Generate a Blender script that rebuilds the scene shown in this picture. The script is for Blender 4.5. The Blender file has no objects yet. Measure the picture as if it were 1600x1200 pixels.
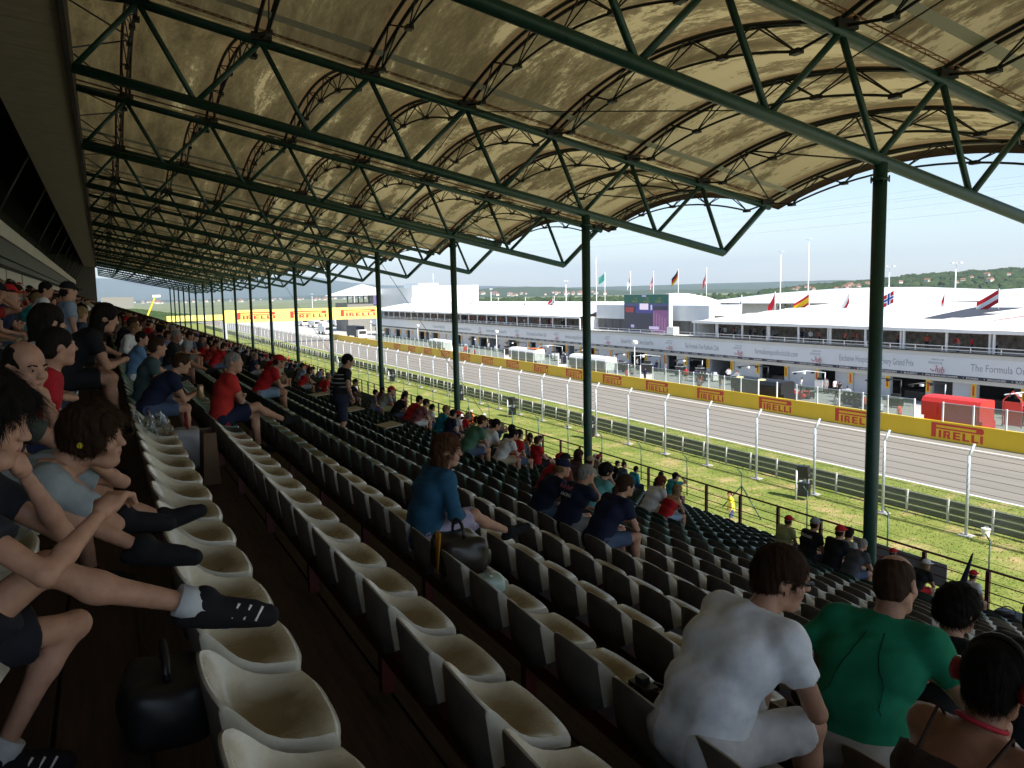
import bpy, math, random
import numpy as np
from mathutils import Matrix, Vector

random.seed(11)
rng = np.random.default_rng(5)
scene = bpy.context.scene
C = scene.collection

# ------------------------------------------------------------------ camera
CAM = np.array([0.0, 0.0, 12.0])
CAM_AXES = ((0.89593493, 0.06643734, -0.43918866),
            (-0.44374493, 0.08985489, -0.891637),
            (-0.01977474, 0.99373647, 0.10998537))
cd = bpy.data.cameras.new('camera')
cd.sensor_width = 36.0
cd.lens = 1290.0 / 1600.0 * 36.0
cd.clip_start = 0.05
cd.clip_end = 30000.0
cam = bpy.data.objects.new('camera', cd)
C.objects.link(cam)
cam.matrix_world = Matrix([list(CAM_AXES[0]) + [0.0], list(CAM_AXES[1]) + [0.0], list(CAM_AXES[2]) + [12.0], [0, 0, 0, 1]])
scene.camera = cam

# ------------------------------------------------------------------ sky, sun, exposure
SUN_EL = math.radians(44.0)
sun_h = Vector((0.12, -0.99, 0.0)).normalized()
to_sun = Vector((sun_h.x * math.cos(SUN_EL), sun_h.y * math.cos(SUN_EL), math.sin(SUN_EL)))
world = bpy.data.worlds.new('World')
scene.world = world
world.use_nodes = True
wn = world.node_tree.nodes
wl = world.node_tree.links
bgn = wn.get('Background') or wn.new('ShaderNodeBackground')
sky = wn.new('ShaderNodeTexSky')
sky.sky_type = 'NISHITA'
sky.sun_disc = False
sky.sun_elevation = SUN_EL
sky.sun_rotation = math.atan2(sun_h.x, sun_h.y)
sky.air_density = 1.0
sky.dust_density = 0.6
sky.ozone_density = 1.0
sky.altitude = 200.0
wl.new(sky.outputs[0], bgn.inputs[0])
bgn.inputs[1].default_value = 0.074
sl = bpy.data.lights.new('sun', 'SUN')
sl.energy = 3.6
sl.angle = math.radians(0.55)
sl.color = (1.0, 0.95, 0.86)
sun = bpy.data.objects.new('sun', sl)
C.objects.link(sun)
sun.rotation_euler = to_sun.to_track_quat('Z', 'Y').to_euler()
sun.location = (30, -60, 80)
vs = scene.view_settings
vs.view_transform = 'Standard'
vs.look = 'None'
vs.exposure = 1.4
vs.gamma = 1.0
vs.use_curve_mapping = False
scene.cycles.max_bounces = 8
scene.cycles.diffuse_bounces = 4
scene.cycles.transmission_bounces = 6
scene.cycles.transparent_max_bounces = 12
scene.cycles.volume_bounces = 0
scene.cycles.use_denoising = True
scene.cycles.sample_clamp_indirect = 6.0

# ------------------------------------------------------------------ helpers
class MB:
    """collects shapes and links them as one mesh object"""
    def __init__(self):
        self.v = []; self.f = []; self.m = []; self.s = []
    def add(self, verts, faces, mi=0, smooth=False):
        o = len(self.v)
        self.v.extend([tuple(map(float, p)) for p in verts])
        for f in faces:
            self.f.append(tuple(o + i for i in f)); self.m.append(mi); self.s.append(smooth)
        return self
    def box(self, x0, x1, y0, y1, z0, z1, mi=0):
        v = [(x0, y0, z0), (x1, y0, z0), (x1, y1, z0), (x0, y1, z0), (x0, y0, z1), (x1, y0, z1), (x1, y1, z1), (x0, y1, z1)]
        f = [(0, 3, 2, 1), (4, 5, 6, 7), (0, 1, 5, 4), (1, 2, 6, 5), (2, 3, 7, 6), (3, 0, 4, 7)]
        return self.add(v, f, mi)
    def obox(self, c, ax, ay, az, mi=0):
        c = Vector(c); ax = Vector(ax); ay = Vector(ay); az = Vector(az)
        v = [c + sx * ax + sy * ay + sz * az for sz in (-1, 1) for sx, sy in ((-1, -1), (1, -1), (1, 1), (-1, 1))]
        f = [(0, 3, 2, 1), (4, 5, 6, 7), (0, 1, 5, 4), (1, 2, 6, 5), (2, 3, 7, 6), (3, 0, 4, 7)]
        return self.add(v, f, mi)
    def tube(self, pts, r, n=8, mi=0, cap=True, smooth=True):
        pts = [Vector(p) for p in pts]
        rs = list(r) if isinstance(r, (list, tuple)) else [r] * len(pts)
        vs_ = []; fs = []
        up = Vector((0, 0, 1))
        for i, p in enumerate(pts):
            a = pts[max(i - 1, 0)]; b = pts[min(i + 1, len(pts) - 1)]
            d = (b - a).normalized()
            ref = up if abs(d.dot(up)) < 0.95 else Vector((1, 0, 0))
            s = d.cross(ref).normalized(); t = s.cross(d).normalized()
            for k in range(n):
                an = 2 * math.pi * k / n
                vs_.append(p + rs[i] * (math.cos(an) * s + math.sin(an) * t))
        for i in range(len(pts) - 1):
            for k in range(n):
                k2 = (k + 1) % n
                fs.append((i * n + k, i * n + k2, (i + 1) * n + k2, (i + 1) * n + k))
        self.add(vs_, fs, mi, smooth)
        if cap:
            o = len(self.v) - len(vs_)
            self.f.append(tuple(o + k for k in range(n))[::-1]); self.m.append(mi); self.s.append(False)
            q = o + (len(pts) - 1) * n
            self.f.append(tuple(q + k for k in range(n))); self.m.append(mi); self.s.append(False)
        return self
    def grid(self, P, mi=0, smooth=True, flip=False):
        nu = len(P); nv = len(P[0])
        v = [p for row in P for p in row]
        f = []
        for i in range(nu - 1):
            for j in range(nv - 1):
                q = (i * nv + j, i * nv + j + 1, (i + 1) * nv + j + 1, (i + 1) * nv + j)
                f.append(q[::-1] if flip else q)
        return self.add(v, f, mi, smooth)
    def mesh(self, name, mats):
        me = bpy.data.meshes.new(name)
        me.from_pydata(self.v, [], self.f)
        for m in (mats if isinstance(mats, (list, tuple)) else [mats]):
            me.materials.append(m)
        me.polygons.foreach_set('material_index', self.m)
        me.polygons.foreach_set('use_smooth', self.s)
        me.update()
        return me
    def build(self, name, mats, parent=None, loc=None):
        o = bpy.data.objects.new(name, self.mesh(name, mats))
        C.objects.link(o)
        if parent is not None: o.parent = parent
        if loc is not None: o.location = loc
        return o


def tag(o, label=None, cat=None, group=None, kind=None):
    if label: o['label'] = label
    if cat: o['category'] = cat
    if group: o['group'] = group
    if kind: o['kind'] = kind
    return o

def empty(name, loc=(0, 0, 0), rz=0.0):
    o = bpy.data.objects.new(name, None)
    o.empty_display_size = 0.2
    C.objects.link(o)
    o.location = loc
    o.rotation_euler = (0, 0, rz)
    return o

def link_mesh(name, me, parent=None, loc=None):
    o = bpy.data.objects.new(name, me)
    C.objects.link(o)
    if parent is not None: o.parent = parent
    if loc is not None: o.location = loc
    return o

ORD = ['first', 'second', 'third', 'fourth', 'fifth', 'sixth', 'seventh', 'eighth', 'ninth', 'tenth', 'eleventh', 'twelfth',
       'thirteenth', 'fourteenth', 'fifteenth', 'sixteenth', 'seventeenth', 'eighteenth', 'nineteenth', 'twentieth']
TENS = ['', '', 'twenty', 'thirty', 'forty', 'fifty', 'sixty', 'seventy', 'eighty', 'ninety']
def nth(i):
    """0 -> first"""
    if i < 20: return ORD[i]
    n = i + 1
    if n % 10 == 0: return TENS[n // 10].replace('y', 'ieth')
    return TENS[n // 10] + '-' + ORD[n % 10 - 1]

# ------------------------------------------------------------------ materials
def mat(name, col, rough=0.6, noise=0.0, scale=20.0, stretch=(1, 1, 1), bump=0.0, metal=0.0, col2=None, spec=0.5, coords='Object', detail=4.0, sharp=None):
    m = bpy.data.materials.new(name)
    m.use_nodes = True
    n = m.node_tree.nodes; l = m.node_tree.links
    b = n['Principled BSDF']
    b.inputs['Base Color'].default_value = (*col, 1)
    b.inputs['Roughness'].default_value = rough
    b.inputs['Metallic'].default_value = metal
    b.inputs['Specular IOR Level'].default_value = spec
    if noise > 0 or bump > 0 or col2:
        tc = n.new('ShaderNodeTexCoord'); mp = n.new('ShaderNodeMapping')
        mp.inputs['Scale'].default_value = stretch
        l.new(tc.outputs[coords], mp.inputs[0])
        nz = n.new('ShaderNodeTexNoise')
        nz.inputs['Scale'].default_value = scale
        nz.inputs['Detail'].default_value = detail
        nz.inputs['Roughness'].default_value = 0.6
        l.new(mp.outputs[0], nz.inputs[0])
        if noise > 0 or col2:
            r = n.new('ShaderNodeValToRGB')
            lo, hi = sharp if sharp else (0.3, 0.7)
            r.color_ramp.elements[0].position = lo; r.color_ramp.elements[1].position = hi
            c2 = col2 if col2 else tuple(min(1, c * (1 + noise)) for c in col)
            c1 = col if col2 else tuple(c * (1 - noise) for c in col)
            r.color_ramp.elements[0].color = (*c1, 1); r.color_ramp.elements[1].color = (*c2, 1)
            l.new(nz.outputs[0], r.inputs[0]); l.new(r.outputs[0], b.inputs['Base Color'])
        if bump > 0:
            bp = n.new('ShaderNodeBump'); bp.inputs['Strength'].default_value = bump
            bp.inputs['Distance'].default_value = 0.02
            l.new(nz.outputs[0], bp.inputs['Height']); l.new(bp.outputs[0], b.inputs['Normal'])
    return m

def emis(name, col, strength=1.0):
    m = bpy.data.materials.new(name); m.use_nodes = True
    b = m.node_tree.nodes['Principled BSDF']
    b.inputs['Base Color'].default_value = (*[c * 0.2 for c in col], 1)
    b.inputs['Emission Color'].default_value = (*col, 1)
    b.inputs['Emission Strength'].default_value = strength
    b.inputs['Roughness'].default_value = 0.4
    return m

M = {}
def seat_mat(name, c, dirt, rough):
    """moulded plastic with grime settled in the pan, scuffs and fading from seat to seat"""
    m = bpy.data.materials.new(name); m.use_nodes = True
    n = m.node_tree.nodes; l = m.node_tree.links; b = n['Principled BSDF']
    tc = n.new('ShaderNodeTexCoord'); oi = n.new('ShaderNodeObjectInfo')
    ad = n.new('ShaderNodeVectorMath'); ad.operation = 'ADD'; l.new(tc.outputs['Object'], ad.inputs[0]); l.new(oi.outputs['Location'], ad.inputs[1])
    nz = n.new('ShaderNodeTexNoise'); nz.inputs['Scale'].default_value = 7.0; nz.inputs['Detail'].default_value = 8; nz.inputs['Roughness'].default_value = 0.7; nz.inputs['Distortion'].default_value = 0.6
    l.new(ad.outputs[0], nz.inputs[0])
    gx = n.new('ShaderNodeVectorMath'); gx.operation = 'SUBTRACT'; gx.inputs[1].default_value = (-0.16, 0.0, -0.03); l.new(tc.outputs['Object'], gx.inputs[0])
    gs = n.new('ShaderNodeVectorMath'); gs.operation = 'MULTIPLY'; gs.inputs[1].default_value = (6.0, 5.6, 7.0); l.new(gx.outputs[0], gs.inputs[0])
    ln = n.new('ShaderNodeVectorMath'); ln.operation = 'LENGTH'; l.new(gs.outputs[0], ln.inputs[0])
    mr = n.new('ShaderNodeMapRange'); mr.inputs['From Min'].default_value = 1.25; mr.inputs['From Max'].default_value = 0.5; mr.inputs['To Min'].default_value = 0.0; mr.inputs['To Max'].default_value = 0.55; l.new(ln.outputs['Value'], mr.inputs['Value'])
    sm = n.new('ShaderNodeMath'); sm.operation = 'MULTIPLY_ADD'; sm.inputs[1].default_value = 0.9; l.new(nz.outputs[0], sm.inputs[0]); l.new(mr.outputs[0], sm.inputs[2])
    r = n.new('ShaderNodeValToRGB'); r.color_ramp.elements[0].position = 0.42; r.color_ramp.elements[0].color = (*c, 1); r.color_ramp.elements[1].position = 1.0; r.color_ramp.elements[1].color = (*dirt, 1)
    l.new(sm.outputs[0], r.inputs[0])
    hs = n.new('ShaderNodeHueSaturation'); vr = n.new('ShaderNodeMapRange'); vr.inputs['To Min'].default_value = 0.84; vr.inputs['To Max'].default_value = 1.12
    l.new(oi.outputs['Random'], vr.inputs['Value']); l.new(vr.outputs[0], hs.inputs['Value']); l.new(r.outputs[0], hs.inputs['Color']); l.new(hs.outputs[0], b.inputs['Base Color'])
    rr = n.new('ShaderNodeMapRange'); rr.inputs['To Min'].default_value = rough; rr.inputs['To Max'].default_value = rough + 0.3; l.new(nz.outputs[0], rr.inputs['Value']); l.new(rr.outputs[0], b.inputs['Roughness'])
    return m
M['seat_back_shade'] = mat('shaded_seat_back', (0.17, 0.155, 0.13), 0.5, 0.3, 6, detail=8)  # shade on seat backs and undersides, painted in as a darker colour
M['beige'] = seat_mat('beige_plastic', (0.57, 0.535, 0.44), (0.22, 0.17, 0.095), 0.14)
M['green_seat'] = seat_mat('green_plastic', (0.085, 0.15, 0.12), (0.06, 0.08, 0.055), 0.16)
M['red_steel'] = mat('dark_red_paint', (0.10, 0.012, 0.012), 0.45, 0.2, 12)
M['plank'] = mat('brown_deck_plank', (0.050, 0.027, 0.016), 0.75, 0.45, 6, (6, 0.5, 6), bump=0.3)
M['riser'] = mat('dark_riser', (0.03, 0.022, 0.018), 0.8, 0.3, 4)
M['green_steel'] = mat('green_painted_steel', (0.016, 0.062, 0.046), 0.42, 0.2, 6)
M['dark_steel'] = mat('dark_lattice_steel', (0.016, 0.016, 0.014), 0.55, 0.3, 8)
M['rust'] = mat('rusty_steel', (0.21, 0.085, 0.03), 0.8, 0.5, 14)
M['conc'] = mat('pale_concrete', (0.50, 0.49, 0.46), 0.85, 0.1, 3)
M['conc_dark'] = mat('grey_concrete', (0.2, 0.195, 0.18), 0.9, 0.15, 4)
M['galv'] = mat('galvanised_steel', (0.55, 0.60, 0.64), 0.42, 0.12, 10, metal=0.35)
M['armco'] = mat('dark_guard_rail', (0.028, 0.042, 0.038), 0.5, 0.3, 5)
M['armco_edge'] = mat('guard_rail_edge', (0.32, 0.35, 0.28), 0.5)
M['white'] = mat('white_paint', (0.80, 0.80, 0.79), 0.5, 0.03, 3)
M['tent'] = mat('white_tent_fabric', (0.84, 0.84, 0.84), 0.6, 0.02, 2)
M['fascia'] = mat('pale_fascia_panel', (0.66, 0.69, 0.72), 0.45, 0.03, 0.6)
M['fascia_top'] = mat('cream_fascia_band', (0.60, 0.60, 0.56), 0.6, 0.04, 1.0)
M['navy'] = mat('navy_strip', (0.012, 0.017, 0.04), 0.5)
M['greytext'] = mat('grey_lettering', (0.27, 0.30, 0.34), 0.6)
M['redtext'] = mat('red_script', (0.50, 0.12, 0.15), 0.6)
M['whitetext'] = mat('white_lettering', (0.8, 0.8, 0.8), 0.6)
M['yellow'] = mat('yellow_wall_paint', (0.80, 0.53, 0.015), 0.5, 0.05, 0.4)
M['red_logo'] = mat('red_lettering', (0.60, 0.035, 0.02), 0.5)
M['black'] = mat('black_plastic', (0.012, 0.012, 0.013), 0.45)
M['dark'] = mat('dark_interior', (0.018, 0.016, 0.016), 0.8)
M['garage_wall'] = mat('garage_panel', (0.5, 0.53, 0.56), 0.6, 0.05, 1)
M['wallpanel'] = mat('cream_wall_panel', (0.62, 0.60, 0.52), 0.6, 0.08, 2)
M['soffit'] = mat('brown_soffit_board', (0.42, 0.36, 0.28), 0.75, 0.2, 5, (0.3, 3, 1))
M['bldg_green'] = mat('green_beam_paint', (0.035, 0.055, 0.045), 0.6, 0.15, 4)
M['red'] = mat('bright_red_paint', (0.62, 0.035, 0.025), 0.4)
M['rubber'] = mat('tyre_rubber', (0.016, 0.016, 0.017), 0.7)
M['roof_tile'] = mat('red_roof_tile', (0.25, 0.115, 0.075), 0.8)
M['house_wall'] = mat('house_render', (0.6, 0.56, 0.48), 0.8)

def asphalt():
    m = mat('asphalt', (0.235, 0.214, 0.184), 0.85, 0.14, 1.4, (1, 0.06, 1), bump=0.0, coords='Object', detail=6)
    return m
M['asphalt'] = asphalt()
M['pitlane'] = mat('pale_pit_lane', (0.46, 0.45, 0.42), 0.85, 0.10, 0.5, detail=6)

def grass_mat():
    m = bpy.data.materials.new('mown_grass'); m.use_nodes = True
    n = m.node_tree.nodes; l = m.node_tree.links; b = n['Principled BSDF']
    b.inputs['Roughness'].default_value = 0.9
    b.inputs['Specular IOR Level'].default_value = 0.1
    tc = n.new('ShaderNodeTexCoord')
    a = n.new('ShaderNodeTexNoise'); a.inputs['Scale'].default_value = 0.42; a.inputs['Detail'].default_value = 9; a.inputs['Roughness'].default_value = 0.68
    f = n.new('ShaderNodeTexNoise'); f.inputs['Scale'].default_value = 6.0; f.inputs['Detail'].default_value = 6; f.inputs['Roughness'].default_value = 0.7
    l.new(tc.outputs['Object'], a.inputs[0]); l.new(tc.outputs['Object'], f.inputs[0])
    r1 = n.new('ShaderNodeValToRGB')
    e = r1.color_ramp.elements
    e[0].position = 0.36; e[0].color = (0.15, 0.20, 0.042, 1)
    e[1].position = 0.66; e[1].color = (0.43, 0.33, 0.17, 1)
    k = e.new(0.53); k.color = (0.225, 0.255, 0.068, 1)
    r2 = n.new('ShaderNodeValToRGB')
    r2.color_ramp.elements[0].position = 0.30; r2.color_ramp.elements[0].color = (0.78, 0.78, 0.74, 1)
    r2.color_ramp.elements[1].position = 0.72; r2.color_ramp.elements[1].color = (1.12, 1.12, 1.08, 1)
    mx = n.new('ShaderNodeMixRGB'); mx.blend_type = 'MULTIPLY'; mx.inputs[0].default_value = 1.0
    l.new(a.outputs[0], r1.inputs[0]); l.new(f.outputs[0], r2.inputs[0])
    l.new(r1.outputs[0], mx.inputs[1]); l.new(r2.outputs[0], mx.inputs[2])
    l.new(mx.outputs[0], b.inputs['Base Color'])
    bp = n.new('ShaderNodeBump'); bp.inputs['Strength'].default_value = 0.5; bp.inputs['Distance'].default_value = 0.05
    l.new(f.outputs[0], bp.inputs['Height']); l.new(bp.outputs[0], b.inputs['Normal'])
    return m
M['grass'] = grass_mat()

def membrane_mat():
    """weathered translucent fabric; dirt streaks run with the arch"""
    m = bpy.data.materials.new('weathered_roof_fabric'); m.use_nodes = True
    n = m.node_tree.nodes; l = m.node_tree.links
    for x in list(n): n.remove(x)
    out = n.new('ShaderNodeOutputMaterial')
    tc = n.new('ShaderNodeTexCoord')
    oi = n.new('ShaderNodeObjectInfo')
    off = n.new('ShaderNodeVectorMath'); off.operation = 'SCALE'; off.inputs[0].default_value = (7.3, 3.1, 0.0)
    mul = n.new('ShaderNodeMath'); mul.operation = 'MULTIPLY'; mul.inputs[1].default_value = 40.0
    l.new(oi.outputs['Random'], mul.inputs[0]); l.new(mul.outputs[0], off.inputs['Scale'])
    addv = n.new('ShaderNodeVectorMath'); addv.operation = 'ADD'
    l.new(tc.outputs['Object'], addv.inputs[0]); l.new(off.outputs[0], addv.inputs[1])
    m1 = n.new('ShaderNodeMapping'); m1.inputs['Scale'].default_value = (1.9, 0.30, 0.30)
    l.new(addv.outputs[0], m1.inputs[0])
    a = n.new('ShaderNodeTexNoise'); a.inputs['Scale'].default_value = 0.55; a.inputs['Detail'].default_value = 7; a.inputs['Roughness'].default_value = 0.66
    a.inputs['Distortion'].default_value = 0.25
    l.new(m1.outputs[0], a.inputs[0])
    m2 = n.new('ShaderNodeMapping'); m2.inputs['Scale'].default_value = (9.0, 2.2, 2.2)
    l.new(addv.outputs[0], m2.inputs[0])
    f = n.new('ShaderNodeTexNoise'); f.inputs['Scale'].default_value = 1.5; f.inputs['Detail'].default_value = 6; f.inputs['Roughness'].default_value = 0.75
    l.new(m2.outputs[0], f.inputs[0])
    sm = n.new('ShaderNodeMath'); sm.operation = 'MULTIPLY_ADD'; sm.inputs[1].default_value = 0.36; 
    l.new(f.outputs[0], sm.inputs[0]); l.new(a.outputs[0], sm.inputs[2])
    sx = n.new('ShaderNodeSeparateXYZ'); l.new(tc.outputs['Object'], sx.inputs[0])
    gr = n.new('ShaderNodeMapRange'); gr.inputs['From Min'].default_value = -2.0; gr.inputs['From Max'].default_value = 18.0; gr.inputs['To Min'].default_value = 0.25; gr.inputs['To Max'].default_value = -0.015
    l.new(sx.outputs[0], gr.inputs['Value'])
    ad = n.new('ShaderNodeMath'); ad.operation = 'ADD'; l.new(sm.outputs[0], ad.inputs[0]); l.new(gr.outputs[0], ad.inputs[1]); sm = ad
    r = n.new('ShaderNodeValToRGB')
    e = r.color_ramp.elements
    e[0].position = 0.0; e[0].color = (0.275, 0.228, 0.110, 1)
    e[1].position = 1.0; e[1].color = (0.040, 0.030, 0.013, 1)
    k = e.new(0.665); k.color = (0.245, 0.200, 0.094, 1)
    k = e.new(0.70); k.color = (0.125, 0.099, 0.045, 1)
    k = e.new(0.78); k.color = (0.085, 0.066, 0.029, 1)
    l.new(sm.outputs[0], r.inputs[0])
    # rust-brown staining beside each rib
    px_ = n.new('ShaderNodeMath'); px_.operation = 'ADD'; px_.inputs[1].default_value = 100 * 3.106 - 1.38; l.new(sx.outputs[0], px_.inputs[0])
    pp = n.new('ShaderNodeMath'); pp.operation = 'PINGPONG'; pp.inputs[1].default_value = 1.553; l.new(px_.outputs[0], pp.inputs[0])
    ws = n.new('ShaderNodeMath'); ws.operation = 'MULTIPLY_ADD'; ws.inputs[1].default_value = 0.35; l.new(f.outputs[0], ws.inputs[0]); l.new(pp.outputs[0], ws.inputs[2])
    sr = n.new('ShaderNodeMapRange'); sr.inputs['From Min'].default_value = 0.30; sr.inputs['From Max'].default_value = 0.52; sr.inputs['To Min'].default_value = 0.75; sr.inputs['To Max'].default_value = 0.0; l.new(ws.outputs[0], sr.inputs['Value'])
    st = n.new('ShaderNodeMixRGB'); st.inputs[2].default_value = (0.10, 0.062, 0.026, 1); l.new(sr.outputs[0], st.inputs[0]); l.new(r.outputs[0], st.inputs[1]); r = st
    tr = n.new('ShaderNodeBsdfTranslucent'); df = n.new('ShaderNodeBsdfDiffuse')
    l.new(r.outputs[0], tr.inputs[0]); l.new(r.outputs[0], df.inputs[0])
    mx = n.new('ShaderNodeMixShader'); mx.inputs[0].default_value = 0.45
    l.new(tr.outputs[0], mx.inputs[1]); l.new(df.outputs[0], mx.inputs[2])
    l.new(mx.outputs[0], out.inputs[0])
    return m
M['membrane'] = membrane_mat()
M['seam'] = mat('grey_fabric_seam', (0.46, 0.43, 0.36), 0.8)
M['seam'].node_tree.nodes['Principled BSDF'].inputs['Transmission Weight'].default_value = 0.0

def glass_mat():
    m = bpy.data.materials.new('tinted_screen_panel'); m.use_nodes = True
    n = m.node_tree.nodes; l = m.node_tree.links
    for x in list(n): n.remove(x)
    out = n.new('ShaderNodeOutputMaterial')
    t = n.new('ShaderNodeBsdfTransparent'); t.inputs[0].default_value = (0.72, 0.77, 0.75, 1)
    g = n.new('ShaderNodeBsdfGlossy'); g.inputs['Roughness'].default_value = 0.12; g.inputs[0].default_value = (0.8, 0.85, 0.85, 1)
    d = n.new('ShaderNodeBsdfDiffuse'); d.inputs[0].default_value = (0.55, 0.58, 0.55, 1)
    a = n.new('ShaderNodeMixShader'); a.inputs[0].default_value = 0.12
    l.new(t.outputs[0], a.inputs[1]); l.new(d.outputs[0], a.inputs[2])
    b = n.new('ShaderNodeMixShader'); b.inputs[0].default_value = 0.07
    l.new(a.outputs[0], b.inputs[1]); l.new(g.outputs[0], b.inputs[2])
    l.new(b.outputs[0], out.inputs[0])
    return m
M['glass'] = glass_mat()
def film_mat():
    m = bpy.data.materials.new('clear_plastic_film'); m.use_nodes = True
    n = m.node_tree.nodes; l = m.node_tree.links
    for x in list(n): n.remove(x)
    out = n.new('ShaderNodeOutputMaterial')
    t = n.new('ShaderNodeBsdfTransparent'); t.inputs[0].default_value = (0.80, 0.84, 0.88, 1)
    g = n.new('ShaderNodeBsdfGlossy'); g.inputs['Roughness'].default_value = 0.15
    a = n.new('ShaderNodeMixShader'); a.inputs[0].default_value = 0.35
    l.new(t.outputs[0], a.inputs[1]); l.new(g.outputs[0], a.inputs[2]); l.new(a.outputs[0], out.inputs[0])
    return m
M['film'] = film_mat()
def leaf_mat(name, c1, c2):
    m = mat(name, c1, 0.8, col2=c2, scale=0.03, detail=8, spec=0.1)
    return m
M['forest'] = leaf_mat('forest_foliage', (0.020, 0.042, 0.012), (0.055, 0.082, 0.026))
M['forest_far'] = leaf_mat('far_forest_foliage', (0.02, 0.045, 0.018), (0.045, 0.075, 0.03))
M['field'] = mat('dry_field', (0.15, 0.17, 0.07), 0.9, 0.35, 0.01, detail=8)
M['trunk'] = mat('bark', (0.07, 0.05, 0.035), 0.9, 0.3, 5)
_cc = {}
def cloth(r, g, b):
    k = (round(r, 3), round(g, 3), round(b, 3))
    if k not in _cc:
        _cc[k] = mat('cloth', (r, g, b), 0.85, 0.12, 14, bump=0.12, spec=0.2)
    return _cc[k]
SKIN = mat('skin', (0.43, 0.235, 0.16), 0.55, 0.16, 18, spec=0.3, bump=0.08, detail=8)
SKIN2 = mat('tanned_skin', (0.32, 0.16, 0.10), 0.55, 0.16, 18, spec=0.3, bump=0.08, detail=8)
LIP = mat('lip', (0.36, 0.13, 0.11), 0.4)
def hairm(c):
    return mat('hair', c, 0.75, 0.5, 60, (1, 1, 0.15), bump=0.35, spec=0.12)
HAIR = {'brown': hairm((0.035, 0.018, 0.010)), 'black': hairm((0.010, 0.008, 0.007)), 'grey': hairm((0.22, 0.21, 0.20)),
        'red': hairm((0.10, 0.025, 0.015)), 'blond': hairm((0.20, 0.13, 0.06)), 'chestnut': hairm((0.075, 0.034, 0.017))}

# ================================================================== GROUND
Z0 = 0.0
def proj(p):
    d = np.array(p) - CAM
    c = np.array(CAM_AXES).T @ d
    if c[2] > -0.05: return None
    return 800 + 1290 * c[0] / -c[2], 600 - 1290 * c[1] / -c[2], -c[2]

def gsheet(name, x0, x1, y0, y1, z, m, nx=1, ny=1):
    mb = MB()
    P = [[(x0 + (x1 - x0) * i / nx, y0 + (y1 - y0) * j / ny, z) for i in range(nx + 1)] for j in range(ny + 1)]
    mb.grid(P, smooth=False)
    return tag(mb.build(name, m), kind='structure')

tag(gsheet('ground', -9000, 9000, -3000, 14000, -0.30, M['field']), 'dry pale fields reaching to the horizon')
gsheet('grass_verge', -60, 57.0, -120, 420, 0.0, M['grass'])
gsheet('track', 43.9, 56.9, -120, 600, 0.012, M['asphalt'])
gsheet('track_line', 43.62, 43.86, -120, 600, 0.016, M['white'])
gsheet('track_line', 55.75, 56.0, -120, 600, 0.020, M['white'])
gsheet('pit_lane', 57.0, 140.0, -120, 420, 0.006, M['pitlane'])
gsheet('pit_lane_line', 65.0, 65.15, -120, 300, 0.012, M['white'])
gsheet('service_path', 24.5, 28.6, -40, 300, 0.008, M['conc'])
# short grass blades standing on the verge nearest the stand: one mass
def grass_blades():
    N = 46000
    x = 27.5 + rng.random(N) ** 0.9 * 16.0; y = 12 + rng.random(N) ** 1.3 * 62
    keep = np.abs(x - 26.5) > 2.1
    x = x[keep]; y = y[keep]; N = len(x)
    h = 0.02 + 0.05 * rng.random(N); a = rng.random(N) * 6.283; w = 0.018 + 0.03 * rng.random(N)
    dx = np.cos(a) * w; dy = np.sin(a) * w; lx = (rng.random(N) - 0.5) * 0.12; ly = (rng.random(N) - 0.5) * 0.12
    V = np.zeros((N, 3, 3)); V[:, 0, 0] = x - dx; V[:, 0, 1] = y - dy; V[:, 1, 0] = x + dx; V[:, 1, 1] = y + dy
    V[:, 2, 0] = x + lx; V[:, 2, 1] = y + ly; V[:, 2, 2] = h
    me = bpy.data.meshes.new('grass_blades')
    me.vertices.add(N * 3); me.vertices.foreach_set('co', V.ravel())
    me.loops.add(N * 3); me.loops.foreach_set('vertex_index', np.arange(N * 3))
    me.polygons.add(N); me.polygons.foreach_set('loop_start', np.arange(N) * 3); me.polygons.foreach_set('loop_total', np.full(N, 3))
    me.materials.append(M['grass']); me.update()
    tag(link_mesh('grass_blades', me), 'short patchy green grass growing between stand and guard rail', 'grass', kind='stuff')
grass_blades()

# ================================================================== STAND
ROW_P, ROW_R = 0.8, 0.28
N_FIRST, N_LAST = -5, 20
Y_NEAR, Y_FAR = -12.0, 222.0
def rise(n): return 0.28 * n if n <= 4 else (1.12 + 0.285 * (n - 4) if n <= 12 else 3.40 + 0.295 * (n - 12))
def floor_z(n): return 10.40 - rise(n)
def seat_z(n): return 10.826 - rise(n)
def seat_x(n): return 0.525 + ROW_P * n

def step_label(n):
    return 'brown planked tread of the stand terrace'
for n in range(N_FIRST, N_LAST + 1):
    x0 = 0.05 + ROW_P * n; x1 = x0 + ROW_P; z = floor_z(n)
    if n == N_LAST: x1 += 0.35
    mb = MB()
    mb.box(x0 + 0.004, x1, Y_NEAR, Y_FAR, z - 0.36, z - 0.042)
    st = mb.build('terrace_step', M['riser'])
    tag(st, step_label(n), kind='structure')
    # planks lie along the tread
    npl = 3
    w = (x1 - x0) / npl
    near = -2 <= n <= 4
    for k in range(npl):
        xa = x0 + 0.006 + w * k; xb = x0 + w * (k + 1) - 0.010
        cuts = [Y_NEAR]
        if near:
            y = -1.2 + 1.1 * ((k * 7 + n * 5) % 4)
            while y < 16: cuts.append(y); y += 4.0
        cuts.append(Y_FAR)
        for a, b in zip(cuts[:-1], cuts[1:]):
            pm = MB(); dz = random.uniform(-0.004, 0.004)
            pm.box(xa, xb, a + 0.006, b - 0.006, z - 0.04 + dz, z + dz)
            pm.build('plank', M['plank'], st)
mb = MB()
fx = 0.05 + ROW_P * (N_LAST + 1) + 0.35
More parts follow.
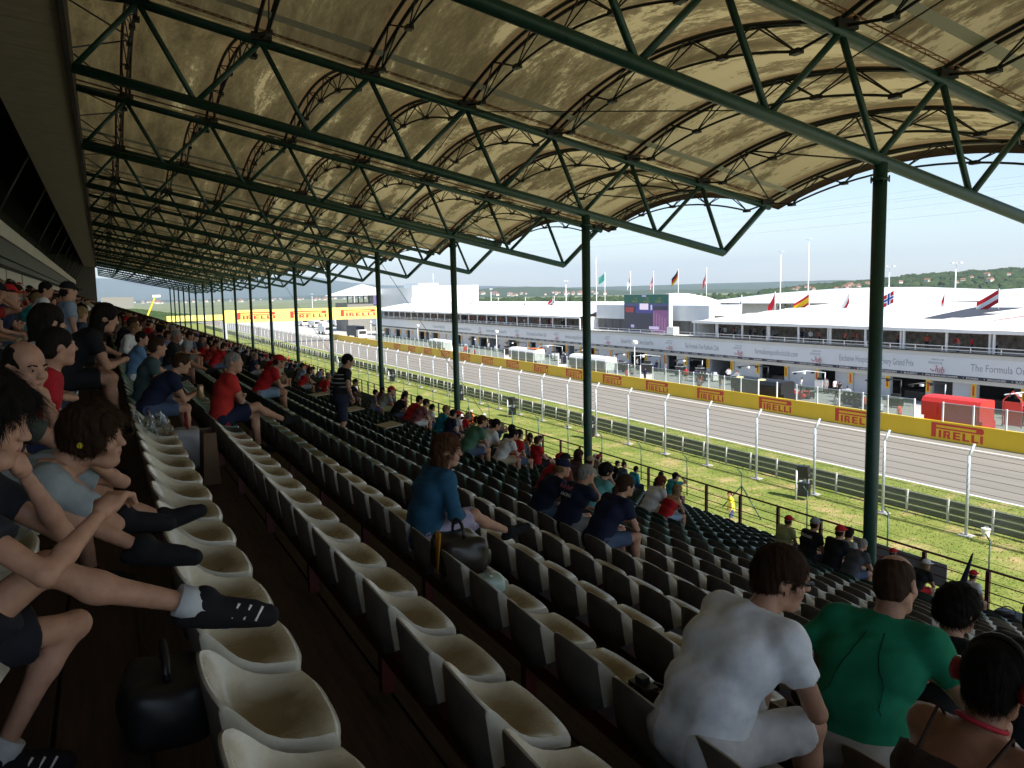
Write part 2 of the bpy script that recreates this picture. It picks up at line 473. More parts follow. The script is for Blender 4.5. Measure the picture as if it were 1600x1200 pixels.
mb.box(fx + 0.01, fx + 0.21, Y_NEAR, Y_FAR, 0.0, floor_z(N_LAST) - 0.01)
tag(mb.build('stand_front_wall', M['conc']), 'pale concrete front wall under the stand railing', kind='structure')
# substructure so that nothing is seen under the treads
mb = MB()
xa, za = 0.05 + ROW_P * N_FIRST, floor_z(N_FIRST) - 0.45
xb, zb = fx, floor_z(N_LAST) - 0.45
mb.add([(xa, Y_NEAR, za), (xb, Y_NEAR, zb), (xb, Y_FAR, zb), (xa, Y_FAR, za)], [(0, 1, 2, 3)])
tag(mb.build('stand_underside', M['riser']), 'raking underside slab of the grandstand', kind='structure')

# ------------------------------------------------------------------ seats
PROF = [(0.0, -0.050), (0.004, -0.020), (-0.016, 0.0), (-0.070, -0.008), (-0.135, -0.024), (-0.200, -0.030), (-0.250, -0.018), (-0.285, 0.026), (-0.305, 0.090), (-0.322, 0.155), (-0.334, 0.198), (-0.342, 0.208)]
EDGE = [(-0.022, -0.046), (-0.020, -0.018), (-0.036, 0.002), (-0.080, 0.004), (-0.130, 0.012), (-0.175, 0.030), (-0.212, 0.056), (-0.242, 0.090), (-0.265, 0.122), (-0.286, 0.148), (-0.302, 0.164), (-0.312, 0.168)]
LOWP = [(-0.010, -0.052), (-0.020, -0.060), (-0.045, -0.064), (-0.085, -0.070), (-0.140, -0.078), (-0.200, -0.088), (-0.260, -0.098), (-0.325, -0.105), (-0.334, 0.0), (-0.344, 0.10), (-0.352, 0.17), (-0.350, 0.205)]
LOWE = [(-0.026, -0.050), (-0.030, -0.052), (-0.050, -0.046), (-0.090, -0.044), (-0.140, -0.044), (-0.185, -0.044), (-0.235, -0.05), (-0.300, -0.06), (-0.312, 0.02), (-0.318, 0.09), (-0.324, 0.145), (-0.322, 0.164)]
def seat_mesh(name, rows, nv, m):
    mb = MB()
    def surf(pr, ed, top):
        P = []
        for i in rows:
            t = i / (len(PROF) - 1.0)
            hw = 0.200 + 0.010 * math.sin(math.pi * min(1, t * 1.3)) - 0.012 * max(0, (t - 0.7) / 0.3)
            row = []
            for j in range(nv):
                s = -1 + 2 * j / (nv - 1); s = math.copysign(abs(s) ** 0.8, s)
                w = abs(s) ** 3.2
                x = pr[i][0] * (1 - w) + ed[i][0] * w; z = pr[i][1] * (1 - w) + ed[i][1] * w
                row.append((x, s * hw * (1.0 if top else 0.985), z))
            P.append(row)
        return P
    lowr = lambda G: [[(p[0], p[1], p[2] * 0.84 if p[2] > 0 else p[2]) for p in r] for r in G]
    T = lowr(surf(PROF, EDGE, True)); B = lowr(surf(LOWP, LOWE, False))
    mb.grid(T, 0, True, True)
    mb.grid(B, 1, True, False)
    nr = len(rows)
    loop_t = [T[i][0] for i in range(nr)] + [T[-1][j] for j in range(1, nv)] + [T[i][-1] for i in range(nr - 2, -1, -1)] + [T[0][j] for j in range(nv - 2, 0, -1)]
    loop_b = [B[i][0] for i in range(nr)] + [B[-1][j] for j in range(1, nv)] + [B[i][-1] for i in range(nr - 2, -1, -1)] + [B[0][j] for j in range(nv - 2, 0, -1)]
    L = len(loop_t)
    # rolled rim: the edge bulges a little outward between both skins
    mid = []
    for p, q in zip(loop_t, loop_b):
        c = Vector(((p[0] + q[0]) / 2, (p[1] + q[1]) / 2, (p[2] + q[2]) / 2)); o_ = Vector((c.x + 0.17, c.y, 0)); o_ = o_.normalized() * 0.006
        mid.append((c.x + o_.x, c.y + o_.y, c.z))
    mb.add(loop_t + mid + loop_b, [(i, (i + 1) % L, L + (i + 1) % L, L + i) for i in range(L)] + [(L + i, L + (i + 1) % L, 2 * L + (i + 1) % L, 2 * L + i) for i in range(L)], 0, True)
    # fixing bolts
    return mb.mesh(name, [m, M['seat_back_shade']])
HI = list(range(12)); LO = [0, 2, 5, 7, 11]
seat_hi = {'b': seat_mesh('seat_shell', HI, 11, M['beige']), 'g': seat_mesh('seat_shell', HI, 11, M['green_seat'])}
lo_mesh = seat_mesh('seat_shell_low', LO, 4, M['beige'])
LOV = np.array([v.co[:] for v in lo_mesh.vertices]); LOF = [tuple(p.vertices) for p in lo_mesh.polygons]
PHASE = {-1: 0.28, 0: 0.11, 1: 0.24, 2: 0.36, 3: 0.38, 4: 0.46}
seats = []
MISSING = set()
for n in range(N_FIRST, N_LAST + 1):
    ph = PHASE.get(n, (0.46 + 0.085 * (n - 4)) % 0.5)
    k = -8
    while True:
        y = ph + 0.22 + 0.5 * k
        if y > Y_FAR - 0.5: break
        if y > -4.0:
            # the roof columns stand in place of a seat
            cl = any(abs(y - (12.61 + 12.0 * c)) < 0.32 for c in range(-1, 18)) and n in (18, 19)
            if not cl: seats.append((n, y))
        k += 1
vis = []
for i, (n, y) in enumerate(seats):
    q = proj((seat_x(n) - 0.2, y, seat_z(n)))
    if q and -60 < q[0] < 1660 and q[1] < 1290:
        occl = 1.0
        if n <= -3: occl = 4.0
        vis.append((q[2] * occl, i))
vis.sort()
ind = set(i for _, i in vis[:296])
rank = {}
for i in sorted(ind, key=lambda i: (seats[i][0], seats[i][1])):
    n, y = seats[i]
    rank.setdefault(n, []).append(i)
def row_name(n):
    if n < 0: return 'row %s uphill of the photographer' % ['', 'one', 'two', 'three', 'four', 'five'][-n]
    return '%s seat row downhill of the photographer' % nth(n)
for n in rank:
    for j, i in enumerate(rank[n]):
        y = seats[i][1]
        gcol = y > 9.0
        o = link_mesh('stadium_seat', seat_hi['g' if gcol else 'b'], None, (seat_x(n), y, seat_z(n)))
        o.rotation_euler = (random.uniform(-.012, .012), random.uniform(-.02, .02), random.uniform(-.015, .015))
        tag(o, '%s moulded plastic seat, %s, %s from the bottom' % ('dark green' if gcol else 'beige', row_name(n), nth(j)), 'seat', 'moulded plastic seats in the stand')
# the remaining thousands of seats
V = []; F = []; MI = []; o = 0
rest = [seats[i] for i in range(len(seats)) if i not in ind and seats[i][1] > -2.5]
nv_ = len(LOV)
allv = np.concatenate([LOV + np.array([seat_x(n), y, seat_z(n)]) for n, y in rest])
for q, (n, y) in enumerate(rest):
    F.extend([tuple(a + q * nv_ for a in f) for f in LOF]); MI.extend([1 if y > 9.0 else 0] * len(LOF))
me = bpy.data.meshes.new('more_seats')
me.from_pydata(allv.tolist(), [], F)
me.materials.append(M['beige']); me.materials.append(M['green_seat'])
me.polygons.foreach_set('material_index', MI); me.polygons.foreach_set('use_smooth', [True] * len(F)); me.update()
tag(link_mesh('distant_seats', me), 'mass of distant green and beige seats filling the stand', 'seats', kind='stuff')
# carrying beams under the seats
for n in range(N_FIRST, N_LAST + 1):
    e = empty('seat_beam', (seat_x(n) - 0.24, 0, seat_z(n)))
    tag(e, 'dark red steel beam carrying the seats, %s' % row_name(n), 'beam', 'seat carrying beams')
    mb = MB(); mb.box(-0.05, 0.05, Y_NEAR, Y_FAR, -0.185, -0.105); mb.build('beam', M['red_steel'], e)
    y = -1.0
    kk = 0
    leg = MB(); leg.box(-0.03, 0.03, -0.03, 0.03, -0.40, -0.186); lm = leg.mesh('leg', M['red_steel'])
    while y < (14 if n < 8 else 0):
        link_mesh('leg', lm, e, (0, y + 0.1 * (n % 3), 0)); y += 1.5

# ------------------------------------------------------------------ front railing
RX = 17.3; RZ = 5.65
rail = empty('front_railing', (RX, 12, floor_z(N_LAST)))
tag(rail, 'dark red steel railing with four bars along the stand front', 'railing')
fz = floor_z(N_LAST)
for k, dz in enumerate((0.0, -0.27, -0.50, -0.73)):
    mb = MB(); r = 0.028 if k == 0 else 0.014
    mb.tube([(0, Y_NEAR - 12, RZ + dz - fz), (0, Y_FAR - 12, RZ + dz - fz)], r, 8); mb.build('rail_bar', M['red_steel'], rail)
mb = MB(); mb.box(-0.032, 0.032, -0.045, 0.045, -0.02, RZ - fz - 0.03); pm = mb.mesh('post', M['red_steel'])
k = 0
while True:
    y = 11.31 + 1.6 * (k - 9)
    if y > 215: break
    if y > -6: link_mesh('post', pm, rail, (0, y - 12, 0))
    k += 1
mb = MB(); mb.box(-0.01, 0.01, -1.35, 1.35, -0.36, 0.22)
bn = mb.build('rail_banner', mat('grey_sheet', (0.42, 0.45, 0.48), 0.6, 0.06, 2)); bn.location = (RX + 0.06, 13.7, RZ - 0.42)
tag(bn, 'pale grey sheet tied to the front railing behind red cap', 'banner')

# ------------------------------------------------------------------ rear building
BX = -4.3
bld = empty('stand_building', (BX, 80, floor_z(N_FIRST)))
tag(bld, 'dark upper gallery building along the rear of the stand', 'building')
bz = floor_z(N_FIRST); BY0, BY1 = -12.0, 168.0
def bpart(name, mb, m, par=None):
    o = mb.build(name, m, par or bld)
    if par is None: o.matrix_parent_inverse = Matrix.Translation((-BX, -80, -bz))
    return o
mb = MB(); mb.box(BX - 0.4, BX - 0.12, BY0, BY1, bz - 0.2, bz + 2.4); bw = bpart('rear_wall', mb, M['dark'])
y = 2.0
k = 0
while y < 60:
    mb = MB(); mb.box(BX - 0.10, BX - 0.04, y, y + 0.92, bz + 0.02, bz + 2.05)
    bpart('wall_panel', mb, M['wallpanel']); y += 1.0 if k % 9 else 1.5; k += 1
mb = MB(); mb.box(BX - 0.10, BX - 0.05, 61, BY1, bz + 0.02, bz + 2.05); bpart('wall_panel', mb, M['wallpanel'])
mb = MB(); mb.box(BX - 3.5, BX + 0.45, BY0, BY1, 13.72, 14.35); mb.box(BX + 0.45, BX + 0.62, BY0, BY1, 14.0, 14.3); bpart('gallery_beam', mb, M['bldg_green'])
mb = MB(); mb.box(BX + 0.30, BX + 0.42, BY0, BY1, 14.36, 14.95); bpart('gallery_upstand', mb, M['bldg_green'])
y = -6.0
while y < 90:
    mb = MB(); mb.box(BX + 0.43, BX + 0.48, y, y + 1.16, 15.0, 15.72); bpart('parapet_panel', mb, M['wallpanel']); y += 1.2
mb = MB(); mb.box(BX + 0.43, BX + 0.48, y, BY1, 15.0, 15.72); bpart('parapet_panel', mb, M['wallpanel'])
mb = MB(); mb.box(BX - 3.5, BX - 3.3, BY0, BY1, 13.0, 20.62); mb.box(BX - 3.29, -0.4, BY0, BY1, 20.4, 20.6); bpart('gallery_back', mb, M['dark'])
y = 6.0
while y < 166:
    mb = MB(); mb.tube([(BX + 0.5, y, 15.7), (-2.4, y, 18.3)], 0.05, 6); bpart('mullion', mb, M['bldg_green']); y += 12.0
mb = MB()
mb.add([(-2.35, BY0, 18.25), (-0.36, BY0, 18.0), (-0.36, BY1, 18.0), (-2.35, BY1, 18.25), (-2.35, BY0, 20.5), (-0.3, BY0, 20.5), (-0.3, BY1, 20.5), (-2.35, BY1, 20.5)],
       [(0, 3, 2, 1), (4, 5, 6, 7), (0, 1, 5, 4), (1, 2, 6, 5), (2, 3, 7, 6), (3, 0, 4, 7)])
sf = bpart('soffit', mb, M['riser'])
mb = MB(); mb.add([(-2.33, BY0, 18.22), (-0.42, BY0, 17.98), (-0.42, -8.0, 17.98), (-2.33, -8.0, 18.22)], [(0, 3, 2, 1)]); bpart('soffit_board', mb, M['soffit'])
y = -8.0
sm = None
while y < 60:
    mb = MB(); h = 1.15
    mb.add([(-2.33, y + 0.02, 18.245), (-0.42, y + 0.02, 18.005), (-0.42, y + h, 18.005), (-2.33, y + h, 18.245), (-2.33, y + 0.02, 18.22), (-0.42, y + 0.02, 17.98), (-0.42, y + h, 17.98), (-2.33, y + h, 18.22)],
           [(4, 7, 6, 5), (0, 1, 5, 4), (1, 2, 6, 5), (2, 3, 7, 6), (3, 0, 4, 7)])
    bpart('soffit_board', mb, M['soffit']); y += 1.17
mb = MB(); mb.add([(-2.33, y, 18.22), (-0.42, y, 17.98), (-0.42, BY1, 17.98), (-2.33, BY1, 18.22)], [(0, 3, 2, 1)]); bpart('soffit_board', mb, M['soffit'])
mb = MB(); mb.box(-0.40, -0.28, BY0, BY1, 17.9, 18.5); bpart('soffit_edge', mb, M['riser'])
mb = MB(); mb.box(BX - 3.5, -0.6, BY1 + 0.01, BY1 + 0.4, bz, 20.7); bpart('end_wall', mb, M['conc_dark'])
# TV aerials on the gallery
for (ax, ay, az, s) in ((-2.9, 8.4, 15.9, 1.0), (-2.5, 7.2, 16.6, 1.25), (-3.1, 12.5, 16.2, 0.8)):
    e = empty('tv_aerial', (ax, ay, az))
    mb = MB(); mb.tube([(0, 0, -0.4 * s), (0, 0, 0.7 * s)], 0.018, 6); mb.build('mast', M['galv'], e)
    mb = MB(); mb.tube([(-0.1, -0.55 * s, 0.55 * s), (0.1, 0.65 * s, 0.55 * s)], 0.012, 6); mb.build('boom', M['galv'], e)
    for q in range(5):
        yy = -0.5 * s + 0.27 * s * q
        mb = MB(); mb.tube([(0.18 * yy, yy, 0.55 * s - 0.26 * s), (0.18 * yy, yy, 0.55 * s + 0.26 * s)], 0.008, 5); mb.build('element', M['galv'], e)
    tag(e, 'grey television aerial on the dark gallery, %s one' % ('nearest' if ay == 7.2 else 'middle' if ay == 8.4 else 'farthest'), 'aerial', 'television aerials on the gallery')

# ================================================================== ROOF
TB = lambda x: 17.91 - 0.2174 * x      # bottom chord height
TT = lambda x: 20.07 - 0.2134 * x      # top chord height
XT = [1.38 + 3.106 * i for i in range(8)]
XB = [-0.25 if j == 0 else -0.4 + 3.07 * j for j in range(8)]
TY = [0.61 + 12.0 * k for k in range(19)]
BACK = [0.61 - 12.0 * k for k in range(1, 2)]     # bays of the same roof behind the photographer
CX = 15.06
parts = []
mb = MB(); mb.tube([(-0.7, 0, TT(-0.7)), (23.35, 0, TT(23.35))], 0.128, 10); parts.append(('top_chord', mb.mesh('top_chord', M['green_steel'])))
mb = MB(); mb.tube([(-0.27, 0, TB(-0.27)), (XB[7], 0, TB(XB[7]))], 0.14, 10); parts.append(('bottom_chord', mb.mesh('bottom_chord', M['green_steel'])))
def tdiag(xt, xb):
    mb = MB(); r = 0.075 if xb < 21 or xt < 21 else 0.12
    mb.tube([(xt, 0, TT(xt)), (xb, 0, TB(xb))], r, 8); return mb.mesh('diagonal', M['green_steel'])
for i in range(8):
    parts.append(('diagonal', tdiag(XT[i], XB[i])))
    if i < 7: parts.append(('diagonal', tdiag(XT[i], XB[i + 1])))
    else:
        pass
mb = MB()
for i in range(8):
    mb.box(XT[i] - 0.28, XT[i] + 0.28, -0.2, 0.2, TT(XT[i]) + 0.02, TT(XT[i]) + 0.22)
parts.append(('node_plates', mb.mesh('node_plates', M['dark_steel'])))
mb = MB()      # rusty lattice gutter bearer beside the top chord
sl_ = -0.2134
for yy in (-0.34, -0.20):
    mb.tube([(-0.5, yy, TT(-0.5) + 0.24), (23.2, yy, TT(23.2) + 0.24)], 0.016, 5)
x = -0.4; s = 1
while x < 23:
    mb.tube([(x, -0.34 if s else -0.20, TT(x) + 0.24), (x + 0.22, -0.20 if s else -0.34, TT(x + 0.22) + 0.24)], 0.009, 4, cap=False); x += 0.22; s = 1 - s
parts.append(('gutter_lattice', mb.mesh('gutter_lattice', M['rust'])))
for k, y in enumerate(TY):
    e = empty('roof_truss', (0, y, 0))
    tag(e, 'green tubular roof truss over the %s column from the camera' % nth(max(k - 1, 0)) if k else 'green tubular roof truss directly above the photographer', 'roof truss', 'green roof trusses')
    for nm, me in parts:
        if k > 9 and nm in ('gutter_lattice', 'node_plates'): continue
        link_mesh(nm, me, e)
for k, y in enumerate(BACK):
    e = empty('roof_truss', (0, y, 0)); tag(e, 'green tubular roof truss behind the photographer, %s back' % nth(k), 'roof truss', 'green roof trusses')
    for nm, me in parts[:-2]: link_mesh(nm, me, e)
# columns
mb = MB(); mb.tube([(0, 0, 0), (0, 0, TB(CX) - 0.05)], 0.148, 14); colm = mb.mesh('shaft', M['green_steel'])
mb = MB(); mb.tube([(0, 0, TB(CX) - 0.42), (0, 0, TB(CX) - 0.36)], 0.20, 14)
for a in range(6):
    an = a * math.pi / 3; mb.tube([(0.18 * math.cos(an), 0.18 * math.sin(an), TB(CX) - 0.46), (0.18 * math.cos(an), 0.18 * math.sin(an), TB(CX) - 0.32)], 0.018, 5)
flm = mb.mesh('flange', M['green_steel'])
for k, y in enumerate(TY):
    e = empty('roof_column', (CX, y, 0.0))
    tag(e, 'tall round green steel roof column, %s from the camera' % nth(max(k - 1, 0)) if k else 'green steel roof column beside the photographer', 'column', 'green roof columns')
    link_mesh('shaft', colm, e); link_mesh('flange', flm, e)

# arched lattice ribs
SPAN = 12.0; RISE = 1.0
def arch(t): return RISE * (1 - (2 * t - 1) ** 2)
def rib_meshes(seg, n):
    up = []
    for xo in (-0.15, 0.15):
        mb = MB(); mb.tube([(xo, SPAN * i / seg, 0.16 + arch(i / seg)) for i in range(seg + 1)], 0.054, n, cap=False); up.append(mb.mesh('upper_chord', M['dark_steel']))
    nodes = [0.1, 0.3, 0.5, 0.7, 0.9]
    low = [(0, SPAN * t, 0.16 + arch(t) - 0.60) for t in nodes]
    mb = MB(); pts = [(0, 0.02, 0.1)]
    for a, b in zip(nodes[:-1], nodes[1:]):
        for q in range(4):
            t = a + (b - a) * q / 4
            pts.append((0, SPAN * t, 0.16 + arch(t) - 0.60))
    pts.append(low[-1]); pts.append((0, SPAN - 0.02, 0.1))
    mb.tube(pts, 0.035, n, cap=False); lower = mb.mesh('lower_chord', M['dark_steel'])
    mb = MB()
    for t, p in zip(nodes, low):
        for d in (-0.1, 0.1):
            tt = min(1, max(0, t + d))
            if tt in (0, 1): continue
            for xo in (-0.15, 0.15):
                mb.tube([p, (xo, SPAN * tt, 0.16 + arch(tt))], 0.022, max(4, n - 2), cap=False)
    for i in range(1, 5):
        t = i / 5.0
        mb.tube([(-0.15, SPAN * t, 0.16 + arch(t)), (0.15, SPAN * t, 0.16 + arch(t))], 0.02, 4, cap=False)
    lac = mb.mesh('lacing', M['dark_steel'])
    mb = MB()
    for p in low: mb.box(-0.09, 0.09, p[1] - 0.13, p[1] + 0.13, p[2] - 0.055, p[2] + 0.055)
    pl = mb.mesh('node_plates', M['dark_steel'])
    return up, lower, lac, pl
RIB = rib_meshes(20, 7)
up, lower, lac, pl = rib_meshes(10, 4)
def joined(meshes, name):
    V = []; F = []
    for me in meshes:
        o = len(V); V += [v.co[:] for v in me.vertices]; F += [tuple(o + i for i in p.vertices) for p in me.polygons]
    me = bpy.data.meshes.new(name); me.from_pydata(V, [], F); me.materials.append(M['dark_steel']); me.update(); return me
RIBLOW = joined(up + [lower, lac, pl], 'arched_rib')
for k in range(len(TY) - 1):
    for i in range(8):
        loc = (XT[i] if i < 7 else 23.3, TY[k], TT(XT[i]))
        lab = 'curved dark lattice rib under the roof fabric, bay %s, %s from the rear' % (nth(k), nth(i))
        if k < 5:
            e = empty('arched_rib', loc)
            for m_ in RIB[0]: link_mesh('upper_chord', m_, e)
            link_mesh('lower_chord', RIB[1], e); link_mesh('lacing', RIB[2], e); link_mesh('node_plates', RIB[3], e)
        else:
            e = link_mesh('arched_rib', RIBLOW, None, loc)
        tag(e, lab, 'roof rib', 'arched ribs of the roof')
    # sway rods between neighbouring trusses, wind bracing at both roof edges
    e = empty('brace_rods', (0, TY[k], 0)); tag(e, 'thin crossing brace rods between trusses, bay %s' % nth(k), 'brace rods', 'roof bracing rods')
    for (xa, xb2) in ((XT[3], XB[4]),):
        for s in (0, 1):
            mb = MB(); mb.tube([(xa, 12 * s, TT(xa) - 0.1), (xb2, 12 * (1 - s), TB(xb2) + 0.1)], 0.014, 5); mb.build('rod', M['dark_steel'], e)
    if k < 8:
        for (xa, xb2) in ((XT[6], XT[7]), (-0.3, XT[0])):
            for q in range(5):
                t0 = 0.2 * q + 0.02; t1 = 0.2 * (q + 1) - 0.02
                if q % 2: t0, t1 = t1, t0
                mb = MB(); mb.tube([(xa, 12 * t0, TT(xa) + 0.1 + arch(t0)), (xb2, 12 * t1, TT(xb2) + 0.1 + arch(t1))], 0.03, 5); mb.build('wind_brace', M['dark_steel'], e)

# fabric vault of each bay, with edge fascia and seam strips
def vault_mesh():
    mb = MB(); nx, ny = 36, 26
    xs = [-2.2 + (23.75 + 2.2) * i / nx for i in range(nx + 1)]
    def fz_(x, t):
        s = 1 - (2 * t - 1) ** 2
        rel = ((x - XT[0]) / 3.106) % 1.0
        sag = 0.05 * math.sin(math.pi * rel) if 0 < x < 23.2 else 0
        return TT(x) + 0.22 + RISE * s - sag + 0.02
    P = [[(x, 12 * j / ny + (0.0 if 0 < j < ny else 0.0), fz_(x, j / ny)) for x in xs] for j in range(ny + 1)]
    mb.grid(P, 0, True)
    return mb.mesh('fabric', M['membrane'])
VM = vault_mesh()
mb = MB()
for j in range(24):
    t0 = j / 24; t1 = (j + 1) / 24
    a0 = TT(23.75) + 0.24 + arch(t0); a1 = TT(23.75) + 0.24 + arch(t1)
    mb.add([(23.76, 12 * t0, a0 + 0.03), (23.76, 12 * t1, a1 + 0.03), (23.80, 12 * t1, a1 - 0.25), (23.80, 12 * t0, a0 - 0.25)], [(0, 1, 2, 3)], 0, True)
FM = mb.mesh('edge_fascia', mat('brown_edge_fabric', (0.20, 0.13, 0.09), 0.8, 0.15, 3))
mb = MB()
for t in (0.085, 0.915):
    mb.add([(-2.0, 12 * t - 0.14, TT(-2.0) + 0.14 + arch(t - 0.0116)), (23.6, 12 * t - 0.14, TT(23.6) + 0.14 + arch(t - 0.0116)), (23.6, 12 * t + 0.14, TT(23.6) + 0.14 + arch(t + 0.0116)), (-2.0, 12 * t + 0.14, TT(-2.0) + 0.14 + arch(t + 0.0116))], [(0, 1, 2, 3)])
SM = mb.mesh('seam_strip', M['seam'])
for k in range(len(TY) - 1):
    e = empty('roof_vault', (0, TY[k], 0))
    tag(e, 'weathered tan fabric roof vault, %s bay from the camera' % nth(k), 'roof', 'fabric roof vaults')
    link_mesh('fabric', VM, e); link_mesh('edge_fascia', FM, e)
    if k < 8: link_mesh('seam_strip', SM, e)
for k, y in enumerate(BACK):
    e = empty('roof_vault', (0, y, 0)); tag(e, 'weathered tan fabric roof vault behind the photographer, %s back' % nth(k), 'roof', 'fabric roof vaults')
    link_mesh('fabric', VM, e); link_mesh('edge_fascia', FM, e)
# long stay cables from the roof edge to the ground
for k, yy in enumerate((72.6, 120.6)):
    mb = MB(); mb.tube([(22.6, yy, TT(22.6)), (30.75, yy - 6.0, 0.0)], 0.024, 6)
    tag(mb.build('stay_cable', M['dark_steel']), 'thin dark stay cable from roof edge to the %s' % ('grass' if k == 0 else 'far ground'), 'cable', 'roof stay cables')

# ================================================================== TRACK SIDE
# catch fence along the verge
FXX = 36.35
fence = empty('catch_fence', (FXX, 60, 0))
tag(fence, 'tall catch fence with bent silver posts and wires along the track', 'fence')
mb = MB(); mb.tube([(0, 0, 0), (0, 0, 3.9)], 0.072, 8); mb.tube([(0, 0, 3.85), (0.36, 0, 4.42)], 0.065, 8); mb.box(-0.28, 0.28, -0.28, 0.28, 0.0, 0.05, 1)
pm = mb.mesh('post', [M['galv'], M['conc']])
k = 0; fy = []
while True:
    y = 24.95 + 4.73 * (k - 6)
    if y > 300: break
    fy.append(y); link_mesh('post', pm, fence, (0, y - 60, 0)); k += 1
for q in range(11):
    z = 0.55 + 0.335 * q
    mb = MB(); mb.tube([(0, fy[0] - 60, z), (0, fy[-1] - 60, z)], 0.010, 4, cap=False); mb.build('cable', M['dark_steel'], fence)
for q in range(2):
    mb = MB(); mb.tube([(0.15 + 0.17 * q, fy[0] - 60, 4.08 + 0.26 * q), (0.15 + 0.17 * q, fy[-1] - 60, 4.08 + 0.26 * q)], 0.008, 4, cap=False); mb.build('cable', M['dark_steel'], fence)
# woven mesh: thin diagonal wires
N = 900
V = np.zeros((N * 2, 4, 3)); h = 3.3
y0 = 6 + np.arange(N) * 0.14
for s in (0, 1):
    sl = slice(s * N, (s + 1) * N)
    a = y0; b = y0 + (h if s == 0 else -h)
    V[sl, 0, 1] = a; V[sl, 0, 2] = 0.25; V[sl, 1, 1] = a + 0.004; V[sl, 1, 2] = 0.25
    V[sl, 2, 1] = b + 0.004; V[sl, 2, 2] = 0.25 + h; V[sl, 3, 1] = b; V[sl, 3, 2] = 0.25 + h
V[:, :, 1] -= 60; V[:, :, 0] = 0.0
me = bpy.data.meshes.new('wire_mesh'); me.from_pydata(V.reshape(-1, 3).tolist(), [], [tuple(range(4 * i, 4 * i + 4)) for i in range(2 * N)])
me.materials.append(M['galv']); me.update()
tag(link_mesh('wire_mesh', me, fence), kind='stuff')

# guard rail
AX = 37.75
ar = empty('guard_rail', (AX, 60, 0))
tag(ar, 'low dark triple guard rail with white posts beside the track', 'guard rail')
def wbeam(z):
    pr = [(0.0, z), (-0.06, z + 0.04), (-0.06, z + 0.10), (0.0, z + 0.15), (-0.06, z + 0.20), (-0.06, z + 0.26), (0.0, z + 0.30)]
    mb = MB()
    for (xa, za), (xb, zb) in zip(pr[:-1], pr[1:]):
        mb.add([(xa, -60 - 40, za), (xb, -60 - 40, zb), (xb, 300, zb), (xa, 300, za)], [(0, 1, 2, 3)], 0)
    mb.box(-0.075, 0.01, -100, 300, z + 0.302, z + 0.325, 1)
    return mb
for z in (0.08, 0.45, 0.82): wbeam(z).build('rail_beam', [M['armco'], M['armco_edge']], ar)
mb = MB(); mb.box(-0.16, -0.08, -0.05, 0.05, 0, 1.22); pm = mb.mesh('post', M['white'])
for k in range(110): link_mesh('post', pm, ar, (0, -45 + 2.37 * k, 0))
# mesh infill over the rail, seen as crosshatch
N = 1000
V = np.zeros((N * 2, 4, 3)); y0 = 5 + np.arange(N) * 0.085; h = 0.95
for s in (0, 1):
    sl = slice(s * N, (s + 1) * N); b = y0 + (h if s == 0 else -h)
    V[sl, 0, 1] = y0; V[sl, 0, 2] = 0.2; V[sl, 1, 1] = y0 + 0.009; V[sl, 1, 2] = 0.2
    V[sl, 2, 1] = b + 0.009; V[sl, 2, 2] = 0.2 + h; V[sl, 3, 1] = b; V[sl, 3, 2] = 0.2 + h
V[:, :, 1] -= 60; V[:, :, 0] = -0.18
me = bpy.data.meshes.new('rail_mesh'); me.from_pydata(V.reshape(-1, 3).tolist(), [], [tuple(range(4 * i, 4 * i + 4)) for i in range(2 * N)])
me.materials.append(M['galv']); me.update(); tag(link_mesh('rail_mesh', me, ar), kind='stuff')

# low green wire fence nearer the stand
gf = empty('wire_fence', (30.0, 60, 0)); tag(gf, 'low green post and wire fence in front of the stand', 'fence')
mb = MB(); mb.tube([(0, 0, 0), (0, 0, 2.2)], 0.035, 6); mb.tube([(0, 0, 2.15), (-0.28, 0, 2.45)], 0.03, 6); pm = mb.mesh('post', M['green_steel'])
k = 0
for k in range(46): link_mesh('post', pm, gf, (0, -45 + 4.6 * k, 0))
for z in (0.6, 1.3, 2.15):
    mb = MB(); mb.tube([(0, -45, z), (0, 165, z)], 0.008, 4, cap=False); mb.build('wire', M['dark_steel'], gf)
for k in (4, 12, 16):
    for s in (-1, 1):
        mb = MB(); y = -45 + 4.6 * k + 0.0
        mb.tube([(0, y, 1.5), (0, y + s * 1.5, 0)], 0.032, 6); mb.build('brace', M['green_steel'], gf)

# loudspeakers on posts
for k, y in enumerate((33.8, 56.7, 71.0, 84.0, 108.0, 135.0)):
    e = empty('loudspeaker', (34.9, y, 0))
    mb = MB(); mb.tube([(-0.35, 0.2, 0), (-0.35, 0.2, 1.7)], 0.055, 8); mb.build('post', M['galv'], e)
    mb = MB(); mb.obox((0.0, 0, 1.62), (0.20, 0.1, 0.0), (-0.13, 0.27, 0), (-0.05, 0, 0.36)); mb.build('upper_cabinet', M['black'], e)
    mb = MB(); mb.obox((0.05, 0, 0.62), (0.20, 0.1, 0.0), (-0.13, 0.27, 0), (0.03, 0, 0.38)); mb.build('lower_cabinet', M['black'], e)
    mb = MB(); mb.box(-0.35, 0.1, -0.03, 0.03, 1.10, 1.16); mb.tube([(0.1, -0.28, 0.4), (0.1, -0.28, 1.5)], 0.02, 6); mb.build('bracket', M['galv'], e)
    tag(e, 'pair of black loudspeaker boxes on a post by the fence, %s from the right' % nth(k), 'loudspeaker', 'loudspeakers along the fence')
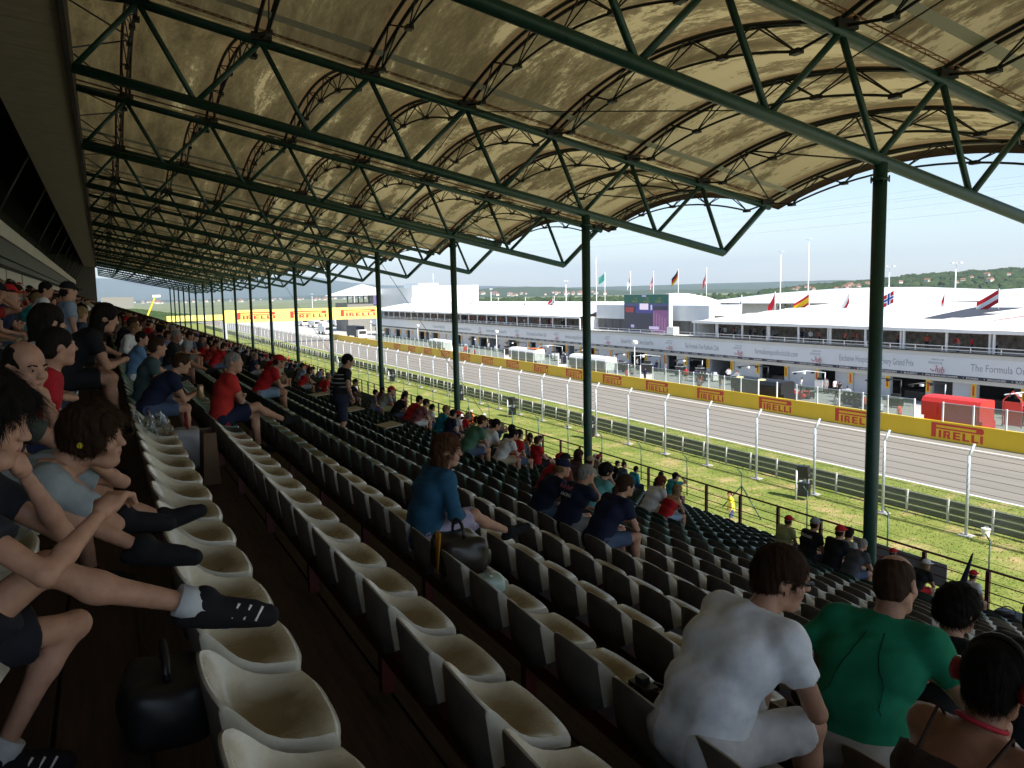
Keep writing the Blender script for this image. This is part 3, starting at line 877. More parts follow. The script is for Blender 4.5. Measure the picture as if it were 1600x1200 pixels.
# white bucket by a fence post
e = empty('bucket', (37.0, 24.4, 0)); mb = MB(); mb.tube([(0, 0, 0), (0, 0, 0.36)], [0.15, 0.2], 14, cap=False); mb.tube([(0, 0, 0.35), (0, 0, 0.40)], 0.215, 14); mb.build('body', M['white'], e)
mb = MB(); mb.tube([(0.2 * math.cos(a), 0.0, 0.36 + 0.16 * math.sin(a)) for a in np.linspace(0, math.pi, 9)], 0.008, 5); mb.build('handle', M['galv'], e)
tag(e, 'white bucket standing by a catch fence post', 'bucket')

# ------------------------------------------------------------------ lettering
def word_poly(letters):
    return letters
def pirelli(mb, W, H, org, ux, uz, d, mi):
    """flat red logo: long bowed P over block letters; org lower left, ux along, uz up, d thickness outward"""
    ux = Vector(ux); uz = Vector(uz); org = Vector(org); out = ux.cross(uz) * d
    def rect(x0, x1, y0, y1):
        p = [org + ux * (W * x) + uz * (H * y) for x, y in ((x0, y0), (x1, y0), (x1, y1), (x0, y1))]
        mb.add(p + [q + out for q in p], [(4, 5, 6, 7), (0, 1, 5, 4), (1, 2, 6, 5), (2, 3, 7, 6), (3, 0, 4, 7)], mi)
    def quad(pts):
        p = [org + ux * (W * x) + uz * (H * y) for x, y in pts]
        n = len(p)
        mb.add(p + [q + out for q in p], [tuple(range(n, 2 * n))] + [(i, (i + 1) % n, n + (i + 1) % n, n + i) for i in range(n)], mi)
    rect(0, 0.095, 0.0, 1.0)
    rect(0.097, 0.90, 0.86, 1.0)
    rect(0.097, 0.90, 0.60, 0.70)
    quad([(0.902, 0.70), (0.902, 0.60), (0.96, 0.60), (0.99, 0.66), (1.0, 0.78), (0.99, 0.92), (0.96, 1.0), (0.902, 1.0), (0.902, 0.86), (0.86, 0.86), (0.86, 0.70)])
    b = 0.0; t = 0.52
    x = 0.15
    def I(x): rect(x, x + 0.052, b, t)
    I(x)
    x = 0.24                                            # R
    rect(x, x + 0.05, b, t); rect(x + 0.052, x + 0.125, 0.40, t); rect(x + 0.052, x + 0.125, 0.20, 0.29); rect(x + 0.10, x + 0.135, 0.292, 0.398)
    quad([(x + 0.07, 0.198), (x + 0.085, 0.0), (x + 0.15, 0.0), (x + 0.115, 0.198)])
    x = 0.43                                            # E
    rect(x, x + 0.05, b, t); rect(x + 0.052, x + 0.14, 0.42, t); rect(x + 0.052, x + 0.13, 0.21, 0.31); rect(x + 0.052, x + 0.14, 0.0, 0.10)
    for x in (0.61, 0.775):                             # L L
        rect(x, x + 0.05, b, t); rect(x + 0.052, x + 0.13, 0.0, 0.11)
    I(0.935)

def text_mesh(name, s, size, m, extrude=0.004):
    cu = bpy.data.curves.new(name, 'FONT'); cu.body = s; cu.size = size; cu.extrude = extrude; cu.resolution_u = 2
    ob = bpy.data.objects.new(name, cu); C.objects.link(ob)
    bpy.context.view_layer.update()
    me = bpy.data.meshes.new_from_object(ob.evaluated_get(bpy.context.evaluated_depsgraph_get()))
    bpy.data.objects.remove(ob); bpy.data.curves.remove(cu)
    me.name = name; me.materials.clear(); me.materials.append(m)
    return me
FACE = Matrix(((0, 0, -1, 0), (-1, 0, 0, 0), (0, 1, 0, 0), (0, 0, 0, 1)))   # text x -> -Y, y -> Z, normal -> -X

# ------------------------------------------------------------------ yellow pit wall
WX = 57.3; WH = 1.48
pw = empty('pit_wall', (WX, 60, 0)); tag(pw, 'long yellow pit wall with red PIRELLI lettering', 'wall')
mb = MB(); mb.box(0, 0.35, -120, 170, 0, WH); mb.build('wall', M['yellow'], pw)
mb = MB(); pirelli(mb, 4.3, 1.12, (0, 0, 0), (0, -1, 0), (0, 0, 1), 0.012, 0); lg = mb.mesh('lettering', M['red_logo'])
for k in range(19):
    y = 89.8 - 9.45 * (k - 9)
    if y < 230: link_mesh('lettering', lg, pw, (-0.002, y - 60, 0.24))
# clear screens on the wall
mb = MB(); mb.box(-0.012, 0.012, -1.16, 1.16, 0.05, 1.42); gm = mb.mesh('pane', M['glass'])
mb = MB(); mb.box(-0.05, 0.05, -0.05, 0.05, 0, 1.52); pm = mb.mesh('post', M['white'])
mb = MB(); mb.box(-0.025, 0.025, -1.16, 1.16, 1.425, 1.475); tm = mb.mesh('top_bar', M['galv'])
sc_ = empty('pit_wall_screen', (WX + 0.18, 60, WH)); tag(sc_, 'clear panel screen with white posts on top of the pit wall', 'screen wall')
for k in range(64):
    y = 30.5 + 2.5 * k
    gap = (k in (5, 11, 12, 20, 28, 35, 44))
    link_mesh('post', pm, sc_, (0, y - 60 - 1.25, 0))
    if not gap:
        p = link_mesh('pane', gm, sc_, (0, y - 60, 0)); link_mesh('top_bar', tm, p)

# team stands behind the screens
def pit_stand(y0, y1, m1, m2, label, disc=None, z1=3.35):
    e = empty('team_stand', (60.4, (y0 + y1) / 2, 0)); L = (y1 - y0) / 2
    mb = MB(); mb.box(-0.9, 0.7, -L, L, 0.0, 1.5); mb.build('base', m1, e)
    mb = MB()
    pr = [(-1.1, 1.51), (-1.25, 1.51), (-1.3, z1 - 0.45), (-1.1, z1 - 0.12), (-0.6, z1), (0.3, z1), (0.5, z1 - 0.1), (0.5, 1.51)]
    for (xa, za), (xb, zb) in zip(pr[:-1], pr[1:]): mb.add([(xa, -L, za), (xb, -L, zb), (xb, L, zb), (xa, L, za)], [(0, 1, 2, 3)], 0)
    mb.add([(x, -L, z) for x, z in pr], [tuple(range(8))], 0); mb.add([(x, L, z) for x, z in pr], [tuple(range(8))[::-1]], 0)
    mb.build('canopy', m2, e)
    for q in range(3):
        mb = MB(); mb.box(-1.36, -1.32, -L + 0.2 + q * (2 * L / 3), -L + q * (2 * L / 3) + 2 * L / 3 - 0.2, 1.7, z1 - 0.6); mb.build('side_panel', m1, e)
    if disc:
        for q in disc:
            mb = MB(); n = 16; c = Vector((-0.86, q * L, z1 - 0.03))
            ring = [c + Vector((0.2 * math.cos(a), 0.55 * math.sin(a), 0.08 * math.cos(a))) for a in np.linspace(0, 2 * math.pi, n, endpoint=False)]
            mb.add(ring, [tuple(range(n))]); mb.build('round_emblem', M['yemblem'], e)
    tag(e, label, 'team stand', 'team stands along the pit wall'); return e
M['yemblem'] = mat('pale_yellow_emblem', (0.75, 0.68, 0.3), 0.5)
M['grey_pan'] = mat('grey_panel', (0.42, 0.44, 0.46), 0.4)
pit_stand(39.9, 44.9, M['red'], M['red'], 'bright red team stand at the right behind the pit wall', None, 3.1)
pit_stand(60.4, 67.6, M['black'], M['black'], 'black team stand with round yellow emblems behind the screens', (-0.15, 0.75), 2.75)
pit_stand(92.0, 101.5, M['grey_pan'], M['white'], 'white curved team stand left of the green column', None, 3.2)
e = pit_stand(112.0, 121.0, M['grey_pan'], M['white'], 'white team stand with orange canopy end', None, 3.2)
mb = MB(); mb.box(-1.0, 0.3, -4.5, -1.4, 3.21, 3.3); mb.build('orange_end', mat('orange_paint', (0.7, 0.17, 0.02), 0.5), e)
pit_stand(150.0, 158.0, M['white'], M['white'], 'small white team stand far along the pit wall', None, 3.0)

# ------------------------------------------------------------------ pit building
PX = 74.4; PY0, PY1 = 6.0, 246.0
pb = empty('pit_building', (PX, 120, 0)); tag(pb, 'long pale pit building with open garages and lettered fascia', 'building')
def pbp(name, mb, m, parent=None):
    o = mb.build(name, m, parent or pb)
    if parent is None: o.matrix_parent_inverse = Matrix.Translation((-PX, -120, 0))
    return o
mb = MB(); mb.box(PX - 0.6, PX - 0.42, PY0, PY1, 3.17, 4.92); pbp('fascia', mb, M['fascia'])
mb = MB(); mb.box(PX - 0.62, PX + 8, PY0, PY1, 4.93, 5.33); pbp('terrace_edge', mb, M['fascia_top'])
mb = MB(); mb.box(PX - 0.63, PX - 0.43, PY0, PY1, 2.86, 3.165); pbp('name_strip', mb, M['navy'])
mb = MB(); mb.box(PX - 0.41, PX + 0.3, PY0, PY1, 2.45, 4.92); pbp('lintel', mb, M['fascia_top'])
mb = MB(); mb.box(PX - 0.75, PX - 0.5, PY0, PY1, 5.335, 5.42); pbp('terrace_kerb', mb, M['dark'])
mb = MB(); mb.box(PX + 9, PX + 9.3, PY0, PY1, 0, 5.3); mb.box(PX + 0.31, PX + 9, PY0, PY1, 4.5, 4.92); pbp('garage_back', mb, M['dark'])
kinds = [0, 1, 1, 2, 0, 1, 0, 0, 1, 2, 1, 0, 2, 0, 1]
yb = 50.8 - 4.85 * 9
i = 0
while yb < PY1 - 5:
    mb = MB(); mb.box(PX - 0.12, PX + 0.28, yb - 0.32, yb + 0.32, 0.0, 2.44); pbp('pillar', mb, M['garage_wall'])
    mb = MB(); mb.box(PX - 0.18, PX - 0.13, yb - 0.26, yb + 0.26, 1.15, 2.42); b_ = pbp('yellow_board', mb, M['yellow'])
    mb = MB(); mb.box(PX - 0.20, PX - 0.181, yb - 0.10, yb + 0.10, 1.3, 2.25); mb.build('board_print', M['red_logo'], b_)
    kd = kinds[i % len(kinds)]
    if kd == 0:
        mb = MB(); mb.box(PX + 0.02, PX + 0.10, yb + 0.34, yb + 4.5, 0, 2.44); d_ = pbp('garage_door', mb, M['garage_wall'])
    elif kd == 1:
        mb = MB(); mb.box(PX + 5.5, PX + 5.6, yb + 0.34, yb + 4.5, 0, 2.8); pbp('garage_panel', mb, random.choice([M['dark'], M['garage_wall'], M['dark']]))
        mb = MB(); mb.box(PX + 0.1, PX + 5.4, yb + 0.36, yb + 0.46, 0, 2.5); pbp('garage_partition', mb, M['garage_wall'])
        mb = MB(); mb.box(PX + 1.0, PX + 3.4, yb + 1.2, yb + 3.6, 0.0, 0.95); pbp('workbench', mb, M['black'])
    else:
        mb = MB(); mb.box(PX + 0.02, PX + 0.10, yb + 0.34, yb + 2.3, 0, 2.44); pbp('garage_door', mb, M['garage_wall'])
    yb += 4.85; i += 1
# fascia lettering
TXT = [('The Formula One Paddock Club', 0.92), ('formulaonepaddockclub.com', 0.92), ('Exclusive Hospitality At Every Grand Prix', 0.92)]
tm_ = [text_mesh('lettering', s, 0.98, M['greytext']) for s, _ in TXT]
clubm = text_mesh('club_script', 'Club', 0.95, M['redtext']); padm = text_mesh('club_caption', 'PADDOCK', 0.34, M['greytext']); fom = text_mesh('club_caption', 'FORMULA ONE', 0.2, M['greytext'])
def put(me, y, z, x, sx=1.0, shear=0.0):
    o = link_mesh('fascia_lettering', me, pb)
    sh = Matrix(((sx, shear, 0, 0), (0, 1, 0, 0), (0, 0, 1, 0), (0, 0, 0, 1)))
    o.matrix_parent_inverse = Matrix.Translation((-PX, -120, 0))
    o.matrix_basis = Matrix.Translation((x, y, z)) @ FACE @ sh
    return o
def width(me): return max(v.co.x for v in me.vertices) - min(v.co.x for v in me.vertices)
layout = [(0, 94.1, 86.9), (1, 80.0, 72.8), (2, 66.6, 57.1), (0, 50.9, 40.5), (2, 110.2, 101.6), (1, 128.0, 120.0), (0, 143.0, 135.0), (2, 162.0, 152.0), (1, 178.0, 170.0), (1, 34.0, 26.0), (0, 194.0, 186.0)]
for q, ya, yb in layout:
    put(tm_[q], ya, 3.72, PX - 0.607, (ya - yb) / width(tm_[q]))
for y in (83.9, 70.8, 55.3, 98.5, 115.0, 132.0, 148.0, 166.0, 38.0):
    put(clubm, y, 3.45, PX - 0.607, 1.0, 0.25); put(padm, y + 0.1, 4.12, PX - 0.607, 0.95); put(fom, y - 0.2, 4.50, PX - 0.607)
strip = 'MELBOURNE  +  SEPANG  +  BAHRAIN  +  SHANGHAI  +  CATALUNYA  +  MONTE CARLO  +  MONTREAL  +  SPIELBERG  +  SILVERSTONE  +  HOCKENHEIM  +  BUDAPEST  +  SPA-FRANCORCHAMPS  +  MONZA  +  SINGAPORE  +  SUZUKA  +  SOCHI  +  AUSTIN  +  SAO PAULO  +  ABU DHABI  +  '
names = [w.strip() for w in strip.split('+') if w.strip()]
wm = [text_mesh('strip_lettering', w, 0.27, M['whitetext'], 0.002) for w in names]; pm_ = text_mesh('strip_mark', '+', 0.27, M['whitetext'], 0.002)
yq = 200.0; i = names.index('SUZUKA'); yq = 50.4 + 0.0
order = []
y_ = 45.2
seq = list(range(len(names)))
k = i
while y_ < 190.0:
    w_ = width(wm[k]) * 1.25
    y_ += w_; put(wm[k], y_, 2.915, PX - 0.634, 1.25); y_ += 0.55; put(pm_, y_ - 0.18, 2.915, PX - 0.634); y_ += 0.35
    k = (k - 1) % len(names)

# terrace balustrade, tents and people floor
tr = empty('terrace_railing', (PX - 0.55, 120, 5.33)); tag(tr, 'white railing along the pit building terrace', 'railing')
for z in (0.62, 0.30):
    mb = MB(); mb.box(-0.03, 0.03, PY0 - 120, PY1 - 120, z - 0.03, z + 0.03); mb.build('rail_bar', M['white'], tr)
mb = MB(); mb.box(-0.03, 0.03, -0.03, 0.03, 0.0, 0.62); pm = mb.mesh('post', M['white'])
for k in range(80): link_mesh('post', pm, tr, (0, PY0 - 120 + 3.0 * k, 0))
M['tent_in'] = mat('brown_tent_lining', (0.24, 0.20, 0.16), 0.8, 0.6, 0.8, (1, 2, 2))
def tent(y0, y1, hip0, hip1, label, label2):
    e = empty('hospitality_tent', (PX, (y0 + y1) / 2, 5.33)); L = (y1 - y0) / 2
    ez, rz_, xr, xb = 1.95, 4.55, 14.5, 29.0
    h0 = 14 if hip0 else 0; h1 = 14 if hip1 else 0
    mb = MB(); nb = max(2, int(L / 3.2))
    # roof as scalloped bays
    ny = nb * 4
    P = []
    for j in range(ny + 1):
        y = -L + 2 * L * j / ny
        row = []
        for i in range(9):
            s = i / 8
            x = -0.2 + s * (xr + 0.2)
            zz = ez + 0.28 + (rz_ - ez - 0.28) * (s ** 0.82)
            if hip0: zz = min(zz, ez + 0.28 + (rz_ - ez) * max(0, (y + L) / 14.0))
            if hip1: zz = min(zz, ez + 0.28 + (rz_ - ez) * max(0, (L - y) / 14.0))
            row.append((x, y, zz + 0.03 * math.sin(math.pi * ((j % 4) / 4)) ))
        P.append(row)
    mb.grid(P, 0, True); mb.grid([[(2 * xr + 0.2 - p[0], p[1], p[2]) for p in r] for r in P], 0, True, True)
    mb.build('roof', M['tent'], e)
    mb = MB(); mb.box(-0.25, -0.21, -L, L, ez - 0.02, ez + 0.27); mb.build('valance', M['tent'], e)
    mb = MB(); mb.box(3.6, 3.7, -L + 0.2, L - 0.2, 0.02, ez + 0.9); mb.build('inner_wall', M['tent_in'], e)
    mb = MB(); mb.box(2 * xr, 2 * xr + 0.1, -L, L, -1, ez + 0.3); mb.build('rear_wall', M['tent'], e)
    for yy in (-L + 0.02, L - 0.06):
        mb = MB(); mb.box(0.6, 2 * xr, yy - 0.02, yy + 0.02, 0.02, ez + 0.25); mb.build('end_wall', M['tent'], e)
    mb = MB(); mb.box(-0.08, 0.08, -0.10, 0.10, 0.0, ez); pm = mb.mesh('tent_post', M['white'])
    n = int(2 * L / 4.85)
    for k in range(n + 1):
        link_mesh('tent_post', pm, e, (0.0, -L + 0.3 + k * (2 * L - 0.6) / n, 0))
        if k < n and k % 2 == 0: link_mesh('tent_post', pm, e, (0.3, -L + 0.9 + k * (2 * L - 0.6) / n, 0))
    tag(e, label, 'tent', 'hospitality tents on the pit building'); return e
tR = tent(10.0, 93.0, False, True, 'long white hospitality tent with racing logo on the right', '')
tL = tent(123.5, 246.0, False, False, 'long white hospitality tent left of the giant screen', '')
# racing logo printed on the right tent roof
def roof_pt(y, s): # on the right tent front slope
    x = -0.2 + s * 14.7; z = 1.95 + 0.28 + (4.55 - 1.95 - 0.28) * (s ** 0.82)
    return (x - 0.03, y - 51.5, z + 0.05)
def roof_shape(name, pts, m):
    # pts (y, s) outline, split along s to follow the slope
    mb = MB(); n = 6
    (ya, yb, yc, yd), (s0, s1) = pts
    P = [[roof_pt(ya + (yd - ya) * i / n, s0 + (s1 - s0) * i / n), roof_pt(yb + (yc - yb) * i / n, s0 + (s1 - s0) * i / n)] for i in range(n + 1)]
    mb.grid(P, 0, False); mb.build(name, m, tR)
M['logo_dark'] = mat('dark_print', (0.05, 0.055, 0.07), 0.6)
M['logo_red'] = mat('faded_red_print', (0.62, 0.20, 0.18), 0.6)
roof_shape('roof_print', ((59.6, 57.2, 53.0, 58.5), (0.28, 0.75)), M['logo_dark'])
roof_shape('roof_print', ((57.0, 55.5, 53.0, 55.6), (0.33, 0.50)), M['logo_dark'])
for q in range(5):
    roof_shape('roof_print', ((51.8 - 0.55 * q, 51.5 - 0.55 * q, 46.5 - 0.4 * q, 46.9 - 0.4 * q), (0.26 + 0.07 * q, 0.75)), M['logo_red'])
# block between the tents that carries the giant screen
mb = MB(); mb.box(PX + 3.0, PX + 9, 93.2, 123.2, 7.3, 9.6); tag(mb.build('white_container', M['fascia']), 'pale box container behind the giant screen', 'container')
mb = MB()
for q in range(26): mb.box(PX + 3.2 + 0.06 * (q % 2), PX + 3.4 + 0.06 * (q % 2), 93.4 + 1.14 * q, 93.4 + 1.14 * (q + 1) - 0.02, 5.34, 7.28)
tag(mb.build('grey_curtain', mat('grey_curtain', (0.10, 0.10, 0.10), 0.8, 0.2, 1)), 'dark grey curtain wall below the container', 'curtain')
mb = MB(); mb.box(PX + 0.4, PX + 1.4, 98.0, 99.6, 5.34, 6.5); tag(mb.build('white_cabinet', M['white']), 'white cabinet at the foot of the giant screen', 'cabinet')
# giant screen
gs = empty('giant_screen', (76.2, 106.4, 5.4)); 
W = 5.95; 
def scr(name, y0, y1, z0, z1, m, d): 
    mb = MB(); mb.box(-0.3 - d - 0.012, -0.3 - d, -y1, -y0, z0, z1); return mb.build(name, m, gs)
mb = MB(); mb.box(-0.3, 0.3, -W, W, -0.05, 5.95); mb.build('housing', M['white'], gs)
E_ = lambda n, c, s=0.36: emis(n, c, s)
scr('display', -W + 0.0, W - 0.25, 0.05, 5.9, E_('screen_dark', (0.030, 0.033, 0.06)), 0.002)
scr('display_band', -W, W - 0.25, 4.55, 5.9, E_('screen_green', (0.015, 0.085, 0.07)), 0.016)
scr('display_band', -W, W - 0.25, 4.1, 4.54, E_('screen_blue', (0.05, 0.06, 0.16)), 0.016)
scr('display_patch', 1.9, W - 0.25, 0.05, 3.5, E_('screen_purple', (0.17, 0.07, 0.19)), 0.016)
for q in range(5):
    scr('display_stripe', 2.0 + 0.7 * q, 2.25 + 0.7 * q, 0.2 + 0.1 * q, 3.3 - 0.25 * q, E_('screen_lilac', (0.27, 0.14, 0.27)), 0.030)
scr('display_patch', -5.5, -3.3, 3.1, 3.9, E_('screen_red', (0.25, 0.04, 0.05)), 0.030)
scr('display_car', -2.6, 2.0, 3.0, 4.1, E_('screen_carblue', (0.05, 0.05, 0.22)), 0.030)
scr('display_car', -1.6, 0.7, 3.55, 4.5, E_('screen_white', (0.75, 0.66, 0.85)), 0.044)
scr('display_caption', 1.3, 1.7, 3.5, 4.3, E_('screen_white2', (0.5, 0.5, 0.7)), 0.044)
scr('display_caption', 0.9, 3.4, 0.55, 1.0, E_('screen_lav', (0.5, 0.45, 0.7)), 0.044)
scr('display_caption', -4.0, -3.1, 0.7, 1.15, E_('screen_cap', (0.35, 0.35, 0.6)), 0.044)
scr('display_caption', -1.0, 0.1, 5.55, 5.8, E_('screen_cap2', (0.35, 0.35, 0.6)), 0.030)
rx = text_mesh('display_text', 'ROLEX', 0.5, E_('screen_gold', (0.22, 0.20, 0.05)), 0.002)
for q in range(3):
    o = link_mesh('display_text', rx, gs); o.matrix_basis = Matrix.Translation((-0.34, 3.7 - 3.1 * q, 4.66)) @ FACE
    mb = MB(); mb.add([(-0.345, 2.65 - 3.1 * q, 5.25), (-0.345, 3.0 - 3.1 * q, 5.5), (-0.345, 2.85 - 3.1 * q, 5.2), (-0.345, 2.45 - 3.1 * q, 5.2), (-0.345, 2.3 - 3.1 * q, 5.5)], [(0, 1, 2), (0, 2, 3), (0, 3, 4)]); mb.build('display_crown', E_('screen_gold2', (0.22, 0.20, 0.05)), gs)
tag(gs, 'giant video screen showing a race car between the white tents', 'video screen')

# ------------------------------------------------------------------ flags
def flag(x, y, z0, z1, cols, label, horiz=True, droop=0.5, w=2.2, h=1.4, cross=None, disc=None, phase=0.0):
    e = empty('flag_pole', (x, y, z0))
    mb = MB(); mb.tube([(0, 0, 0), (0, 0, z1 - z0)], 0.045, 6); mb.build('pole', M['white'], e)
    nu, nv = 12, 6
    def P(u, v):
        uu = u * w
        return (0.25 * math.sin(4.5 * u + phase) * u * w * 0.4, uu * math.cos(droop), (z1 - z0) - 0.05 - (1 - v) * h - uu * math.sin(droop) * (0.9 + 0.2 * u))
    def patch(u0, u1, v0, v1, m, off=0.0):
        mb = MB(); n = 8
        G = [[tuple(np.array(P(u0 + (u1 - u0) * i / n, v0 + (v1 - v0) * j / 3)) + np.array((-off, 0, 0))) for j in range(4)] for i in range(n + 1)]
        mb.grid(G, 0, True); mb.build('flag_stripe' if off == 0 else 'flag_device', m, e)
    n = len(cols)
    for i, c in enumerate(cols):
        m = cloth(*c)
        if horiz: patch(0, 1, 1 - (i + 1) / n, 1 - i / n, m)
        else: patch(i / n, (i + 1) / n, 0, 1, m)
    if cross:
        for q, (c, wd) in enumerate(cross):
            patch(0.36 - wd, 0.36 + wd, 0, 1, cloth(*c), 0.015 * (q + 1)); patch(0, 1, 0.5 - wd * 1.3, 0.5 + wd * 1.3, cloth(*c), 0.015 * (q + 1) + 0.004)
    if disc: patch(0.38, 0.62, 0.32, 0.68, cloth(*disc), 0.02)
    tag(e, label, 'flag', 'flags on the pit building'); return e
R_, W_, K_, G_, Y_, B_ = (0.5, 0.02, 0.03), (0.75, 0.75, 0.75), (0.015, 0.015, 0.015), (0.02, 0.30, 0.14), (0.7, 0.45, 0.02), (0.02, 0.05, 0.28)
flag(90, 140.0, 5.3, 15.6, [(0.10, 0.42, 0.33)], 'plain pale green flag on a tall pole left of the screen', droop=0.4)
flag(90, 131.1, 5.3, 15.6, [W_], 'white flag with red disc on a tall pole', droop=1.2, disc=R_)
flag(90, 123.8, 5.3, 15.4, [R_, W_, R_, W_, R_], 'red and white striped flag hanging on a tall pole', droop=1.25)
flag(90, 116.6, 5.3, 15.5, [K_, R_, Y_], 'black red and yellow flag on a tall pole above the screen', droop=0.75)
flag(90, 109.1, 5.3, 15.5, [G_, W_, R_], 'green white and red flag hanging on a tall pole', False, 1.25)
flag(84, 93.9, 8.5, 11.0, [W_, B_, R_], 'drooping white blue and red flag at the tent corner', droop=1.15)
flag(84, 87.2, 8.5, 11.4, [R_], 'plain red flag on the right tent ridge', droop=1.0)
flag(84, 81.0, 8.5, 11.1, [R_, Y_, Y_, R_], 'red and yellow striped flag on the right tent ridge', droop=0.45, w=2.8)
flag(84, 74.4, 8.5, 11.4, [W_, R_], 'white over red flag on the right tent ridge', droop=1.0)
flag(84, 67.9, 8.5, 11.4, [R_], 'red flag with blue and white cross by the column', droop=0.4, w=2.4, cross=[(W_, 0.13), (B_, 0.06)])
flag(84, 61.3, 8.5, 11.4, [R_, W_], 'small folded red flag on the right tent ridge', droop=1.3, w=1.2)
flag(84, 55.1, 8.5, 11.4, [R_, W_, R_], 'red white red striped flag at the right edge', droop=0.5, w=2.6)
flag(84, 150.0, 8.5, 11.2, [R_], 'red flag with white cross on the left tent', droop=0.5, w=2.6, cross=[(W_, 0.09)])
for k, (y, c) in enumerate(((163, [K_, W_]), (177, [R_, W_, R_]), (193, [B_, W_]), (212, [R_, W_]), (226, [K_, R_]), (238, [R_, W_, B_]))):
    flag(84, y, 8.5, 11.0, c, 'small hanging flag on the left tent ridge, %s from the cross flag' % nth(k), droop=1.3, w=1.7)
# lamp masts and antennas
for k, (x, y, z, hd) in enumerate(((110, 175, 20.5, 0), (112, 115, 18.5, 0), (112, 108.3, 20.3, 0), (110, 89.9, 14.8, 1), (110, 78.7, 14.9, 1), (110, 190, 14.7, 1), (110, 237, 13.2, 1), (95, 300, 14.0, 1), (92, 330, 15.0, 1), (80, 352, 13, 1))):
    e = empty('lamp_mast', (x, y, 0)); mb = MB(); mb.tube([(0, 0, 0), (0, 0, z)], [0.14, 0.07], 7); mb.build('mast', M['white'], e)
    if hd: mb = MB(); mb.tube([(0, 0.5, z), (0, -0.5, z)], 0.10, 6); mb.box(-0.2, 0.2, -0.9, -0.4, z, z + 0.16); mb.box(-0.2, 0.2, 0.4, 0.9, z, z + 0.16); mb.build('lamp_head', M['white'], e)
    else: mb = MB(); mb.tube([(0, 0.7, z), (0, -0.7, z)], 0.05, 6); mb.build('crossbar', M['white'], e)
    tag(e, '%s pale mast behind the pit tents, %s from nearest' % ('lamp' if hd else 'tall antenna', nth(k)), 'mast', 'pale masts behind the pit building')
for k, y in enumerate((88.3, 130.0, 170.0, 205.0)):
    e = empty('pit_lamp', (61.2, y, 0)); mb = MB(); mb.tube([(0, 0, 0), (0, 0, 5.6)], 0.06, 7); mb.build('post', M['white'], e)
    mb = MB(); mb.tube([(0, 0.45, 5.35), (0, -0.45, 5.35)], 0.24, 8); mb.build('lamp_head', M['white'], e)
    tag(e, 'white lamp post standing behind the pit wall, %s from the right' % nth(k), 'lamp post', 'lamp posts in the pit lane')

# control tower, timing tower, gantries, far paddock
e = empty('control_building', (95, 262, 0)); mb = MB(); mb.box(-10, 12, -22, 25, 0, 13.6); mb.build('wall', M['white'], e)
mb = MB(); mb.box(-10, 12, -22, -21.6, 13.61, 14.6); mb.box(-10, -9.6, -21.59, 25, 13.61, 14.2); mb.build('parapet', M['white'], e)
mb = MB(); mb.box(-3, 4, -8, 6, 13.61, 15.6); mb.build('roof_plant', M['galv'], e)
mb = MB(); mb.tube([(0, -14, 13.6), (0, -14, 18.5)], 0.12, 6); mb.build('antenna', M['galv'], e)
tag(e, 'white control building with flat roof beyond the left tent', 'building')
e = empty('timing_tower', (80, 282, 0)); mb = MB(); mb.box(-6, 9, -8, 8, 0, 9.6); mb.build('wall', M['conc_dark'], e)
mb = MB()
for q in range(9): mb.box(-6 + 1.85 * q, -5.7 + 1.85 * q, -8.0, -7.7, 9.61, 12.0)
mb.build('colonnade', M['dark'], e)
mb = MB(); mb.add([(-9, -11, 12.1), (12, -11, 12.1), (12, 11, 12.1), (-9, 11, 12.1), (1.5, 0, 16.0)], [(0, 1, 4), (1, 2, 4), (2, 3, 4), (3, 0, 4), (0, 3, 2, 1)]); mb.build('roof', M['tent'], e)
mb = MB(); mb.box(3, 9, -8.4, -8.05, 9.0, 13.0); mb.build('display', emis('far_screen', (0.12, 0.10, 0.20)), e)
tag(e, 'grey tower with white pyramid roof and open columns', 'building')
M['banner_y'] = mat('pale_yellow_banner', (0.86, 0.68, 0.16), 0.5, 0.03, 1)
def gantry(y, x0, x1, z0, z1, label, logos):
    e = empty('advertising_bridge', ((x0 + x1) / 2, y, 0)); L = (x1 - x0) / 2
    mb = MB(); mb.box(-L, L, 0, 0.8, z0, z1); mb.build('banner', M['banner_y'], e)
    for s in (-1, 1):
        mb = MB(); mb.box(s * L - 0.5, s * L + 0.5, 0.1, 0.7, 0, z0 - 0.01); mb.build('leg', M['galv'], e)
    if logos:
        mb = MB(); h = (z1 - z0) * 0.55; pirelli(mb, 2 * L / 3 * 0.72, h, (0, 0, 0), (1, 0, 0), (0, 0, 1), 0.02, 0); lm = mb.mesh('lettering', M['red_logo'])
        for q in range(3): link_mesh('lettering', lm, e, (-L + 3.0 + q * 2 * L / 3, -0.004, z0 + (z1 - z0) * 0.25))
    tag(e, label, 'bridge', 'yellow advertising bridges')
gantry(218.0, 27.4, 67.2, 5.8, 8.95, 'yellow advertising bridge with three red logos over the track', True)
gantry(420.0, 27.0, 60.0, 1.6, 4.2, 'distant plain yellow banner across the far track', False)
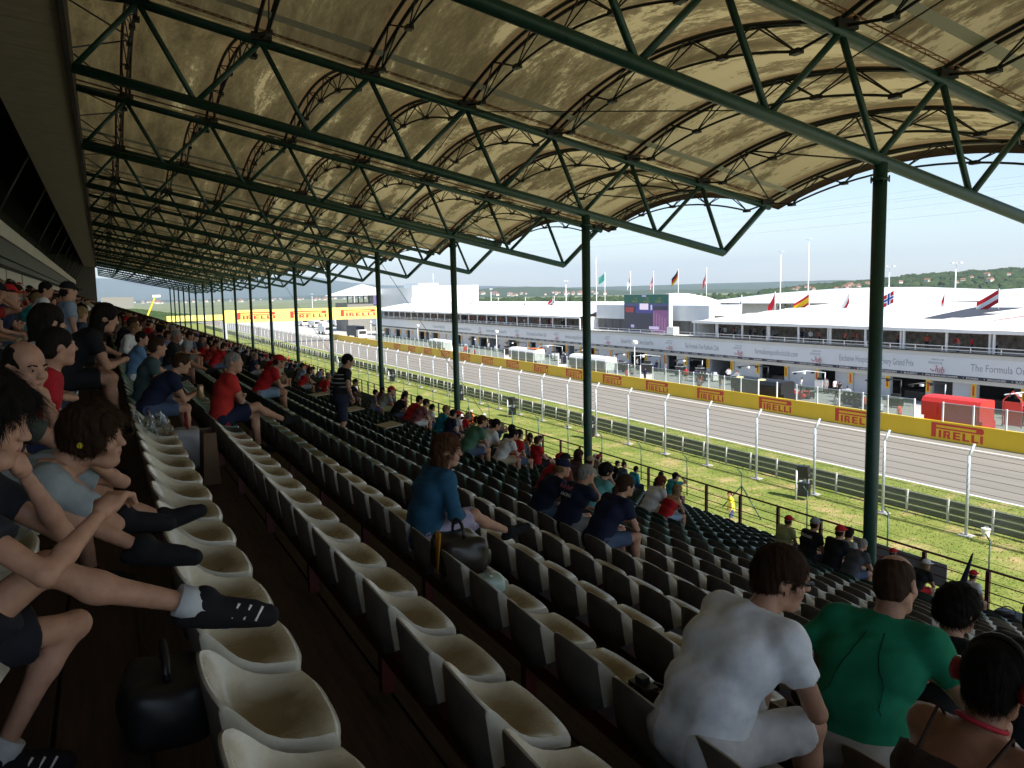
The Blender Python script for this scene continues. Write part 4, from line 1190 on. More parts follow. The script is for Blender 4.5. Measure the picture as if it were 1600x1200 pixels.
# white tents, trucks and clutter in the far paddock
for k in range(12):
    x = 62 + 11 * (k % 6) + random.uniform(-2, 2); y = 232 + 30 * (k // 6) + random.uniform(-4, 8)
    if 70 < x < 110 and y > 225: y += 90
    e = empty('parked_truck', (x, y, 0)); L = random.uniform(3, 6)
    mb = MB(); mb.box(-1.2, 1.2, -L, L, 0.9, 3.6); mb.build('cargo_box', M['white'] if k % 4 else M['navy'], e)
    mb = MB(); mb.box(-1.15, 1.15, -L - 2.2, -L - 0.1, 0.5, 2.7); mb.build('cab', M['white'], e)
    mb = MB(); mb.box(-1.0, 1.0, -L - 2.215, -L - 2.205, 1.5, 2.4); mb.build('windscreen', M['dark'], e)
    for yy in (-L - 1.4, -L + 1.5, L - 1.2):
        for s in (-1, 1):
            mb = MB(); mb.tube([(s * 1.2, yy, 0.5), (s * 0.9, yy, 0.5)], 0.5, 10); mb.build('wheel', M['rubber'], e)
    tag(e, 'small pale truck parked in the far paddock', 'truck', 'trucks in the far paddock')
e = empty('car_canopy', (86, 150, 0)); 
# round pavilion roofs behind the tents
for (x, y, rr, z, lab) in ((112, 146, 11, 11.2, 'white pointed pavilion roof behind the giant screen'), (150, 125, 36, 11.6, 'pale low dome roof behind the screen container'), (165, 96, 30, 11.0, 'pale flat dome roof behind the right tent')):
    e2 = empty('pavilion', (x, y, 0)); mb = MB(); n = 28
    pr = [(rr, z - 2.6), (rr * 0.97, z - 2.3), (rr * 0.6, z - 0.9), (rr * 0.25, z - 0.15), (0.05, z)]
    G = [[(r * math.cos(a), r * math.sin(a), q) for a in np.linspace(0, 2 * math.pi, n + 1)] for r, q in pr]
    mb.grid(G, 0, True, False); mb.build('roof', M['tent'] if rr < 20 else M['fascia'], e2)
    mb = MB(); mb.tube([(0, 0, 0), (0, 0, z - 2.5)], rr * 0.9, n); mb.build('drum', M['fascia_top'], e2)
    tag(e2, lab, 'pavilion')
bpy.data.objects.remove(e)
# yellow telescopic crane and distant board at the stand's far end
e = empty('crane', (11.0, 284, 0)); mb = MB(); mb.tube([(0, 0, 3), (4.6, 6, 12.8)], [0.35, 0.2], 8); mb.build('boom', M['yellow'], e)
mb = MB(); mb.box(3.8, 6.2, 5.5, 6.8, 12.8, 13.5); mb.build('basket', M['white'], e); mb = MB(); mb.box(-1.5, 1.5, -3, 3, 0, 3); mb.build('carrier', M['yellow'], e)
tag(e, 'yellow telescopic crane with raised basket far left', 'crane')
e = empty('distant_screen', (5, 330, 0)); mb = MB(); mb.box(-5, 5.5, 0, 0.6, 9.0, 13.2); mb.build('panel', M['conc_dark'], e); mb = MB(); mb.box(-0.4, 0.4, 0.1, 0.5, 0, 8.99); mb.build('leg', M['galv'], e)
tag(e, 'grey distant video board above the far crowd', 'video screen')
# overhead power lines
for k in range(5):
    mb = MB(); z = 42 + 6.0 * k; ys = np.linspace(-200, 700, 40)
    mb.tube([(330 + 12 * k, y, z + 0.00003 * (y - 250) ** 2 - (6 if k > 2 else 0)) for y in ys], 0.045, 4, cap=False)
    tag(mb.build('power_line', M['galv']), 'thin overhead power line across the sky, %s from bottom' % nth(k), 'power line', 'power lines')

# ================================================================== LAND
def ridge(name, label, dist, prof, m, depth=0.25, wob=2.0, seed=1):
    """prof: list of (azimuth deg from the stand axis, height m)"""
    r = np.random.default_rng(seed)
    az = np.linspace(prof[0][0], prof[-1][0], 90); hh = np.interp(az, [p[0] for p in prof], [p[1] for p in prof])
    nz = np.convolve(r.normal(size=100), np.ones(7) / 7, 'same')[:90] * wob + np.convolve(r.normal(size=100), np.ones(2) / 2, 'same')[:90] * wob * 0.25
    mb = MB(); G = []
    for f, s in ((-depth, 0.0), (-depth * 0.6, 0.30), (-depth * 0.3, 0.66), (-depth * 0.1, 0.92), (0.0, 1.0), (depth * 0.3, 0.75), (depth, 0.0)):
        row = []
        for a, h, q in zip(az, hh, nz):
            d = dist * (1 + f) * (1 + 0.01 * q * (1 if s < 1 else 0)); an = math.radians(a)
            row.append((d * math.sin(an), d * math.cos(an), -0.35 + s * max(0.5, h + q)))
        G.append(row)
    mb.grid(G, 0, True, True)
    return tag(mb.build(name, m), label, kind='structure'), (az, hh + nz)
ridge('hill', 'far blue mountain ridge at the left', 9500, [(-30, 190), (-14, 200), (-4, 215), (0, 245), (4, 205), (8, 185), (10, 240), (12, 262), (14, 200), (17, 130), (22, 90), (30, 70)], M['forest_far'], 0.2, 14, 3)
ridge('hill', 'far low ridge behind the town', 5200, [(-25, 6), (0, 8), (8, 14), (16, 20), (22, 22), (30, 36), (38, 42), (46, 44), (55, 48), (75, 50)], M['forest_far'], 0.25, 5, 4)
ridge('hill', 'wooded hill behind the left tent', 3000, [(17.5, 2), (20, 14), (22.5, 22), (25.5, 33), (29, 32), (31.5, 20), (34, 12), (40, 9), (47, 8)], M['forest'], 0.25, 2.0, 5)
_, RH = ridge('hill', 'green wooded hill at the right behind the pits', 1250, [(40, 1.5), (43, 5), (46, 10), (49, 16), (51.5, 20), (54, 24), (57, 26), (62, 26), (75, 20)], M['forest'], 0.28, 1.4, 6)
ridge('hill', 'low green bank beyond the far end of the stand', 520, [(-6, 6), (0, 8), (1.6, 7.5), (3.2, 5.0), (4.6, 3.0), (6.5, 1.8), (9, 1.0), (14, 1.0)], M['forest'], 0.12, 0.3, 7)

# tree crowns massed on the hills: one mass each
import itertools
def ico():
    p = (1 + 5 ** .5) / 2
    V = np.array([(-1, p, 0), (1, p, 0), (-1, -p, 0), (1, -p, 0), (0, -1, p), (0, 1, p), (0, -1, -p), (0, 1, -p), (p, 0, -1), (p, 0, 1), (-p, 0, -1), (-p, 0, 1)], float)
    V /= np.linalg.norm(V[0])
    F = [(0, 11, 5), (0, 5, 1), (0, 1, 7), (0, 7, 10), (0, 10, 11), (1, 5, 9), (5, 11, 4), (11, 10, 2), (10, 7, 6), (7, 1, 8), (3, 9, 4), (3, 4, 2), (3, 2, 6), (3, 6, 8), (3, 8, 9), (4, 9, 5), (2, 4, 11), (6, 2, 10), (8, 6, 7), (9, 8, 1)]
    return V, F
IV, IF = ico()
def blobs(name, label, pts, rad, m, cat='trees', kind='stuff', seed=9):
    r = np.random.default_rng(seed); V = []; F = []
    for i, (p, R) in enumerate(zip(pts, rad)):
        v = IV * (R * (0.75 + 0.5 * r.random((12, 1)))) * np.array([1, 1, 0.85]) + np.array(p); o = len(V) * 12
        V.append(v); F.extend([(a + i * 12, b + i * 12, c + i * 12) for a, b, c in IF])
    me = bpy.data.meshes.new(name); me.from_pydata(np.concatenate(V).tolist(), [], F); me.materials.append(m); me.update()
    return tag(link_mesh(name, me), label, cat, kind=kind)
pts = []; rad = []
for i in range(3600):
    a = rng.uniform(43, 64); s = rng.uniform(0.0, 1.0) ** 0.7
    h = np.interp(a, RH[0], RH[1]); d = 1250 * (1 - 0.28 * (1 - s))
    if rng.random() < 0.35 and 0.25 < s < 0.6: continue
    an = math.radians(a); pts.append((d * math.sin(an), d * math.cos(an), h * s ** 0.8 + 1.0)); rad.append(rng.uniform(2.6, 5.8))
blobs('hillside_wood', 'dense wood covering the right hillside', pts, rad, M['forest'])
pts = []; rad = []
for i in range(1500):
    a = rng.uniform(-4, 5); an = math.radians(a); d = 520 * rng.uniform(0.9, 1.0); h = np.interp(a, [-6, 0, 1.6, 3.2, 4.6, 6.5], [6, 8, 7.5, 5, 3, 1.8])
    pts.append((d * math.sin(an), d * math.cos(an), h * (d / 520 - 0.88) / 0.12 * 0.9)); rad.append(rng.uniform(0.8, 1.7))
blobs('hedge_wood', 'low green scrub on the bank at the far left', pts, rad, M['forest'])
pts = []; rad = []
for i in range(900):
    a = rng.uniform(18, 47); an = math.radians(a); d = rng.uniform(700, 1100)
    pts.append((d * math.sin(an), d * math.cos(an), rng.uniform(0, 4))); rad.append(rng.uniform(2.5, 5.0))
blobs('valley_wood', 'scattered valley trees behind the paddock', pts, rad, M['forest'])
# leafy trees that can be told apart just behind the tents
def tree(x, y, h, r, label):
    e = empty('leafy_tree', (x, y, 0)); mb = MB(); mb.tube([(0, 0, 0), (0.1, 0, h * 0.35), (0.2, 0.1, h * 0.75)], [0.3, 0.22, 0.08], 8)
    for q in range(5):
        a = q * 1.3; mb.tube([(0.1, 0, h * (0.35 + 0.06 * q)), (r * 0.6 * math.cos(a), r * 0.6 * math.sin(a), h * (0.55 + 0.07 * q))], [0.1, 0.03], 6)
    mb.build('trunk', M['trunk'], e)
    N = 1600; V = []; F = []
    cl = [(rng.normal() * r * 0.45, rng.normal() * r * 0.45, h * 0.62 + rng.normal() * h * 0.14, r * rng.uniform(0.25, 0.45)) for _ in range(16)]
    for i in range(N):
        c = cl[rng.integers(16)]; d = rng.normal(size=3); d /= np.linalg.norm(d); p = np.array(c[:3]) + d * c[3] * rng.uniform(0.6, 1.05)
        u = rng.normal(size=3); u /= np.linalg.norm(u); w = np.cross(u, rng.normal(size=3)); w /= np.linalg.norm(w); s = rng.uniform(0.12, 0.26)
        V += [p - u * s, p + w * s * 0.6, p + u * s, p - w * s * 0.6]; F.append((4 * i, 4 * i + 1, 4 * i + 2, 4 * i + 3))
    me = bpy.data.meshes.new('crown'); me.from_pydata([tuple(v) for v in V], [], F); me.materials.append(M['leaf']); me.update(); link_mesh('crown', me, e)
    tag(e, label, 'tree', 'trees behind the tents')
M['leaf'] = mat('green_leaves', (0.06, 0.11, 0.025), 0.7, 0.4, 1.5, spec=0.2)
tree(150, 147.5, 13.0, 4.2, 'leafy green tree behind the right tent, left one'); tree(152, 141.5, 12.4, 4.0, 'leafy green tree behind the right tent, right one')
tree(118, 118, 10.4, 3.0, 'small yellow green tree beside the dome roof')
# houses on the hills
hw = MB(); hw.box(-6, 6, -5, 5, 0, 6); hwm = hw.mesh('wall', M['house_wall'])
hr = MB(); hr.add([(-7, -6, 5.9), (7, -6, 5.9), (7, 6, 5.9), (-7, 6, 5.9), (-5.5, 0, 9.5), (5.5, 0, 9.5)], [(0, 1, 5, 4), (2, 3, 4, 5), (1, 2, 5), (3, 0, 4), (0, 3, 2, 1)]); hrm = hr.mesh('roof', M['roof_tile'])
hn = MB(); hn.box(-6.02, -6.005, -3, -1, 2, 4); hn.box(-6.02, -6.005, 1, 3, 2, 4); hnm = hn.mesh('window', M['dark'])
def house(d, a, z, s, lab, grp):
    an = math.radians(a); e = empty('hillside_house', (d * math.sin(an), d * math.cos(an), z), random.uniform(0, 3)); e.scale = (s, s, s)
    link_mesh('wall', hwm, e); link_mesh('roof', hrm, e); link_mesh('window', hnm, e); tag(e, lab, 'house', grp)
for i in range(34):
    a = random.uniform(45, 50.5) if i < 20 else random.uniform(50.5, 60); s = random.uniform(0.3, 0.62)
    h = float(np.interp(a, RH[0], RH[1])) * s ** 0.8
    house(1250 * (1 - 0.28 * (1 - s)) - 14, a, h + 2.5, random.uniform(0.28, 0.5), 'tiny house with red roof on the right wooded hillside', 'houses on the right hillside')
for i in range(46):
    a = random.uniform(20.5, 33); s = random.uniform(0.08, 0.5)
    house(3000 * (1 - 0.25 * (1 - s)) - 60, a, 30 * s * 0.6, random.uniform(0.55, 0.95), 'tiny pale house at the foot of the hill behind left tent', 'houses below the left hill')
for i in range(60):
    house(random.uniform(2200, 4200), random.uniform(1.5, 20), 1.0, random.uniform(0.6, 1.0), 'tiny house in the hazy far town at left', 'houses of the far town')

# ------------------------------------------------------------------ haze
hz = MB(); hz.box(-9800, 9800, -2900, 13500, -1.5, 480)
hm = bpy.data.materials.new('haze_air'); hm.use_nodes = True
n_ = hm.node_tree.nodes
for x in list(n_):
    if x.type != 'OUTPUT_MATERIAL': n_.remove(x)
pv = n_.new('ShaderNodeVolumePrincipled'); pv.inputs['Color'].default_value = (0.72, 0.85, 1.0, 1); pv.inputs['Density'].default_value = 0.00012; pv.inputs['Anisotropy'].default_value = 0.1
hm.node_tree.links.new(pv.outputs[0], [x for x in n_ if x.type == 'OUTPUT_MATERIAL'][0].inputs['Volume'])
HAZE = True
if HAZE: tag(hz.build('haze', hm), 'pale summer haze over the far hills', kind='stuff')

# ================================================================== PEOPLE
A = lambda *p: np.array(p, float)
class Field:
    """blend of rounded shapes, skinned as one continuous surface"""
    def __init__(self, h): self.h = h; self.p = []
    def cone(self, a, b, r1, r2, k=0.03, flat=False, cut=False): self.p.append(('c', A(*a), A(*b), r1, r2, k, flat, cut)); return self
    def ell(self, c, r, R=None, k=0.02, cut=False): self.p.append(('e', A(*c), A(*r), np.eye(3) if R is None else R, None, k, False, cut)); return self
    def box(self, c, r, rad, k=0.02): self.p.append(('b', A(*c), A(*r), rad, None, k, False, False)); return self
    def half(self, c, n): self.p.append(('h', A(*c), A(*n), 0, 0, 0, False, True)); return self
    def build(self, noise=None):
        h = self.h; lo = np.full(3, 1e9); hi = np.full(3, -1e9)
        for q in self.p:
            if q[7]: continue
            if q[0] == 'c': r = max(q[3], q[4]); l = np.minimum(q[1], q[2]) - r; u = np.maximum(q[1], q[2]) + r
            else: r = max(q[2]); l = q[1] - r; u = q[1] + r
            lo = np.minimum(lo, l); hi = np.maximum(hi, u)
        lo -= 2.5 * h; hi += 2.5 * h
        n = np.ceil((hi - lo) / h).astype(int) + 1
        ax = [lo[i] + h * np.arange(n[i]) for i in range(3)]
        f = np.full(n, 1.0, np.float32)
        for q in self.p:
            if q[0] == 'h':
                d = (ax[0][:, None, None] - q[1][0]) * q[2][0] + (ax[1][None, :, None] - q[1][1]) * q[2][1] + (ax[2][None, None, :] - q[1][2]) * q[2][2]
                f[...] = np.maximum(f, d); continue
            k = q[5]
            if q[0] == 'c': r = max(q[3], q[4]); l = np.minimum(q[1], q[2]) - r; u = np.maximum(q[1], q[2]) + r
            else: r = max(q[2]); l = q[1] - r; u = q[1] + r
            m = k + 2.5 * h
            i0 = np.clip(np.floor((l - m - lo) / h).astype(int), 0, n - 1); i1 = np.clip(np.ceil((u + m - lo) / h).astype(int) + 1, 1, n)
            X = ax[0][i0[0]:i1[0], None, None]; Y = ax[1][None, i0[1]:i1[1], None]; Z = ax[2][None, None, i0[2]:i1[2]]
            if q[0] == 'c':
                ba = q[2] - q[1]; L2 = max(ba @ ba, 1e-9); L = L2 ** .5
                t = ((X - q[1][0]) * ba[0] + (Y - q[1][1]) * ba[1] + (Z - q[1][2]) * ba[2]) / L2
                tc = np.clip(t, 0, 1)
                d = np.sqrt((X - q[1][0] - tc * ba[0]) ** 2 + (Y - q[1][1] - tc * ba[1]) ** 2 + (Z - q[1][2] - tc * ba[2]) ** 2) - (q[3] + (q[4] - q[3]) * tc)
                if q[6]: d = np.maximum(d, (t - 1) * L)
            elif q[0] == 'b':
                qx = np.abs(X - q[1][0]) - (q[2][0] - q[3]); qy = np.abs(Y - q[1][1]) - (q[2][1] - q[3]); qz = np.abs(Z - q[1][2]) - (q[2][2] - q[3])
                d = np.sqrt(np.maximum(qx, 0) ** 2 + np.maximum(qy, 0) ** 2 + np.maximum(qz, 0) ** 2) + np.minimum(np.maximum(np.maximum(qx, qy), qz), 0) - q[3]
            else:
                R = q[3]; dx = X - q[1][0]; dy = Y - q[1][1]; dz = Z - q[1][2]
                u_ = [R[0, i] * dx + R[1, i] * dy + R[2, i] * dz for i in range(3)]
                k0 = np.sqrt(sum((u_[i] / q[2][i]) ** 2 for i in range(3))); k1 = np.sqrt(sum((u_[i] / q[2][i] ** 2) ** 2 for i in range(3))) + 1e-9
                d = k0 * (k0 - 1) / k1
            s = f[i0[0]:i1[0], i0[1]:i1[1], i0[2]:i1[2]]
            if q[7]:
                kk = max(k, 1e-4); hh = np.clip(0.5 - 0.5 * (s + d) / kk, 0, 1)
                s[...] = s * (1 - hh) + (-d) * hh + kk * hh * (1 - hh)
            else:
                kk = max(k, 1e-4); hh = np.clip(0.5 + 0.5 * (d - s) / kk, 0, 1)
                s[...] = d * (1 - hh) + s * hh - kk * hh * (1 - hh)
        if noise is not None: f += noise(ax[0][:, None, None], ax[1][None, :, None], ax[2][None, None, :]).astype(np.float32)
        return surf_nets(f, lo, h)

def surf_nets(f, lo, h):
    f[0] = f[-1] = 1; f[:, 0] = f[:, -1] = 1; f[:, :, 0] = f[:, :, -1] = 1
    s = f < 0
    n = np.array(f.shape)
    acc = np.zeros((*(n - 1), 3), np.float32); cnt = np.zeros(n - 1, np.float32)
    quads = []
    for axis in range(3):
        a = [slice(None)] * 3; b = [slice(None)] * 3
        a[axis] = slice(0, -1); b[axis] = slice(1, None)
        cr = s[tuple(a)] != s[tuple(b)]
        idx = np.argwhere(cr)
        if len(idx) == 0: continue
        e = np.zeros(3, int); e[axis] = 1
        f0 = f[tuple(idx.T)]; f1 = f[tuple((idx + e).T)]
        t = f0 / (f0 - f1)
        pos = idx.astype(np.float32); pos[:, axis] += t
        o1, o2 = [i for i in range(3) if i != axis]
        cells = []
        for d1, d2 in ((-1, -1), (0, -1), (0, 0), (-1, 0)):
            c = idx.copy(); c[:, o1] += d1; c[:, o2] += d2
            cells.append(c)
            np.add.at(acc, tuple(c.T), pos); np.add.at(cnt, tuple(c.T), 1)
        q = np.stack([np.ravel_multi_index(tuple(c.T), tuple(n - 1)) for c in cells], 1)
        fl = s[tuple(idx.T)]
        if axis == 1: fl = ~fl
        q[~fl] = q[~fl][:, ::-1]
        quads.append(q)
    q = np.concatenate(quads)
    u, inv = np.unique(q, return_inverse=True)
    c = np.stack(np.unravel_index(u, tuple(n - 1)), 1)
    v = acc[tuple(c.T)] / cnt[tuple(c.T)][:, None]
    return v * h + lo, inv.reshape(-1, 4)

def np_mesh(name, pieces, m):
    V = []; F = []; o = 0
    for v, f in pieces: V.append(v); F.append(f + o); o += len(v)
    V = np.concatenate(V); F = np.concatenate(F)
    me = bpy.data.meshes.new(name)
    me.vertices.add(len(V)); me.vertices.foreach_set('co', V.astype(np.float32).ravel())
    me.loops.add(F.size); me.loops.foreach_set('vertex_index', F.ravel().astype(np.int32))
    me.polygons.add(len(F)); me.polygons.foreach_set('loop_start', np.arange(len(F), dtype=np.int32) * 4); me.polygons.foreach_set('loop_total', np.full(len(F), 4, np.int32))
    me.polygons.foreach_set('use_smooth', np.ones(len(F), bool))
    me.materials.append(m); me.update(); me.validate()
    return me

def unit(v): return v / (np.linalg.norm(v) + 1e-9)
def ik(a, b, l1, l2, pole):
    d = b - a; L = np.linalg.norm(d)
    if L > (l1 + l2) * 0.995: b = a + d / L * (l1 + l2) * 0.995; d = b - a; L = np.linalg.norm(d)
    x = (l1 * l1 - l2 * l2 + L * L) / (2 * L); hh = math.sqrt(max(l1 * l1 - x * x, 0))
    u = d / L; p = pole - u * (pole @ u); p = unit(p)
    return a + u * x + p * hh, b
def rot(yaw=0, pitch=0, roll=0):
    cy, sy = math.cos(yaw), math.sin(yaw); cp, sp = math.cos(pitch), math.sin(pitch); cr, sr = math.cos(roll), math.sin(roll)
    return np.array([[cy, -sy, 0], [sy, cy, 0], [0, 0, 1]]) @ np.array([[cp, 0, sp], [0, 1, 0], [-sp, 0, cp]]) @ np.array([[1, 0, 0], [0, cr, -sr], [0, sr, cr]])

def pose(kind='lean', lean=20, curve=18, side=0, head=(0, 0, 0), arms='knees', legs='floor', wide=1.0, hd=0.0):
    """joints in metres; x faces forward, origin on the floor below the pelvis"""
    J = {}
    th = math.radians(lean); t2 = math.radians(lean + curve); sd = math.radians(side)
    stand = kind == 'stand'
    p0 = A(0, 0, 0.95) if stand else A(0, 0, 0.52)
    u1 = A(math.sin(th), math.sin(sd) * 0.6, math.cos(th)); u2 = A(math.sin(t2), math.sin(sd), math.cos(t2)); u1 = unit(u1); u2 = unit(u2)
    J['pel'] = p0; J['waist'] = p0 + 0.17 * u1; J['chest'] = J['waist'] + 0.18 * unit(u1 + u2); J['neck'] = J['chest'] + 0.185 * u2
    t3 = math.radians(max(0, (lean + curve) * 0.75 - 6))
    J['head'] = J['neck'] + 0.155 * A(math.sin(t3), math.sin(sd) * 0.4, math.cos(t3)) + A(0.025, 0, hd)
    J['R'] = rot(math.radians(head[0]), math.radians(head[1]), math.radians(head[2]))
    lat = A(0, 1, 0)
    for s, q in ((1, 'l'), (-1, 'r')):
        J['sh' + q] = J['chest'] + 0.135 * u2 + lat * s * 0.185 * wide
        J['hip' + q] = p0 + lat * s * 0.095
        # legs
        if stand:
            an = A(0.0 + 0.05 * s, s * 0.12, 0.08); J['kn' + q], J['an' + q] = ik(J['hip' + q], an, 0.44, 0.43, A(1, 0, 0))
            J['toe' + q] = J['an' + q] + A(0.17, s * 0.03, -0.045)
        else:
            lg = legs if isinstance(legs, str) else legs[0 if s == 1 else 1]
            if lg == 'floor': an = A(0.46, s * 0.13, 0.09)
            elif lg == 'fwd': an = A(0.62, s * 0.13, 0.12)
            elif lg == 'up': an = A(0.80, s * 0.12, 0.40)
            elif lg == 'back': an = A(0.30, s * 0.12, 0.10)
            elif lg == 'cross': an = A(0.78, -s * 0.06, 0.42)
            else: an = A(*lg)
            J['kn' + q], J['an' + q] = ik(J['hip' + q], an, 0.44, 0.43, A(0.35, 0.10 * s, 1))
            J['toe' + q] = J['an' + q] + (A(0.16, s * 0.02, -0.045) if lg not in ('up', 'cross') else A(0.15, 0, 0.02))
    for s, q in ((1, 'l'), (-1, 'r')):
        am = arms if isinstance(arms, str) else arms[0 if s == 1 else 1]
        kn = J['kn' + q]
        pole = A(-0.4, s * 1.0, -0.6)
        if am == 'knees': w = kn + A(0.04, -s * 0.10, 0.12); pole = A(-0.2, s * 1.0, -0.8)
        elif am == 'lap': w = J['pel'] + A(0.30, s * 0.09, 0.14)
        elif am == 'face': w = J['head'] + A(0.07, s * 0.03, -0.145); pole = A(0.2, s * 0.6, -1)
        elif am == 'cam': w = J['head'] + A(0.15, s * 0.07, -0.03); pole = A(0.0, s * 1.0, -0.6)
        elif am == 'cap': w = J['head'] + A(0.06, s * 0.09, 0.05); pole = A(0.2, s, 0.0)
        elif am == 'hold': w = J['chest'] + A(0.34, s * 0.06, -0.14)
        elif am == 'back': w = J['pel'] + A(-0.05, s * 0.30, 0.10); pole = A(-1, s, 0)
        elif am == 'side': w = J['sh' + q] + A(0.06, s * 0.08, -0.52)
        elif am == 'hip': w = J['pel'] + A(0.05, s * 0.17, 0.08); pole = A(-0.5, s, 0)
        elif am == 'cross': w = J['chest'] + A(0.19, -s * 0.10, -0.08); pole = A(0.1, s, -0.8)
        else: w = A(*am)
        J['el' + q], J['wr' + q] = ik(J['sh' + q], w, 0.295, 0.255, pole)
    return J

def torso(F, J, g=0.0, belly=0.0, w=1.0, k=0.06):
    lat = A(0, 1, 0)
    F.cone(J['pel'] - lat * 0.085 * w, J['pel'] + lat * 0.085 * w, 0.125 + g, 0.125 + g, k)
    F.cone(J['waist'] - lat * 0.065 * w, J['waist'] + lat * 0.065 * w, 0.112 + g + belly, 0.112 + g + belly, k)
    c = J['chest']; F.cone(c - lat * 0.085 * w, c + lat * 0.085 * w, 0.118 + g, 0.118 + g, k)
    F.cone(J['shr'], J['shl'], 0.062 + g, 0.062 + g, k)
    F.cone(J['waist'], J['chest'] * 0.4 + J['neck'] * 0.6, 0.10 + g, 0.085 + g, k)

def hand(F, w, d, s, curl=0.6, k=0.008):
    """palm, four bent fingers of unequal length, thumb from the side of the palm"""
    d = unit(d); up = A(0, 0, 1) if abs(d[2]) < 0.8 else A(1, 0, 0)
    side = unit(np.cross(d, up)) * s; nrm = unit(np.cross(side, d)) * s
    if nrm[2] < 0: nrm = -nrm
    F.cone(w, w + d * 0.03, 0.026, 0.028, k)
    for i in range(4):
        o = side * (0.024 - 0.016 * i)
        b = w + d * 0.075 + o; F.cone(w + d * 0.02 + o * 0.9, b, 0.016, 0.0105, k)
        L = (0.040, 0.046, 0.043, 0.034)[i]
        m1 = b + (d * math.cos(curl) - nrm * math.sin(curl)) * L; e = m1 + (d * math.cos(curl * 2.2) - nrm * math.sin(curl * 2.2)) * L * 0.85
        F.cone(b, m1, 0.0100, 0.0088, 0.004); F.cone(m1, e, 0.0088, 0.0072, 0.004)
    t0 = w + d * 0.02 + side * 0.022; t1 = t0 + d * 0.03 + side * 0.028 - nrm * 0.012; t2 = t1 + d * 0.032 + side * 0.002 - nrm * 0.012
    F.cone(t0, t1, 0.0145, 0.0115, 0.006); F.cone(t1, t2, 0.0112, 0.0088, 0.004)

def head_field(F, c, R, neck, child=1.0, detail=True):
    T = lambda x, y, z: c + R @ (A(x, y, z) * child)
    s = child
    F.ell(T(-0.012, 0, 0.03), A(0.098, 0.077, 0.092) * s, R, 0.02)
    F.ell(T(0.030, 0, -0.035), A(0.062, 0.058, 0.085) * s, R, 0.03)
    F.cone(T(0.066, -0.012, -0.098), T(0.066, 0.012, -0.098), 0.022 * s, 0.022 * s, 0.025)
    F.cone(T(-0.02, 0.05, -0.06), T(0.05, 0.022, -0.10), 0.02 * s, 0.018 * s, 0.02); F.cone(T(-0.02, -0.05, -0.06), T(0.05, -0.022, -0.10), 0.02 * s, 0.018 * s, 0.02)
    if detail:
        F.cone(T(0.082, 0.035, 0.026), T(0.086, -0.035, 0.026), 0.011 * s, 0.011 * s, 0.012)
        for q in (1, -1):
            F.ell(T(0.058, q * 0.040, -0.028), A(0.028, 0.024, 0.026) * s, R, 0.02)
            F.ell(T(0.096, q * 0.031, 0.008), A(0.016, 0.015, 0.010) * s, R, 0.008, cut=True)
            F.ell(T(0.079, q * 0.031, 0.008), A(0.013, 0.014, 0.012) * s, R, 0.003)
            F.ell(T(-0.012, q * 0.079, -0.004), A(0.020, 0.010, 0.031) * s, rot(0, 0, 0) @ R, 0.006)
            F.ell(T(-0.006, q * 0.089, -0.002), A(0.010, 0.006, 0.018) * s, R, 0.004, cut=True)
        F.cone(T(0.088, 0, 0.018), T(0.110, 0, -0.020), 0.009 * s, 0.0125 * s, 0.012)
        F.ell(T(0.104, 0.011, -0.025), A(0.010, 0.009, 0.008) * s, R, 0.006); F.ell(T(0.104, -0.011, -0.025), A(0.010, 0.009, 0.008) * s, R, 0.006)
        F.cone(T(0.085, 0.018, -0.053), T(0.085, -0.018, -0.053), 0.011 * s, 0.011 * s, 0.01)
        F.cone(T(0.082, 0.016, -0.068), T(0.082, -0.016, -0.068), 0.010 * s, 0.010 * s, 0.008)
    else:
        F.cone(T(0.088, 0, 0.012), T(0.108, 0, -0.022), 0.011 * s, 0.014 * s, 0.012)
        for q in (1, -1): F.ell(T(-0.012, q * 0.078, -0.004), A(0.02, 0.014, 0.03) * s, R, 0.008)
    F.cone(T(-0.02, 0, -0.05), neck, 0.054 * s, 0.062 * s, 0.03)

